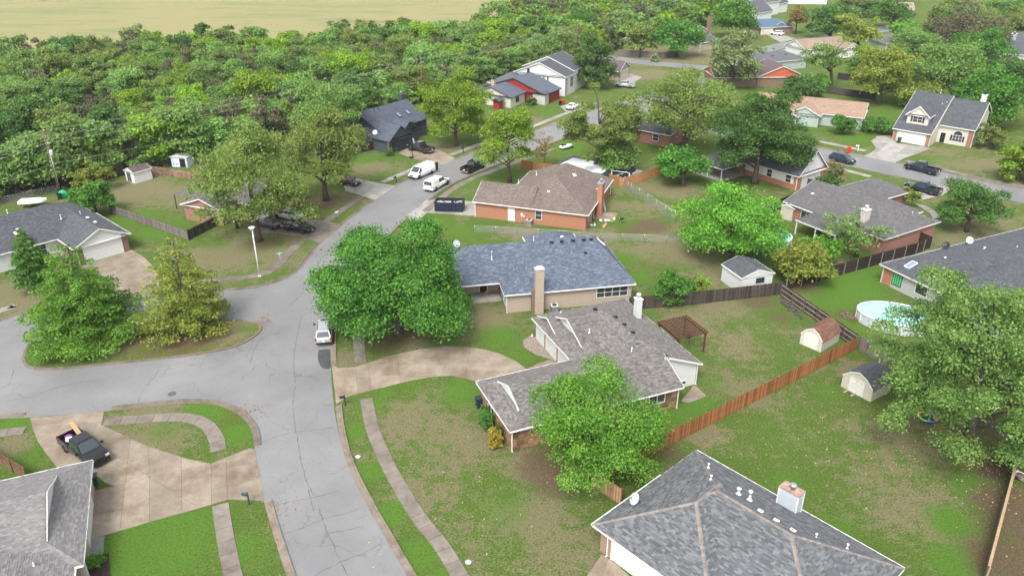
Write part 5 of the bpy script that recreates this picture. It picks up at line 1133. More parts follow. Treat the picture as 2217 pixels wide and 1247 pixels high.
def tree(label, base, ext, style, mat, nleaf, size, seed, zb=None, name='tree', group=None, bk=None, gaps=0, lean=(0, 0), hmul=1, lobes=None, cat='tree'):
    'base pixel on the ground, ext = (x0, x1, ytop) of the crown in the photograph'
    B = P(*base); ztop = height_at(B, base[0], ext[2] + 0.0) * hmul
    d = (Vector((B.x, B.y, ztop * .6)) - Vector((0, 0, CAM_H))); depth = d.y * math.cos(TH) - d.z * math.sin(TH)
    rad = (ext[1] - ext[0]) / 2 * depth / F_PX * (1.06 if style != 'conical' else 1.0); ztop = max(ztop - rad * .10 if style != 'conical' else ztop, rad * .7)
    z_ = zb * ztop if zb is not None else ztop * .22
    cx = ((ext[0] + ext[1]) / 2 - Q((B.x, B.y, ztop * .6))[0]) * depth / F_PX
    t = thing(name, label, cat, B, 0, group); tm, cm_ = tree_parts(ztop, rad, z_, style, mat, nleaf, size, seed, bk, gaps, lean=(lean[0] + cx, lean[1]), lobes=lobes)
    inst('trunk', tm, t); inst('crown', cm_, t); return t
tree('huge dense green maple overhanging the street in front of the blue roofed house', (862, 722), (678, 1044, 462), 'round', lf_maple, 95000, .26, 11, .02, 'maple_tree', lobes=54)
tree('broad layered green tree on the grassy street island', (190, 732), (46, 316, 528), 'conical', lf_bright, 36000, .25, 12, .06, 'island_tree', gaps=.15)
tree('yellowing layered tree on the grassy street island', (408, 720), (284, 514, 516), 'conical', lf_yell, 22000, .25, 13, .06, 'island_tree', gaps=.3)
tree('small conical green tree on the lawn by the white garage door', (82, 626), (8, 106, 497), 'conical', lf_maple, 12000, 0.25, 14, .14, 'conical_tree')
tree('round green tree leaning over the grey rail fence', (210, 466), (150, 242, 385), 'round', lf_maple, 7000, .36, 15, .25)
tree('thin yellowish young tree in front of the wood', (205, 415), (152, 238, 345), 'sparse', lf_yell, 2600, .34, 16, .2)
tree('large olive tree with heavy trunk beside the parked sedans', (560, 522), (402, 662, 252), 'round', lf_olive, 38000, .28, 17, .12, 'olive_green_tree', gaps=.2, bk=bark, lobes=52)
tree('tall green yard tree with bare trunk by the sidewalk near the maroon car', (707, 434), (588, 792, 210), 'round', lf_olive, 28000, 0.3, 18, .2, 'yard_tree', lobes=44)
tree('tall pale olive tree standing behind the tall yard tree', (716, 330), (640, 805, 142), 'round', lf_ash, 20000, 0.35, 19, .15, 'yard_tree', lobes=40)
tree('lime green tree beside the slate blue house', (988, 316), (900, 1062, 130), 'round', lf_lime, 28000, .32, 20, .06, 'lime_tree', lobes=46)
tree('young round tree with yellow top beside the orange brick house', (1103, 395), (1020, 1168, 213), 'round', lf_lime, 16000, .31, 21, .17, 'young_tree', gaps=.1)
tree('tall feathery olive tree behind the cedar fence', (1289, 368), (1222, 1402, 170), 'sparse', lf_olive, 24000, 0.31, 22, .18, 'feathery_tree', lobes=44)
tree('spreading oak with forked bare limbs over the brick cottage', (1478, 335), (1368, 1612, 132), 'spread', lf_olive, 30000, 0.33, 23, .22, 'oak_tree', gaps=.2, lobes=48)
tree('low leafy tree with a blue swing under the oak', (1478, 402), (1398, 1535, 322), 'round', lf_maple, 7000, .38, 24, .3)
tree('massive dark green tree beside the steep white gable', (1634, 398), (1536, 1762, 172), 'round', lf_dark, 48000, .31, 25, .16, 'broad_tree', lobes=54)
tree('bright green round tree between the back lawns', (1585, 560), (1455, 1692, 378), 'round', lf_bright, 34000, 0.27, 26, .1, 'bright_tree', lobes=46)
tree('leafy green shrub growing against the dark picket fence', (1455, 655), (1408, 1502, 583), 'round', lf_maple, 4500, .28, 27, .1, 'leafy_shrub', cat='shrub')
tree('small yellow green sapling by the dark picket fence', (1510, 650), (1492, 1542, 583), 'sparse', lf_lime, 1100, .26, 28, .2, 'leafy_shrub', cat='shrub')
tree('yellow flecked tree at the corner of the chocolate fence', (1740, 615), (1665, 1808, 520), 'round', lf_yell, 8500, .32, 29, .15, 'fence_tree')
tree('fresh green bushy tree beside the covered patio', (1775, 565), (1735, 1822, 500), 'round', lf_bright, 4200, .32, 30, .1, 'fence_tree')
tree('sparse fine leaved tree in front of the patio house', (1853, 556), (1770, 1912, 438), 'sparse', lf_ash, 3600, .28, 31, .25, 'sparse_tree', gaps=.3)
tree('dense round dark tree on the front lawn by the curved path', (2092, 502), (2032, 2178, 383), 'round', lf_dark, 18000, 0.26, 32, .2, 'round_tree', lobes=40)
tree('fresh green tree leaning over the stone house roof', (1296, 1024), (1132, 1444, 772), 'round', lf_bright, 52000, .17, 33, .06, 'pear_tree', lobes=50)
tree('large pale ash tree with dark forked limbs over the board fence', (2100, 970), (1868, 2330, 548), 'round', lf_ash, 110000, .2, 34, .1, 'ash_tree', lobes=110, gaps=.25)
tree('pale silvery green tree beside the far side street', (1585, 192), (1528, 1652, 50), 'round', lf_pale, 10000, .55, 35, .12, 'pale_tree', lobes=40)
tree('dense mid green tree in front of the tall white house', (1290, 190), (1230, 1340, 62), 'round', lf_dark, 10000, .55, 36, .05, 'dense_tree')
tree('smaller olive tree behind the long grey fence', (1385, 124), (1350, 1425, 44), 'round', lf_olive, 5000, .6, 37, .2)
tree('broad green tree with thick trunk beside the long grey fence', (1466, 124), (1402, 1522, 30), 'round', lf_maple, 9000, .6, 38, .16)
tree('rounded green tree above the pale silvery tree', (1592, 84), (1535, 1658, -8), 'round', lf_maple, 7000, .7, 39, .15)
tree('small brownish street tree on the far green lawn', (1722, 74), (1698, 1748, 8), 'round', lf_rust, 2600, .6, 40, .3)
tree('big dark drooping tree over the curving far street', (1798, 86), (1745, 1858, -6), 'round', lf_dark, 8000, .7, 41, .1)
tree('olive tree with thin trunks by the white gabled house', (1856, 110), (1800, 1912, 22), 'sparse', lf_yell, 6500, .6, 42, .25)
tree('forked open tree with black limbs on the shaded far lawn', (1797, 192), (1722, 1855, 75), 'sparse', lf_ash, 5000, .5, 43, .3, gaps=.4)
tree('broad olive tree behind the terracotta roof', (1902, 226), (1838, 1985, 82), 'round', lf_yell, 12000, .5, 44, .2, lobes=40)
tree('wide pale green tree left of the dense dark trees', (2030, 218), (1955, 2122, 66), 'round', lf_ash, 14000, .5, 45, .15, lobes=44)
tree('tall tan green tree at the far right', (2085, 120), (2005, 2165, 2), 'round', lf_brown, 8000, .65, 46, .1)
tree('dark leafy tree behind the dormer house chimney', (2140, 275), (2075, 2240, 128), 'round', lf_maple, 14000, .5, 47, .08, lobes=44)
tree('mint green tree beside the pale roof', (1952, 92), (1920, 1985, 36), 'round', lf_bright, 3000, .6, 48, .2)
tree('green tree near the tan roofed house', (1928, 62), (1885, 1972, -6), 'round', lf_maple, 4500, .7, 49, .15)
tree('leafy street tree beside the dormer house front lawn', (2205, 392), (2160, 2262, 300), 'round', lf_lime, 8000, .42, 50, .08)
tree('loose grey green tree against the dormer house end wall', (2150, 322), (2115, 2190, 262), 'sparse', lf_olive, 2600, .4, 51, .15)
tree('round leafy tree on the terracotta house front lawn', (1822, 291), (1796, 1852, 244), 'round', lf_maple, 3600, .36, 52, .12)
tree('pink flowering shrub beside the steep white gable', (1808, 392), (1785, 1829, 345), 'round', M_leaf('leaf_crape', [(.05, .09, .025), (.10, .12, .05), (.38, .14, .12)]), 2600, .30, 53, .15, 'flowering_shrub', cat='shrub')
tree('clipped evergreen bush below the pink flowering shrub', (1795, 412), (1770, 1826, 372), 'round', lf_dark, 2400, .28, 54, .02, 'evergreen_bush', cat='shrub')
tree('green bush between the curved path and garage roof', (1916, 446), (1896, 1940, 418), 'round', lf_bright, 900, .28, 55, .02, 'evergreen_bush', cat='shrub')
tree('slim leaning tree by the curved path', (1972, 452), (1955, 1998, 400), 'sparse', lf_yell, 1000, .3, 56, .3)
tree('gnarled reddish half bare tree beside the cedar fence', (1178, 366), (1155, 1215, 282), 'sparse', lf_rust, 700, .3, 57, .3, bk=M_plain('red_bark', (.16, .085, .05), .9))
tree('round bush by the slate garage wall', (842, 338), (832, 854, 318), 'round', lf_maple, 500, .25, 58, .02, 'round_bush', cat='shrub')
tree('dark shrub at the foot of the red house', (1150, 228), (1138, 1166, 208), 'round', lf_dark, 600, .35, 59, .02, 'round_bush', cat='shrub')
tree('rusty shrub before the cream wall of the red house', (1098, 224), (1086, 1112, 206), 'round', lf_rust, 500, .35, 60, .02, 'round_bush', cat='shrub')
for i, (bx_, ex, lm, lb) in enumerate([((1052, 908), (1036, 1063, 872), lf_dark, 'dark round shrub below the small front gable'), ((1055, 925), (1034, 1071, 884), lf_maple, 'clipped green shrub beside the stone wall'), ((1092, 948), (1060, 1098, 914), lf_dark, 'dark green shrub tucked against the stone corner'), ((1070, 968), (1049, 1091, 922), M_leaf('leaf_gold', [(.10, .085, .012), (.21, .17, .022), (.32, .25, .05)]), 'golden yellow shrub at the stone house corner')]):
    tree(lb, bx_, ex, 'round', lm, 1800, .17, 70 + i, .02, 'front_shrub', cat='shrub')
tree('sprawling green shrub beside the parked silver car and dry lawn', (628, 438), (590, 662, 405), 'round', lf_lime, 2200, .3, 80, .03, 'sprawling_shrub', cat='shrub')
tree('scrubby bush under the large olive tree', (480, 482), (462, 502, 452), 'round', lf_olive, 1200, .26, 81, .03, 'sprawling_shrub', cat='shrub')
tree('bushy hedge plant under the silver forked tree', (1765, 196), (1700, 1790, 155), 'round', lf_bright, 3000, .45, 82, .02, 'hedge_bush', cat='shrub')
tree('vine covered hedge beside the terracotta gable', (1900, 288), (1858, 1940, 255), 'round', lf_maple, 2600, .36, 83, .02, 'hedge_bush', cat='shrub')
tree('flower bush in the dark bed by the white porch post', (208, 1224), (190, 232, 1196), 'round', lf_bright, 700, .16, 84, .02, 'flower_bush', cat='shrub')
tree('pale grey shrub by the far fence end', (1418, 134), (1408, 1432, 112), 'round', lf_pale, 500, .45, 85, .02, 'round_bush', cat='shrub')
tree('lone grey green bushy tree on the edge of the open field', (290, 108), (258, 322, 44), 'round', lf_pale, 3500, .75, 86, .05, 'field_tree')
tree('small dark cedar on the edge of the open field', (436, 86), (415, 456, 48), 'round', lf_dark, 1500, .7, 87, .03, 'field_tree')
tree('grey twiggy thicket at the field edge', (745, 80), (712, 772, 36), 'sparse', lf_brown, 900, .8, 88, .05, 'field_tree')
tree('bare topped thicket beside the grey one', (808, 88), (780, 832, 34), 'sparse', lf_brown, 1000, .8, 89, .05, 'field_tree')
tree('compact dark bush at the field edge', (872, 70), (852, 896, 34), 'round', lf_dark, 1200, .7, 90, .03, 'field_tree')
for i, (bx_, ex, lm, lb) in enumerate([((1952, 198), (1900, 2010, 105), lf_ash, 'loose green tree crowding behind the dormer house roof'), ((2075, 205), (2020, 2140, 100), lf_bright, 'bright tree crown among the dense right hand trees'), ((2000, 232), (1950, 2050, 165), lf_olive, 'low olive tree right behind the dormer house'), ((2125, 150), (2060, 2190, 48), lf_maple, 'deep green crown before the white clad chimney'), ((2205, 200), (2150, 2270, 110), lf_dark, 'dark crown beside the grey winged house'), ((1875, 175), (1830, 1925, 95), lf_lime, 'yellow green crown beside the shaded far lawn'), ((1735, 215), (1690, 1780, 160), lf_dark, 'low dark tree before the orange gable'), ((1975, 120), (1925, 2030, 50), lf_ash, 'pale green crown below the far green'), ((2150, 80), (2100, 2210, 5), lf_olive, 'olive crown at the far right tree belt'), ((1545, 250), (1490, 1600, 165), lf_ash, 'green tree between the oak and the massive dark tree'), ((1350, 300), (1300, 1410, 205), lf_olive, 'olive tree between the feathery tree and the oak'), ((1330, 372), (1290, 1385, 290), lf_ash, 'leafy tree standing over the flat trailer'), ((1250, 88), (1205, 1300, 10), lf_maple, 'green crown rising behind the tall white house'), ((2195, 60), (2150, 2250, 0), lf_maple, 'green crown at the edge of the far tree belt'), ((505, 408), (470, 560, 350), lf_lime, 'yellow green tree behind the low brick house')]):
    tree(lb, bx_, ex, 'round', lm, 7500, .48 if bx_[1] < 260 else .36, 300 + i, .08, 'garden_tree', lobes=32)
# ---- the wood
protos = []
kinds = [('leafy mid green tree of the dense wood', lf_ash, 'round'), ('yellow green tree of the dense wood', lf_lime, 'round'), ('dull olive tree of the dense wood', lf_olive, 'round'), ('deep green tree of the dense wood', lf_dark, 'round'), ('fresh green tree of the dense wood', LG('leaf_wood', (.042, .088, .020), (.092, .155, .036), (.150, .215, .062)), 'round'), ('browning half bare tree of the dense wood', lf_brown, 'sparse'), ('loose pale green tree of the dense wood', lf_ash, 'sparse')]
for i, (lb, lm, sty) in enumerate(kinds):
    for v_ in range(2):
        tm, cm_ = tree_parts(9.0 if v_ else 7.8, 4.9 if v_ else 4.2, .25, sty, lm, 9000 if sty == 'round' else 5000, .42, 200 + i * 2 + v_, bark2, lobes=26)
        protos.append((lb, tm, cm_, i))
front = gp([(-900, 640), (-560, 545), (-260, 482), (-100, 450), (0, 428), (130, 404), (225, 378), (330, 362), (450, 345), (560, 330), (700, 300), (800, 256), (900, 216), (1000, 190), (1100, 160), (1200, 136), (1330, 106), (1450, 72), (1560, 48), (1660, 26)])
back = gp([(-900, 195), (-560, 168), (-260, 150), (0, 142), (300, 130), (600, 114), (900, 96), (1085, 72), (1120, 40), (1140, 8), (1400, -30), (1700, -40)])
poly = [(p.x, p.y) for p in front + back[::-1]]
spots = []; fr = random.Random(21); sp_ = 7.2; x = -200
while x < 330:
    y = 100
    while y < 700:
        q = (x + fr.uniform(-2.4, 2.4), y + fr.uniform(-2.4, 2.4)); y += sp_ if y < 330 else sp_ * 1.5
        if inside(poly, *q):
            s_ = Q((q[0], q[1], 7))
            if -620 < s_[0] < 2300 and s_[1] > -60: spots.append(q)
    x += sp_
# a ragged front row keeps the wall of foliage closed
fl = resample(spline(front, 4), 5.0)
for p in fl:
    s_ = Q((p.x, p.y, 4))
    if -620 < s_[0] < 1700 and s_[1] > -20: spots.append((p.x + fr.uniform(-1, 1), p.y + fr.uniform(0, 2)))
spots.sort(key=lambda q: (Q((q[0], q[1], 6))[0] < -70, q[0] ** 2 + q[1] ** 2))
print('WOOD TREES', len(spots))
fpoly = resample(spline(front, 4), 4.0); bpoly = resample(spline(back, 4), 4.0)
rest = []
for j, q in enumerate(spots):
    r0 = fr.random(); ki = 0 if r0 < .26 else 1 if r0 < .40 else 2 if r0 < .56 else 3 if r0 < .64 else 4 if r0 < .80 else 5 if r0 < .90 else 6
    lb, tm, cm_, i = protos[ki * 2 + fr.randint(0, 1)]; v_ = Vector((q[0], q[1], 0))
    sc = fr.uniform(.75, 1.2) * (1.25 if q[1] > 300 else 1); rz = fr.uniform(0, 6.28); sz = sc * fr.uniform(.85, 1.15)
    if j < 300:
        df_ = min((p - v_).length for p in fpoly); db_ = min((p - v_).length for p in bpoly)
        zone = ' along its front edge by the yards' if df_ < 9 else ' on its edge by the open field' if db_ < 14 else ' in its crowded middle'
        t = thing('woodland_tree', lb + zone, 'tree', (q[0], q[1], 0), rz, 'trees of the dense wood'); t.scale = (sc, sc, sz); inst('crown', cm_, t); inst('trunk', tm, t)
    else: rest.append((q, cm_, sc, sz, rz, ki))
P_ = {}
rw = np.random.RandomState(8)
for q, cm_, sc, sz, rz, ki in rest:
    n = len(cm_.vertices) // 4; co = np.zeros(n * 12, np.float32); cm_.vertices.foreach_get('co', co); c = co.reshape(n, 4, 3).mean(1); c = c[rw.permutation(n)[:1500]]
    ca_, sa_ = math.cos(rz), math.sin(rz); P_.setdefault(ki, []).append(np.stack([q[0] + sc * (c[:, 0] * ca_ - c[:, 1] * sa_), q[1] + sc * (c[:, 0] * sa_ + c[:, 1] * ca_), sz * c[:, 2]], 1))
if P_:
    mats_ = []; off = 0; me = None; allp = []; mi = []
    for k_, l_ in P_.items():
        a_ = np.concatenate(l_); allp.append(a_); mi += [len(mats_)] * len(a_); mats_.append(kinds[k_][1])
    a_ = np.concatenate(allp); me = leaves_mesh('far_woodland', a_, rw.normal(size=a_.shape), .95, mats_[0], rw)
    for m_ in mats_[1:]: me.materials.append(m_)
    me.polygons.foreach_set('material_index', np.array(mi, np.int32)); fo = link(bpy.data.objects.new('far_woodland', me)); tag(fo, 'far part of the dense wood running back behind the houses', 'woodland', kind='stuff')
# undergrowth along the foot of the wood
ru = np.random.RandomState(4); pts = []; 
for p in resample(spline(front, 4), .55):
    if p.y < 290:
        k = ru.randint(16, 30); c = np.array([p.x, p.y, 0]) + ru.normal(size=3) * np.array([.8, .8, 0]); q = ru.normal(size=(k, 3)) * np.array([1.0, 1.0, .8]) + c; q[:, 2] = np.abs(q[:, 2]) + .1; pts.append(q)
pts = np.concatenate(pts); d_ = ru.normal(size=pts.shape); ug = link(bpy.data.objects.new('undergrowth', leaves_mesh('undergrowth', pts, d_, .4, lf_brown, ru))); tag(ug, 'brown tangled undergrowth along the foot of the wood', 'undergrowth', kind='stuff')
# far tree belts beyond the houses
for j in range(70):
    px, py = fr.uniform(1120, 2280), fr.uniform(-22, 40) if j < 45 else fr.uniform(40, 80)
    if j >= 45: px = fr.uniform(2010, 2260)
    if 1630 < px < 1790 or (1925 < px < 2012 and py > 15): continue
    p = P(px, py); lb, tm, cm_, i = protos[fr.choice([0, 1, 4, 5, 6, 8, 9])]
    t = thing('distant_tree', 'distant green tree beyond the far houses', 'tree', p, fr.uniform(0, 6.28), 'distant trees beyond the houses'); sc = fr.uniform(.9, 1.35); t.scale = (sc,) * 3; inst('crown', cm_, t); inst('trunk', tm, t)
# ---------------------------------------------------------------- vehicles
tyre_m = M_plain('tyre_rubber', (.016, .016, .017), .8, .1); rim_m = M_plain('alloy_rim', (.45, .46, .47), .3, .1, metal=.8); car_glass = M_glass('car_glass', (.035, .048, .056), .04); head_m = M_plain('headlamp', (.42, .44, .46), .15, .05); tail_m = M_plain('tail_lamp', (.30, .012, .012), .25, .1); chrome = M_plain('chrome', (.62, .63, .64), .2, .05, metal=.9); black_pl = M_plain('black_trim', (.014, .014, .015), .5, .1)
plate_m = M_plain('number_plate', (.72, .72, .70), .4, .05)
def loft(st, name, mat, root, smooth=True):
    'st: list of (x, zbot, ztop, halfwidth, top halfwidth)'
    m = MB(); V = []; n = 10
    for x, zb_, zt, w, wt in st:
        h_ = zt - zb_
        V += [(x, -w * .86, zb_), (x, -w, zb_ + h_ * .22), (x, -w, zb_ + h_ * .68), (x, -(w * .96), zt - h_ * .10), (x, -wt, zt), (x, wt, zt), (x, w * .96, zt - h_ * .10), (x, w, zb_ + h_ * .68), (x, w, zb_ + h_ * .22), (x, w * .86, zb_)]
    F_ = []
    for i in range(len(st) - 1):
        for k in range(n): k2 = (k + 1) % n; F_.append((i * n + k, (i + 1) * n + k, (i + 1) * n + k2, i * n + k2))
    F_.append(tuple(range(n))); F_.append(tuple((len(st) - 1) * n + k for k in range(n - 1, -1, -1)))
    m.add(V, [f[::-1] for f in F_], 0, False); o = m.build(name, mat, root)
    md = o.modifiers.new('bevel', 'BEVEL'); md.width = .045; md.segments = 2; md.limit_method = 'ANGLE'; md.angle_limit = R(28); md.harden_normals = False
    for p in o.data.polygons: p.use_smooth = True
    return o
def cabin(root, xb0, xb1, xr0, xr1, zb_, zr_, wb, wr, paint, split=(), rear=True, side_glass=True, roofpaint=None):
    'front end is the larger x.  base rectangle xb0..xb1 at zb_, roof xr0..xr1 at zr_'
    B = [(xb0, -wb, zb_), (xb1, -wb, zb_), (xb1, wb, zb_), (xb0, wb, zb_)]; T = [(xr0, -wr, zr_), (xr1, -wr, zr_), (xr1, wr, zr_), (xr0, wr, zr_)]
    m = MB(); m.add(B + T, [(0, 1, 5, 4), (1, 2, 6, 5), (2, 3, 7, 6), (3, 0, 4, 7), (4, 5, 6, 7)]); c = m.build('cabin', paint, root)
    r = MB(); k = .05; r.add([(xr0 - .02, -wr, zr_), (xr1 + .02, -wr, zr_), (xr1 + .02, wr, zr_), (xr0 - .02, wr, zr_), (xr0 + .12, -wr * .86, zr_ + k), (xr1 - .12, -wr * .86, zr_ + k), (xr1 - .12, wr * .86, zr_ + k), (xr0 + .12, wr * .86, zr_ + k)], [(0, 1, 5, 4), (1, 2, 6, 5), (2, 3, 7, 6), (3, 0, 4, 7), (4, 5, 6, 7)]); r.build('roof_panel', roofpaint or paint, root)
    def quad(name, a, b, c_, d, u0, u1, v0, v1, off):
        a, b, c_, d = map(Vector, (a, b, c_, d)); n = (b - a).cross(d - a).normalized() * off
        f = lambda u, v: a.lerp(b, u).lerp(d.lerp(c_, u), v) + n
        MB().add([f(u0, v0), f(u1, v0), f(u1, v1), f(u0, v1)], [(0, 1, 2, 3)]).build(name, car_glass, root)
    quad('windshield', B[1], B[2], T[2], T[1], .06, .94, .06, .93, .012)
    if rear: quad('rear_window', B[3], B[0], T[0], T[3], .08, .92, .14, .9, .012)
    cuts = [.03] + list(split) + [.97]
    if side_glass:
        for a, b in zip(cuts[:-1], cuts[1:]):
            quad('side_window', B[0], B[1], T[1], T[0], a + .015, b - .015, .12, .9, .012); quad('side_window', B[2], B[3], T[3], T[2], 1 - b + .015, 1 - a - .015, .12, .9, .012)
    return c
def wheels(root, xf, xr_, w, r, rim=rim_m):
    for x in (xf, xr_):
        for sg in (-1, 1):
            a = MB(); 
            def ring(prof, mat, name, par):
                m = MB(); m.lathe(prof, 20); Mx = Matrix.Translation((x, sg * (w - .10), r)) @ Matrix.Rotation(math.pi / 2 * -sg, 4, 'X'); m.v = [tuple(Mx @ Vector(v)) for v in m.v]; return m.build(name, mat, par)
            aw = MB(); aw.lathe([(r * 1.22, -.1), (r * 1.22, .085)], 20); Mx = Matrix.Translation((x, sg * (w - .095), r * 1.06)) @ Matrix.Rotation(math.pi / 2 * -sg, 4, 'X'); aw.v = [tuple(Mx @ Vector(v)) for v in aw.v]
            aw.build('wheel_arch', black_pl, root)
            t = ring([(r * .6, -.11), (r * .96, -.11), (r, -.06), (r, .06), (r * .96, .105), (r * .62, .115)], tyre_m, 'wheel', root)
            ring([(r * .6, .08), (r * .6, .118), (r * .5, .10), (r * .16, .104), (r * .12, .124)], rim, 'rim', t)
def at_wheels(fpx, rpx, W, away=1):
    a, b = P(*fpx), P(*rpx); d = (a - b).normalized(); n = Vector((-d.y, d.x, 0)); mid = (a + b) / 2
    if n.dot(mid) < 0: n = -n
    return mid + n * (W / 2 - .1) * away, math.atan2(d.y, d.x)
def lamp(root, name, mat, x, y, z, sx, sy, sz): m = MB(); m.box(x, y, z, sx, sy, sz); return m.build(name, mat, root)
def vehicle(kind, name, label, loc, rz, paint, L=4.8, W=1.85, H=1.5, wb=2.8, rim=rim_m, extra=None, lift=0, group='parked vehicles'):
    root = thing(name, label, {'sedan': 'car', 'suv': 'suv', 'pickup': 'pickup truck', 'cap': 'pickup truck', 'van': 'van'}[kind], (loc[0], loc[1], .015), rz)
    w = W / 2; f = L / 2; r = {'sedan': .33, 'suv': .37, 'pickup': .40, 'cap': .40, 'van': .37}[kind] + lift * .3; zb_ = .24 + lift; xf = wb / 2 + .08; xr_ = -wb / 2 + .08
    if kind == 'sedan':
        loft([(-f, .42, .86, w * .78, w * .62), (-f + .12, .3, .98, w * .93, w * .78), (-f + .75, zb_, 1.02, w, w * .84), (-.3, zb_, .98, w, w * .86), (f - 1.35, zb_, .95, w, w * .84), (f - .5, zb_ + .02, .84, w * .96, w * .72), (f - .08, .3, .70, w * .86, w * .6), (f, .36, .58, w * .74, w * .5)], 'body', paint, root)
        cabin(root, -f + .55, f - 1.25, -f + 1.45, f - 2.15, .97, H - .05, w * .86, w * .62, paint, (.36, .64))
    elif kind == 'suv':
        loft([(-f, .46, .98, w * .84, w * .7), (-f + .1, .34, 1.06, w * .95, w * .82), (-f + .6, zb_ + .05, 1.08, w, w * .88), (0, zb_ + .05, 1.06, w, w * .88), (f - 1.25, zb_ + .05, 1.06, w, w * .86), (f - .4, zb_ + .06, .97, w * .97, w * .76), (f - .06, .36, .84, w * .88, w * .64), (f, .42, .66, w * .76, w * .5)], 'body', paint, root)
        cabin(root, -f + .06, f - 1.15, -f + .5, f - 1.95, 1.05, H - .05, w * .9, w * .72, paint, (.30, .52, .76))
        for s_ in (-1, 1): m = MB(); m.beam((-f + .7, s_ * w * .62, H + .05), (f - 2.1, s_ * w * .62, H + .05), .04, .04); m.build('roof_rail', black_pl, root)
    elif kind in ('pickup', 'cap'):
        z1 = 1.12 + lift; xc0 = -.35 if kind == 'pickup' else -.25; cl = extra.get('cab', 2.2) if extra else 2.2; hood = f - 1.45; xc0 = hood - cl
        loft([(xc0, zb_ + .14, z1, w, w * .92), (hood - .6, zb_ + .14, z1, w, w * .92), (hood, zb_ + .14, z1, w, w * .9), (f - .45, zb_ + .16, z1 - .06, w * .97, w * .82), (f - .06, zb_ + .22, z1 - .18, w * .9, w * .7), (f, zb_ + .26, z1 - .3, w * .8, w * .6)], 'body', paint, root)
        cabin(root, xc0 + .02, hood + .05, xc0 + .18, hood - .75, z1 - .02, H + lift - .05, w * .92, w * .74, paint, (.52,) if cl > 1.9 else ())
        m = MB(); m.bx(-f + .05, xc0 - .02, -w, -w + .1, zb_ + .18, z1 + .02); m.bx(-f + .05, xc0 - .02, w - .1, w, zb_ + .18, z1 + .02); m.bx(-f + .02, -f + .1, -w + .1, w - .1, zb_ + .22, z1 + .015); m.bx(xc0 - .12, xc0 - .03, -w + .1, w - .1, zb_ + .3, z1 + .01); b_ = m.build('bed', paint, root)
        m = MB(); m.bx(-f + .1, xc0 - .12, -w + .1, w - .1, zb_ + .3, zb_ + .36); m.build('bed_floor', black_pl, b_)
        if kind == 'cap':
            c = MB(); x0, x1 = -f + .06, xc0 + .02; zt = H - .02
            c.add([(x0, -w * .97, z1 + .03), (x1, -w * .97, z1 + .03), (x1, w * .97, z1 + .03), (x0, w * .97, z1 + .03), (x0 + .25, -w * .8, zt), (x1, -w * .8, zt), (x1, w * .8, zt), (x0 + .25, w * .8, zt)], [(0, 1, 5, 4), (1, 2, 6, 5), (2, 3, 7, 6), (3, 0, 4, 7), (4, 5, 6, 7)]); cp = c.build('truck_cap', paint, root)
            g = MB(); g.add([(x0 + .01, -w * .84, z1 + .1), (x0 + .01, w * .84, z1 + .1), (x0 + .2, w * .72, zt - .09), (x0 + .2, -w * .72, zt - .09)], [(3, 2, 1, 0)]); g.v = [(a - .015, b, c_) for a, b, c_ in g.v]; g.build('cap_rear_window', car_glass, cp)
            for s_ in (-1, 1): g = MB(); g.beam((x0 + .5, s_ * (w * .9), z1 + .34), (x1 - .25, s_ * (w * .9), z1 + .34), .03, .34); g.build('cap_side_hatch', M_plain('cap_hatch', (.6, .6, .6), .3, .05), cp)
    elif kind == 'van':
        loft([(-f, .4, 1.15, w * .96, w * .92), (-f + .1, zb_ + .04, 1.2, w, w * .96), (f - 1.6, zb_ + .04, 1.2, w, w * .94), (f - .95, zb_ + .04, 1.15, w * .98, w * .86), (f - .2, .32, .92, w * .92, w * .72), (f, .4, .74, w * .84, w * .6)], 'body', paint, root)
        cabin(root, -f + .02, f - .75, -f + .14, f - 1.7, 1.17, H - .06, w * .95, w * .76, paint, (.62,), side_glass=False)
        for s_ in (-1, 1):
            g = MB(); y0, y1 = s_ * w * .957, s_ * w * .80; g.add([(f - 1.75, y0, 1.24), (f - .98, y0, 1.24), (f - 1.62, y1, H - .16), (f - 1.85, y1, H - .16)], [(0, 1, 2, 3)] if s_ < 0 else [(3, 2, 1, 0)]); g.build('side_window', car_glass, root)
            d = MB(); d.box(-f - .32, s_ * (w - .03), 1.1, .7, .06, 1.5); d.build('rear_door', black_pl, root)
        for x in (-1.6, 0, 1.0): m = MB(); m.beam((x, -w * .7, H + .1), (x, w * .7, H + .1), .05, .06); m.box(x, -w * .66, H + .02, .05, .05, .16); m.box(x, w * .66, H + .02, .05, .05, .16); m.build('ladder_rack_bar', chrome, root)
        m = MB(); m.beam((-1.8, .3, H + .16), (1.2, .3, H + .16), .05, .05); m.beam((-1.8, .65, H + .16), (1.2, .65, H + .16), .05, .05); m.build('ladder', chrome, root)
    wheels(root, xf, xr_, w, r, rim)
    zl = {'sedan': .66, 'suv': .82, 'pickup': .88, 'cap': .88, 'van': .78}[kind] + lift
    for s_ in (-1, 1):
        lamp(root, 'headlight', head_m, f - .10, s_ * w * .68, zl, .2, w * .34, .16); lamp(root, 'tail_light', tail_m, -f + .05, s_ * w * .86, zl + .12, .14, .16, .2 if kind == 'sedan' else .34)
        m = MB(); xm = {'sedan': f - 1.7, 'suv': f - 1.55, 'van': f - 1.05}.get(kind, f - 1.7); m.box(xm, s_ * (w + .12), zl + .38, .14, .24, .18); m.build('mirror', paint if kind == 'sedan' else black_pl, root)
    bm_ = (extra or {}).get('bumper') or (chrome if kind in ('pickup', 'cap') else black_pl)
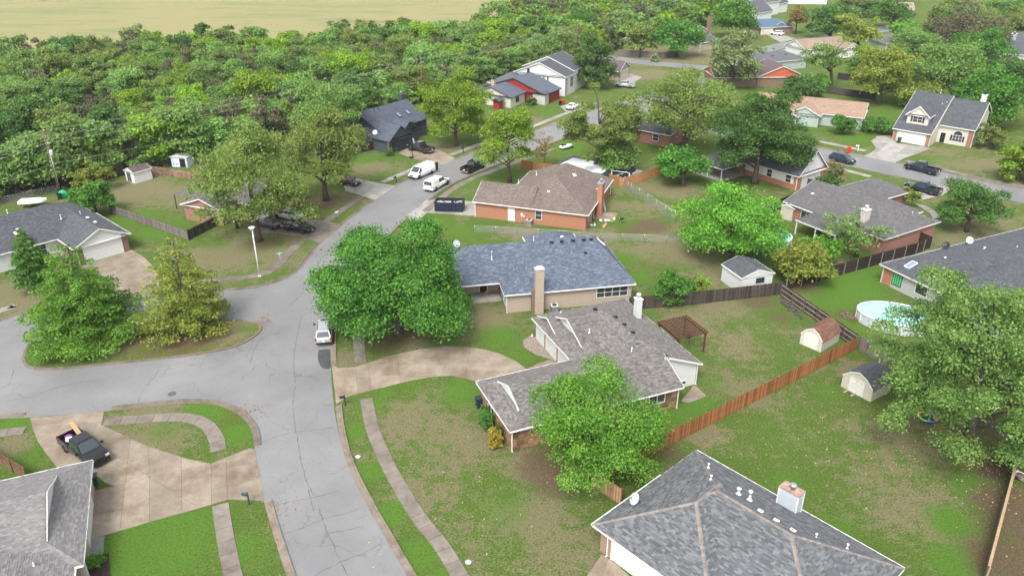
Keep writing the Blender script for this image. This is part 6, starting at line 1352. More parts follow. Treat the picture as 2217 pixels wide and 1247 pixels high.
    lamp(root, 'front_bumper', bm_, f - .03, 0, .46 + lift, .16, W * .84, .2); lamp(root, 'rear_bumper', bm_, -f + .02, 0, .48 + lift, .18, W * .88, .18); lamp(root, 'grille', black_pl, f - .015, 0, zl - .02, .1, W * .42, .2); lamp(root, 'number_plate', plate_m, -f - .06, 0, zl - .08, .03, .32, .16)
    return root
pt = lambda n, c, **k: M_paint(n, c, **k)
p_black = pt('black_paint', (.010, .010, .012)); p_white = pt('white_paint', (.78, .78, .77)); p_silver = pt('silver_paint', (.42, .43, .44), metal=.3); p_dgrey = pt('graphite_paint', (.045, .05, .058), metal=.2); p_navy = pt('navy_paint', (.012, .02, .034)); p_maroon = pt('maroon_paint', (.075, .008, .014)); p_lsil = pt('light_silver_paint', (.58, .60, .63), metal=.2); p_char = pt('charcoal_paint', (.028, .028, .032))
# black pickup on the fan driveway
ra, fa = P(142, 931, 1.25), P(217, 990, 1.1); d = fa - ra; d.z = 0; ctr = (ra + fa) / 2
tk = vehicle('pickup', 'pickup_truck', 'black pickup on the fan driveway with boards and toys in its bed', (ctr.x, ctr.y), math.atan2(d.y, d.x), p_black, 5.9, 2.03, 1.9, 3.6, extra={'cab': 2.3, 'bumper': black_pl})
wood = M_plain('raw_lumber', (.42, .25, .13), .7, .2, 5); lx, ly = tk.location.x, tk.location.y; ca_, sa_ = math.cos(tk.rotation_euler.z), math.sin(tk.rotation_euler.z)
def on_truck(x, y, z): return Vector((lx + x * ca_ - y * sa_, ly + x * sa_ + y * ca_, z))
for i in range(4): m = MB(); a = on_truck(-3.35, .55 + i * .1, 1.62); m.beam((0, 0, 0), on_truck(-.95, .35 + i * .1, .95) - a, .09, .04); o = m.build('lumber_board', wood, None, a); tag(o, 'raw lumber board sticking out over the black pickup tailgate', 'board', 'boards in the pickup bed')
for i, (cx_, c_, nm) in enumerate([((.75, .70, .72), (-1.9, -.3, .78), 'crumpled pale plastic heap in the black pickup bed'), ((.75, .62, .12), (-1.45, .2, .8), 'small yellow bundle in the black pickup bed'), ((.22, .05, .25), (-2.4, -.1, .74), 'dark purple bag in the black pickup bed')]):
    m = MB(); q = random.Random(i); prof = [(.02, 0), (.3, .05), (.36, .18), (.25, .32), (.05, .4)]; m.lathe(prof, 9); m.v = [(a * q.uniform(.7, 1.5), b * q.uniform(.7, 1.2), z * q.uniform(.7, 1.1)) for a, b, z in m.v]; o = m.build('loose_load', M_plain('load%d' % i, cx_, .6, .2), None, on_truck(*c_)); tag(o, nm, 'bundle')
# street vehicles
e1, e2 = P(716, 757), P(718, 700); sh = math.atan2(e2.y - e1.y, e2.x - e1.x); rc = P(702, 751); dv = Vector((math.cos(sh), math.sin(sh), 0))
t4 = vehicle('suv', 'parked_suv', 'silver off road wagon with roof rack parked by the kerb under the maple', tuple(rc + dv * 2.4)[:2], sh, p_silver, 4.8, 1.9, 1.8, 2.75)
m = MB(); m.box(.9, -1.25, .95, .95, .06, .8, R(-35)); m.build('open_door', p_silver, t4)
hd2 = heading((728, 650), (752, 610)); c2 = P(731, 612) + Vector((math.cos(hd2), math.sin(hd2), 0)) * 2.3; vehicle('sedan', 'parked_car', 'pale silver sedan mostly hidden behind the maple crown on the street', (c2.x, c2.y), hd2, p_lsil, 4.7, 1.82, 1.45, 2.75)
for kind, nm, lb, fp, rp, pa, L, W, H, wb, kw in [
    ('sedan', 'parked_car', 'black fastback sedan parked across the wet driveway apron', (622, 501), (658, 507.6), p_black, 4.95, 1.88, 1.45, 2.85, {}),
    ('sedan', 'parked_car', 'dark grey sedan parked beside the thick olive tree trunk', (556, 492), (589, 498), p_dgrey, 4.9, 1.86, 1.45, 2.83, {}),
    ('suv', 'parked_suv', 'pale silver crossover parked on the drive behind both sedans', (602, 474.5), (635, 480.5), p_lsil, 4.7, 1.84, 1.68, 2.7, {}),
    ('van', 'work_van', 'white work van with ladder rack and open rear doors', (908, 388.4), (935.2, 377), p_white, 5.7, 2.0, 2.1, 3.43, {}),
    ('cap', 'pickup_truck', 'white pickup with matching bed cap parked on the street', (968.2, 400.4), (942.4, 414.9), p_white, 5.9, 2.0, 1.93, 3.68, {}),
    ('pickup', 'pickup_truck', 'lifted charcoal pickup on the tan driveway', (889, 327), (920.7, 334.3), p_char, 5.9, 2.02, 1.92, 3.68, {'lift': .12}),
    ('pickup', 'pickup_truck', 'black pickup with open bed half under the yellow topped tree', (1047, 364), (1019, 377), p_black, 5.7, 1.98, 1.85, 3.5, {}),
    ('pickup', 'pickup_truck', 'dark navy extended cab pickup parked before the dormer house', (1966, 368), (2013.6, 380), p_navy, 6.1, 2.0, 1.9, 3.94, {}),
    ('suv', 'parked_suv', 'navy suv parked near the red bin', (1835, 357), (1802, 349.5), pt('blue_grey_paint', (.035, .05, .08), metal=.3), 4.7, 1.84, 1.66, 2.75, {}),
    ('suv', 'parked_suv', 'white suv on the drive of the blue roofed house', (1672.7, 76.6), (1687, 78.3), p_white, 4.8, 1.9, 1.75, 2.85, {}),
    ('sedan', 'parked_car', 'maroon car on the pale drive behind the tall yard tree', (763, 405), (735, 399), p_maroon, 4.6, 1.8, 1.35, 2.7, {}),
    ('pickup', 'pickup_truck', 'dark pickup beside the small leaning tree and brick wall', (1968, 412), (2016, 424), p_navy, 5.8, 2.0, 1.85, 3.6, {}),
    ('pickup', 'pickup_truck', 'silver pickup in front of the beige garage', (1338, 190), (1364, 192), p_silver, 5.6, 1.95, 1.85, 3.5, {})]:
    c, a = at_wheels(fp, rp, W); vehicle(kind, nm, lb, (c.x, c.y), a, pa, L, W, H, wb, **kw)
c = P(1240, 236); vehicle('sedan', 'parked_car', 'white car beside the red bin at the red house', (c.x, c.y), R(60), p_white, 4.6, 1.8, 1.4, 2.7)
c = P(2011, 372); 
# ---------------------------------------------------------------- street furniture and yard things
wpole = M_plain('white_pole', (.66, .67, .66), .45, .06); ppole = M_plain('creosote_pole', (.13, .085, .06), .9, .3, 6)
def street_lamp(px, top, label):
    b_ = P(*px); h_ = height_at(b_, px[0], top); r = thing('street_lamp', label, 'street lamp', b_); m = MB(); m.tube([(0, 0, 0), (0, 0, h_ - .3)], [.10, .065], 10); m.build('pole', wpole, r); m = MB(); m.lathe([(.06, 0), (.16, .1), (.2, .45), (.42, .5), (.42, .56), (.1, .68)], 16, (0, 0, h_ - .65)); m.build('lamp_head', wpole, r); m = MB(); m.lathe([(.15, 0), (.15, .3)], 12, (0, 0, h_ - .5)); m.build('lamp_lens', head_m, r); m = MB(); m.box(0, 0, .04, .4, .4, .08); m.build('base_plate', wpole, r); return r
street_lamp((562, 598), 491, 'white street lamp post with flat round head beside the corner sidewalk')
street_lamp((1515, 112), 84, 'pale street lamp by the far side street')
sp = P(611, 585); r = thing('street_sign', 'leaning post with two crossed pale green street name blades', 'sign', sp); m = MB(); m.tube([(0, 0, 0), (-.05, 0, 2.6)], .03, 6); m.build('post', metal, r)
for i, a in enumerate((20, 110)): m = MB(); m.box(-.05, 0, 2.5 + i * .2, .75, .025, .18, R(a)); m.build('name_blade', M_plain('sign_green', (.22, .50, .40), .35, .25, 4), r)
m = MB(); m.box(0, .25, 1.2, .04, .5, .04); m.build('cross_arm', metal, r)
# utility poles and wires
H1_ = height_at(P(132, 425), 132, 283); pole_tops = [P(-330, 400, 11.5), P(132, 425), P(910, 118, 11.5), P(1250, 47, 11.5), P(1462, -4, 11.5)]; PB = [Vector((p.x, p.y, 0)) for p in pole_tops]; HT = [11.5, H1_, 11.5, 11.5, 11.5]
for i, (b_, hh) in enumerate(zip(PB, HT)):
    if i == 0: continue
    lb = ['', 'brown utility pole with grey transformer at the edge of the wood', 'utility pole rising behind the slate blue house', 'utility pole standing over the dense wood', 'utility pole farthest along the line over distant trees'][i]
    r = thing('utility_pole', lb, 'utility pole', b_); m = MB(); m.tube([(0, 0, 0), (0, 0, hh)], [.19, .12], 10); m.build('pole', ppole, r)
    for z in (hh - .05, hh - .9, hh - 1.1, hh - 2.1): m = MB(); m.lathe([(.05, 0), (.09, .05), (.05, .12), (.09, .17), (.04, .25)], 8, (.16, 0, z - .1)); m.build('insulator', head_m, r)
    if i == 1:
        m = MB(); m.lathe([(.26, 0), (.28, .05), (.28, .75), (.2, .85)], 14, (.42, -.1, hh - 4.1)); m.build('transformer', M_plain('transformer_grey', (.42, .47, .52), .45), r); m = MB(); m.tube([(.2, -.05, .2), (.16, -.05, hh - 4)], .045, 6); m.build('conduit', metal, r); m = MB(); m.box(.2, 0, hh - 2.1, .8, .12, .12); m.build('cross_arm', head_m, r)
wm_ = M_plain('power_wire', (.30, .30, .29), .5, .05)
PB.append(PB[-1] + (PB[-1] - PB[-2])); HT.append(11.5)
for dz, rr, lb in ((0, .022, 'top power line'), (.95, .02, 'upper middle power line'), (1.15, .02, 'lower middle power line'), (2.1, .026, 'insulated lower power line'), (5.6, .02, 'lowest telephone cable')):
    pts = []
    for i in range(len(PB) - 1):
        a = PB[i] + Vector((.16, 0, HT[i] - dz)); b_ = PB[i + 1] + Vector((.16, 0, HT[i + 1] - dz)); L = (b_ - a).length
        for k in range(16): t = k / 16; pts.append(a.lerp(b_, t) - Vector((0, 0, 4 * t * (1 - t) * L * .014)))
    m = MB(); m.tube(pts, rr, 4, cap=False); o = m.build('power_line', wm_); tag(o, lb + ' strung between the utility poles over the wood', 'wire')
# mailboxes
def mailbox(px, ang, label, post=dark, box=dark):
    r = thing('mailbox', label, 'mailbox', P(*px), R(ang)); m = MB(); m.box(0, 0, .65, .1, .1, 1.3); m.build('post', post, r); m = MB(); m.box(-.2, 0, .95, .55, .08, .08); m.build('arm', post, r)
    m = MB(); V = []; n = 7
    for x in (-.5, .0):
        V += [(x, -.1, 1.0), (x, .1, 1.0)] + [(x, .1 * math.cos(math.pi * k / 6), 1.12 + .1 * math.sin(math.pi * k / 6)) for k in range(7)]
    m.add(V, [tuple(range(8, -1, -1)), tuple(range(9, 18))] + [(i, (i + 1) % 9, (i + 1) % 9 + 9, i + 9) for i in range(9)]); m.build('mail_case', box, r)
mailbox((748, 878), 15, 'black mailbox post at the edge of the curved driveway')
mailbox((540, 1092), -10, 'stout green mailbox beside the fan driveway', bin_green, bin_green)
mailbox((858, 396), 50, 'dark mailbox on the grass strip beside the white van'); mailbox((1003, 331), 50, 'dark mailbox in a round stone bed by the tan driveway'); mailbox((733, 473), 45, 'white mailbox on the verge near the black sedan', metal, white); mailbox((1857, 328), -30, 'white mailbox post beside the red bin', white, white); mailbox((1675, 113), 20, 'dark mailbox on the far grass verge')
# bins
def bin_(px, ang, label, mat, s=1.0):
    r = thing('wheelie_bin', label, 'bin', P(*px), R(ang)); m = MB(); a, b_ = .24 * s, .31 * s; m.add([(-a, -a, .05), (a, -a, .05), (a, a, .05), (-a, a, .05), (-b_, -b_, 1.0 * s), (b_, -b_, 1.0 * s), (b_, b_, 1.0 * s), (-b_, b_, 1.0 * s)], [(3, 2, 1, 0), (4, 5, 6, 7), (0, 1, 5, 4), (1, 2, 6, 5), (2, 3, 7, 6), (3, 0, 4, 7)]); m.build('bin_body', mat, r)
    m = MB(); m.box(0, 0, 1.04 * s, .66 * s, .7 * s, .07); m.box(-.36 * s, 0, .98 * s, .06, .5 * s, .06); m.build('lid', mat, r)
    for s_ in (-1, 1): m = MB(); m.lathe([(.12, -.03), (.12, .03)], 12); m.v = [(x - .2, s_ * .3 + z, y + .12) for x, y, z in m.v]; m.build('wheel', tyre_m, r)
bin_((207, 1050), 25, 'dark green wheeled bin behind the weathered grey roof', bin_green); bin_((1037, 880), 20, 'navy wheeled bin by the front gable of the stone house', M_plain('bin_navy', (.02, .03, .06), .45)); bin_((1946, 309), -41, 'dark green bin beside the dormer house garage', bin_green); bin_((1837, 332), -25, 'bright red bin standing on the street edge', M_plain('bin_red', (.55, .02, .018), .45), 1.15); bin_((515, 494), 20, 'black bin under the large olive tree', dark); bin_((1219, 226), 58, 'red bin outside the red house', MATS['bin_red']); bin_((1213, 228), 58, 'black bin outside the red house', dark); bin_((131, 431), 10, 'black bin beside the green garden hose reel', dark)
# skip
nav = M_plain('skip_navy', (.016, .022, .042), .5, .2, 2); A = P(941, 459); B = P(1002, 461); ang = math.atan2(B.y - A.y, B.x - A.x); r = thing('roll_off_skip', 'navy open topped waste skip full of rubble on the concrete drive', 'skip', A, ang); L = (B - A).length; D_ = 2.3; hh = 1.55
m = MB(); m.bx(0, L, 0, .07, .2, hh); m.bx(0, L, D_ - .07, D_, .2, hh); m.bx(0, .07, .07, D_ - .07, .2, hh); m.bx(L - .07, L, .07, D_ - .07, .2, hh); m.bx(.07, L - .07, .07, D_ - .07, .2, .28); m.build('skip_body', nav, r)
m = MB()
for i in range(8): x = L * (i + .5) / 8; m.bx(x - .05, x + .05, -.07, 0, .2, hh - .02); m.bx(x - .05, x + .05, D_, D_ + .07, .2, hh - .02)
m.build('side_ribs', nav, r); m = MB()
for a, b__ in (((0, 0), (L, 0)), ((L, 0), (L, D_)), ((L, D_), (0, D_)), ((0, D_), (0, 0))): m.beam((a[0], a[1], hh + .03), (b__[0], b__[1], hh + .03), .14, .1)
m.build('top_rim', nav, r); m = MB(); m.bx(.2, L - .2, .3, .45, .0, .2); m.bx(.2, L - .2, D_ - .45, D_ - .3, .0, .2); m.build('skids', nav, r)
m = MB(); q = random.Random(9)
for i in range(70): m.box(q.uniform(.4, L - .4), q.uniform(.3, D_ - .3), q.uniform(.7, 1.28), q.uniform(.15, .9), q.uniform(.1, .4), q.uniform(.04, .2), q.uniform(0, 3))
m.box(L / 2, D_ / 2, .55, L - .2, D_ - .2, .5); o = m.build('rubble', M_plain('rubble', (.40, .37, .36), .8, .4, 2)); o.location = A; o.rotation_euler = (0, 0, ang); tag(o, 'pale plasterboard and timber rubble heaped in the navy skip', 'rubble', kind='stuff')
# pools
water = M_glass('pool_water', (.28, .62, .66), .05)
def pool(pc, rx, ry, rz, h_, label, wc=(.30, .64, .67), frame=white):
    r = thing('round_pool', label, 'pool', pc, rz); n = 28; E = [(rx * math.cos(2 * math.pi * k / n), ry * math.sin(2 * math.pi * k / n)) for k in range(n)]
    wm2 = M_plain('pool_wall_panel', (.46, .50, .54), .45, .08)
    for k in range(n):
        a, b__ = E[k], E[(k + 1) % n]; m = MB(); m.beam((a[0], a[1], h_ / 2), (b__[0], b__[1], h_ / 2), .03, h_); m.build('wall_panel', wm2, r)
        if k % 2 == 0: m = MB(); m.box(a[0] * 1.012, a[1] * 1.012, h_ / 2, .12, .12, h_, math.atan2(a[1], a[0])); m.build('upright', frame, r)
    m = MB()
    for k in range(n): a, b__ = E[k], E[(k + 1) % n]; m.beam((a[0], a[1], h_ + .02), (b__[0], b__[1], h_ + .02), .24, .06)
    m.build('top_rim', frame, r); k_ = M_plain('pool_water_%d' % int(rx * 10), wc, .05, .12, .6, spec=.6)
    MB().add([(0, 0, h_ - .16)] + [(x * .985, y * .985, h_ - .16) for x, y in E], [(0, k + 1, (k + 1) % n + 1) for k in range(n)]).build('water', k_, r); return r
pool(Vector((45.4, 80.4, 0)), 4.3, 2.9, R(-22), 1.25, 'large white walled oval pool full of pale turquoise water')
pool(P(1662, 524), 3.2, 3.2, 0, 1.1, 'small round teal pool behind the bright green tree', (.16, .50, .44))
# pergola, patio things
r = thing('pergola', 'brown timber pergola with lattice roof behind the stone ranch house', 'pergola', (18.9, 75.0, 0), R(22.76)); tim = M_plain('stained_timber', (.085, .036, .024), .7, .25, 4); hw, hd, hz = 1.75, 1.9, 2.35
for sx in (-1, 1):
    for sy in (-1, 1): m = MB(); m.box(sx * hw, sy * hd, hz / 2, .15, .15, hz); m.build('post', tim, r)
for s_ in (-1, 1): m = MB(); m.beam((s_ * hw, -hd - .2, hz), (s_ * hw, hd + .2, hz), .1, .2); m.build('beam', tim, r)
for i in range(11): y = -hd - .1 + i * (2 * hd + .2) / 10; m = MB(); m.beam((-hw - .25, y, hz + .17), (hw + .25, y, hz + .17), .06, .14); m.build('rafter', tim, r)
for i in range(10): x = -hw - .15 + i * (2 * hw + .3) / 9; m = MB(); m.beam((x, -hd - .25, hz + .27), (x, hd + .25, hz + .27), .06, .06); m.build('lattice_slat', tim, r)
def grill(px, label):
    r = thing('kettle_grill', label, 'grill', P(*px)); m = MB(); m.lathe([(.05, .55), (.26, .65), (.3, .8), (.26, .98), (.05, 1.06)], 14); m.build('kettle', dark, r)
    for k in range(3): a = k * 2.1; m = MB(); m.tube([(.15 * math.cos(a), .15 * math.sin(a), .6), (.3 * math.cos(a), .3 * math.sin(a), 0)], .02, 5); m.build('leg', metal, r)
    m = MB(); m.box(0, 0, 1.1, .12, .05, .05); m.build('handle', cedar, r)
grill((1345, 484), 'black kettle grill on the grass beyond the brick patio'); grill((1490, 741), 'dark kettle smoker under the brown timber pergola'); grill((859, 332), 'black kettle grill beside the slate garage door')
def ac(px, ang, label):
    r = thing('air_conditioner', label, 'air conditioner', P(*px), R(ang)); m = MB(); m.bx(-.42, .42, -.42, .42, .08, .85)
    m.build('casing', M_plain('ac_grey', (.22, .235, .25), .5, .1), r); m = MB()
    for i in range(7): z = .16 + i * .095; m.bx(-.435, .435, -.435, .435, z, z + .035)
    m.build('louvres', M_plain('ac_dark', (.10, .11, .12), .5), r); m = MB(); m.box(0, 0, .87, .88, .88, .05); m.build('top_cover', M_plain('ac_top', (.5, .51, .52), .45), r); m = MB(); m.lathe([(.3, 0), (.3, .04), (.1, .06)], 16, (0, 0, .895)); m.build('fan_grille', dark, r); m = MB(); m.box(0, 0, .04, 1.1, 1.1, .08); m.build('pad', kerbc, r)
ac((1200, 674), 11, 'grey air conditioner beside the buff brick chimney'); ac((1146, 487), -19, 'dark air conditioner against the orange brick wall')
# trampoline, wheelbarrow, odds and ends
r = thing('small_trampoline', 'small rainbow rimmed trampoline under the pale ash tree', 'trampoline', P(2007, 908)); m = MB(); m.lathe([(.02, .3), (.72, .3), (.72, .31), (.02, .31)], 20); m.build('jump_mat', dark, r)
for k, c_ in enumerate([(.05, .12, .5), (.75, .35, .05), (.8, .6, .05), (.15, .5, .12), (.05, .12, .5), (.75, .2, .08)]):
    m = MB(); m.tube([(.82 * math.cos(k * math.pi / 3 + j * math.pi / 18), .82 * math.sin(k * math.pi / 3 + j * math.pi / 18), .32) for j in range(7)], .1, 6); m.build('rim_pad', M_plain('pad%d' % k, c_, .5), r); a = k * math.pi / 3; m = MB(); m.tube([(.8 * math.cos(a), .8 * math.sin(a), 0), (.8 * math.cos(a), .8 * math.sin(a), .3)], .03, 5); m.build('leg', metal, r)
r = thing('wheelbarrow', 'white wheelbarrow filled with brown leaves beside the capped fence', 'wheelbarrow', P(2206, 1040), R(-60)); m = MB(); m.add([(-.35, -.2, .35), (.35, -.2, .35), (.35, .2, .35), (-.35, .2, .35), (-.5, -.34, .68), (.55, -.36, .72), (.55, .36, .72), (-.5, .34, .68)], [(3, 2, 1, 0), (0, 1, 5, 4), (1, 2, 6, 5), (2, 3, 7, 6), (3, 0, 4, 7)]); m.build('tray', white, r)
for s_ in (-1, 1): m = MB(); m.tube([(.65, s_ * .08, .2), (0, s_ * .22, .33), (-.95, s_ * .3, .62)], .02, 6); m.build('handle', metal, r); m = MB(); m.tube([(-.3, s_ * .24, .36), (-.35, s_ * .26, 0)], .02, 5); m.build('leg', metal, r)
m = MB(); m.lathe([(.2, -.05), (.2, .05)], 16); m.v = [(x + .68, z, y + .2) for x, y, z in m.v]; m.build('wheel', tyre_m, r); m = MB(); m.lathe([(.42, .5), (.36, .6), (.12, .72)], 10); o = m.build('leaf_pile', M_plain('leaf_pile', (.13, .08, .05), .9, .4, 9)); o.location = P(2206, 1040); tag(o, 'brown leaves heaped in the white wheelbarrow', 'leaves')
r = thing('basketball_hoop', 'basketball hoop on a tall post beside the tan driveway', 'basketball hoop', P(893, 342), R(20)); m = MB(); m.tube([(0, 0, 0), (0, 0, 3.0), (.3, 0, 3.3)], .06, 8); m.build('post', dark, r); m = MB(); m.box(.4, 0, 3.35, .05, 1.15, .8); m.build('backboard', M_plain('backboard', (.5, .54, .57), .3), r); m = MB(); m.tube([(.65 + .22 * math.cos(k * .52), .22 * math.sin(k * .52), 3.1) for k in range(13)], .018, 5, cap=False); m.build('rim', M_plain('hoop_orange', (.6, .15, .04), .4), r); m = MB(); m.box(-.2, 0, .12, .9, .6, .24); m.build('base', dark, r)
r = thing('ladder', 'white ladder leaning against the orange brick chimney', 'ladder', P(1311, 458), R(-19)); 
for s_ in (-1, 1): m = MB(); m.beam((0, s_ * .22, 0), (-.6, s_ * .22, 2.6), .04, .07); m.build('rail', white, r)
for k in range(8): t = (k + .5) / 8; m = MB(); m.tube([(-.6 * t, -.22, 2.6 * t), (-.6 * t, .22, 2.6 * t)], .018, 5); m.build('rung', white, r)
r = thing('jet_ski', 'white and black jet ski lying on the bright green lawn', 'jet ski', P(1226, 322), R(35)); loft([(-1.5, .25, .6, .5, .4), (-.6, .2, .75, .58, .4), (.4, .2, .85, .55, .35), (1.2, .28, .75, .36, .2), (1.6, .45, .62, .12, .06)], 'hull', p_white, r); m = MB(); m.bx(-1.1, -.1, -.2, .2, .72, .98); m.build('seat', dark, r); m = MB(); m.tube([(.1, -.35, 1.15), (.2, 0, 1.1), (.1, .35, 1.15)], .025, 6); m.build('handlebar', dark, r); m = MB(); m.box(0, 0, .3, 3.0, 1.18, .1); m.build('stripe', black_pl, r)
# the long covered trailer beds in the fenced yard
r = thing('raised_pool_deck', 'long grey edged tank with white cover behind the cedar fence', 'covered pool', P(1202, 372), heading((1202, 372), (1282, 388))); m = MB(); Lp = 9.5; Wp = 6.5; m.bx(0, Lp, 0, .12, 0, 1.2); m.bx(0, Lp, Wp - .12, Wp, 0, 1.2); m.bx(0, .12, .12, Wp - .12, 0, 1.2); m.bx(Lp - .12, Lp, .12, Wp - .12, 0, 1.2); m.build('tank_wall', M_plain('tank_grey', (.16, .19, .22), .5), r); m = MB(); m.bx(.12, Lp - .12, .12, Wp - .12, 1.0, 1.08); m.build('white_cover', M_plain('tarp_white', (.62, .66, .68), .5, .12, 1), r); m = MB()
for a, b__ in (((0, 0), (Lp, 0)), ((Lp, 0), (Lp, Wp)), ((Lp, Wp), (0, Wp)), ((0, Wp), (0, 0))): m.beam((a[0], a[1], 1.24), (b__[0], b__[1], 1.24), .3, .08)
m.build('top_rim', M_plain('tank_rim', (.05, .06, .07), .5), r)
r = thing('flatbed_trailer', 'long flat trailer with black gear inside the cedar fenced yard', 'trailer', P(1340, 398), heading((1340, 398), (1410, 372))); m = MB(); m.bx(0, 7, 0, 2.2, .55, .7); m.build('deck', M_plain('trailer_deck', (.22, .23, .24), .6), r)
for x in (2.6, 3.5):
    for y in (-.05, 2.25): m = MB(); m.lathe([(.33, -.1), (.33, .1)], 14); m.v = [(a + x, b__z + y, b__y + .33) for a, b__y, b__z in m.v]; m.build('wheel', tyre_m, r)
m = MB(); q = random.Random(2)
for k in range(7): m.box(q.uniform(1, 6), q.uniform(.4, 1.8), .95, q.uniform(.4, 1.2), q.uniform(.4, .9), .5, q.uniform(0, 3))
o = m.build('gear_pile', dark); o.location = P(1340, 398); o.rotation_euler = (0, 0, r.rotation_euler.z); tag(o, 'black boxes of gear heaped on the flat trailer', 'boxes', kind='stuff')
m = MB(); m.box(0, 0, .7, 2.4, .05, 1.2); o = m.build('green_panel', M_plain('green_sheet', (.02, .22, .10), .5), None, P(1292, 392), R(-15)); tag(o, 'bright green sheet propped behind the brick house roof', 'panel')
r = thing('swing_frame', 'white tube frame standing behind the cedar fence', 'frame', P(1342, 398), R(-25)); m = MB(); m.tube([(-1.6, 0, 2.2), (1.6, 0, 2.2)], .05, 6); m.build('top_bar', white, r)
for x in (-1.6, 1.6):
    for y in (-.6, .6): m = MB(); m.tube([(x, 0, 2.2), (x * 1.05, y, 0)], .045, 6); m.build('leg', white, r)
# green hose reel, white boat, patio rubble, swing, logs
r = thing('hose_reel', 'bright green garden hose reel at the pole foot', 'hose reel', P(139, 430), R(20)); m = MB(); m.lathe([(.62, -.12), (.7, 0), (.62, .12), (.3, .12), (.3, -.12)], 20); m.v = [(x, z, y + .8) for x, y, z in m.v]; m.build('hose_coil', M_plain('hose_green', (.02, .38, .16), .45), r); m = MB(); m.box(0, .2, .4, .1, .1, .8); m.build('stand', metal, r)
r = thing('small_boat', 'small white boat on a trailer behind the charcoal roof', 'boat', P(74, 448), R(12)); loft([(-2, .75, 1.25, .8, .78), (0, .7, 1.3, .9, .86), (1.4, .75, 1.35, .6, .55), (2.2, 1.0, 1.4, .12, .08)], 'hull', p_white, r); m = MB(); m.bx(-1.8, 1.2, -.6, .6, 1.3, 1.36); m.build('cover', white, r)
for s_ in (-1, 1): m = MB(); m.lathe([(.3, -.08), (.3, .08)], 14); m.v = [(a - .3, z + s_ * .85, y + .3) for a, y, z in m.v]; m.build('wheel', tyre_m, r)
m = MB(); m.beam((-.9, 0, .06), (.9, 0, .06), .35, .06); o = m.build('plank', wood, None, P(1309, 489), heading((1303, 497), (1314, 481))); tag(o, 'bare plank lying on the dirt off the brick patio', 'plank')
q = random.Random(14); pal = M_plain('pale_rubbish', (.66, .66, .63), .7, .1)
for i, (px, lb) in enumerate([((1308, 478), 'white scraps heaped beside the plank'), ((1280, 487), 'white stones in a row beside the brick corner'), ((1335, 475), 'white kerb strip along the brick patio edge'), ((724, 745), '')][:3]):
    m = MB(); p = P(*px)
    for k in range(7): m.box(q.uniform(-.7, .7), q.uniform(-.4, .4), .08, q.uniform(.15, .45), q.uniform(.12, .3), q.uniform(.08, .16), q.uniform(0, 3))
    o = m.build('scrap_pile', pal, None, p); tag(o, lb, 'scraps', kind='stuff')
m = MB(); p = P(1842, 688)
for k in range(60): a = q.uniform(0, 6.28); rr = q.uniform(0, 1.2); m.beam((rr * math.cos(a), rr * math.sin(a), .08), (rr * math.cos(a) + q.uniform(-.6, .6), rr * math.sin(a) + q.uniform(-.6, .6), q.uniform(.1, .4)), .05, .04)
o = m.build('brush_pile', M_plain('dry_brush', (.19, .145, .09), .9, .3), None, p); tag(o, 'pile of dry brush on the bright green lawn by the big pool', 'brush pile', kind='stuff')
m = MB()
for k in range(34): t = q.random(); p = P(1692 + 42 * t + q.uniform(-6, 6), 652 + 34 * t + q.uniform(-5, 5)); m.box(p.x, p.y, .1, q.uniform(.2, .7), q.uniform(.15, .35), q.uniform(.1, .25), q.uniform(0, 3))
o = m.build('rock_border', M_plain('dark_rock', (.075, .062, .055), .9, .35, 3)); tag(o, 'dark broken rocks piled along the pale railed fence', 'rocks', kind='stuff')
# front beds of the ranch house
m = MB(); m.prism([P(*x) for x in [(1131, 738), (1150, 726), (1172, 735), (1200, 752), (1212, 772), (1196, 779), (1160, 768), (1135, 752)]], -.02, .06); tag(m.build('gravel_bed', M_plain('gravel', (.22, .18, .15), .9, .4, 6, .6)), kind='structure')
m = MB(); m.prism([P(*x) for x in [(185, 1215), (236, 1196), (240, 1262), (180, 1262)]], -.02, .05); tag(m.build('mulch_bed', M_plain('mulch', (.045, .032, .026), .95, .4, 8, .6)), kind='structure')
for px, c_, lb, s_ in [((1190, 748), (.55, .035, .02), 'red garden ornament by the ranch house porch', .5), ((1152, 731), (.6, .48, .36), 'pale lantern ornament in the gravel bed', .35), ((1210, 762), (.12, .2, .3), 'blue pot beside the ranch house door', .4), ((1052, 640), (.6, .16, .02), 'orange pumpkins on the recessed porch', .45)]:
    m = MB(); m.lathe([(.1, 0), (.3, .1), (.42, .4), (.36, .75), (.15, .95), (.08, 1.3)], 12); m.v = [(x * s_, y * s_, z * s_ * 1.1 + .03) for x, y, z in m.v]; o = m.build('garden_ornament', M_plain('orn_%d' % px[0], c_, .5), None, P(*px)); tag(o, lb, 'ornament')
for px, lb in [((775, 988), 'round white meter cover in the green verge'), ((1014, 1216), 'square pale utility cover in the front lawn')]:
    m = MB(); m.lathe([(.24, 0), (.24, .03), (.1, .035)], 16); o = m.build('utility_cover', M_plain('cover_pale', (.45, .5, .5), .5), None, P(*px)); tag(o, lb, 'cover')
for px in [(556, 977)]:
    pass
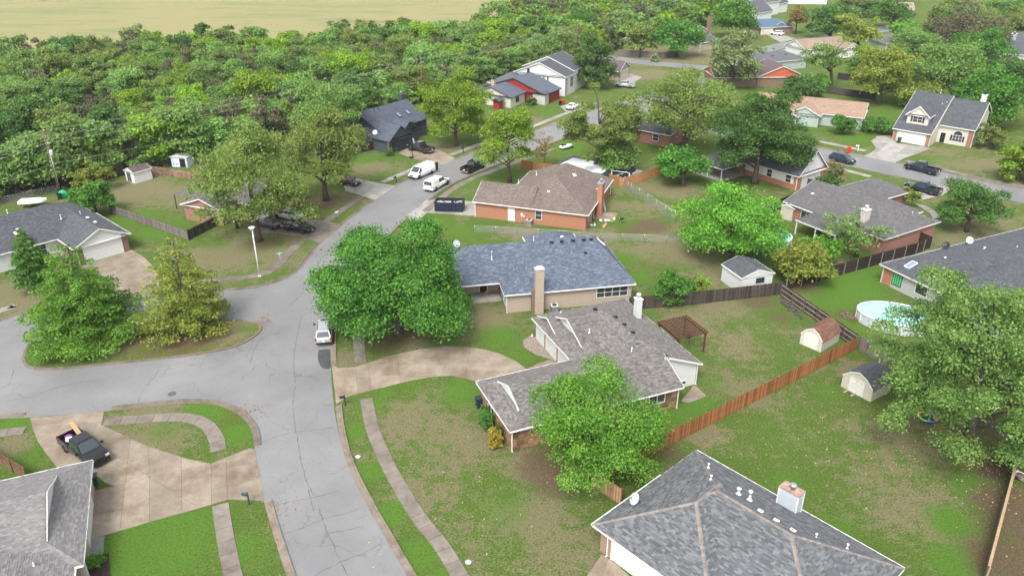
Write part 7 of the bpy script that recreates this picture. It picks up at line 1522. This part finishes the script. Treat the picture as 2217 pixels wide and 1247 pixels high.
# ---------------------------------------------------------------- fallen leaves and litter
def litter(name, label, zones, n, size, cols, seed):
    rl = np.random.RandomState(seed); pts = []
    for (px, py, rx, ry, w) in zones:
        k = int(n * w); c = P(px, py); q = rl.normal(size=(k, 2)) * np.array([rx, ry]) * .5; pts.append(np.stack([c.x + q[:, 0], c.y + q[:, 1], rl.uniform(.03, .06, k) + (.15 if py > 690 and px < 570 and py < 800 else 0)], 1))
    p_ = np.concatenate(pts); d = np.tile(np.array([[0, 0, 3.0]]), (len(p_), 1)); o = link(bpy.data.objects.new(name, leaves_mesh(name, p_, d, size, M_leaf(name + '_mat', cols, .1), rl))); tag(o, label, 'leaf litter', kind='stuff')
litter('fallen_leaves', 'pale fallen leaves scattered over the back lawns', [(1950, 960, 12, 9, .35), (1700, 950, 12, 8, .2), (2140, 1050, 4, 8, .25), (1600, 760, 9, 8, .1), (1050, 1080, 9, 10, .1)], 800, .12, [(.16, .12, .05), (.26, .22, .12), (.36, .34, .26)], 5)
litter('orange_leaves', 'orange leaf litter under the island trees and along gutters', [(300, 755, 12, 3, .35), (470, 745, 6, 3, .2), (565, 705, 1.2, 3, .12), (530, 890, 3, 1.2, .08), (590, 1130, 1.2, 7, .12), (330, 765, 9, 2, .13)], 1400, .14, [(.10, .045, .016), (.15, .075, .028), (.20, .115, .05)], 6)
litter('dead_leaves', 'brown dead leaves below the maple and ash tree', [(900, 720, 10, 5, .4), (2140, 1000, 3, 4, .35), (1240, 1010, 5, 4, .25)], 2600, .12, [(.06, .035, .02), (.10, .065, .04), (.16, .11, .07)], 7)
# ---------------------------------------------------------------- haze
hz, nt, b = newmat('haze_air'); nt.nodes.remove(b); pv = nt.nodes.new('ShaderNodeVolumePrincipled'); pv.inputs['Color'].default_value = (.93, .96, 1, 1); pv.inputs['Density'].default_value = .00012; pv.inputs['Anisotropy'].default_value = .2
nt.links.new(pv.outputs[0], nt.nodes['Material Output'].inputs['Volume'])
m = MB(); m.bx(-4200, 4200, -4200, 4200, -1, 60); hb = m.build('haze', hz); tag(hb, kind='stuff')
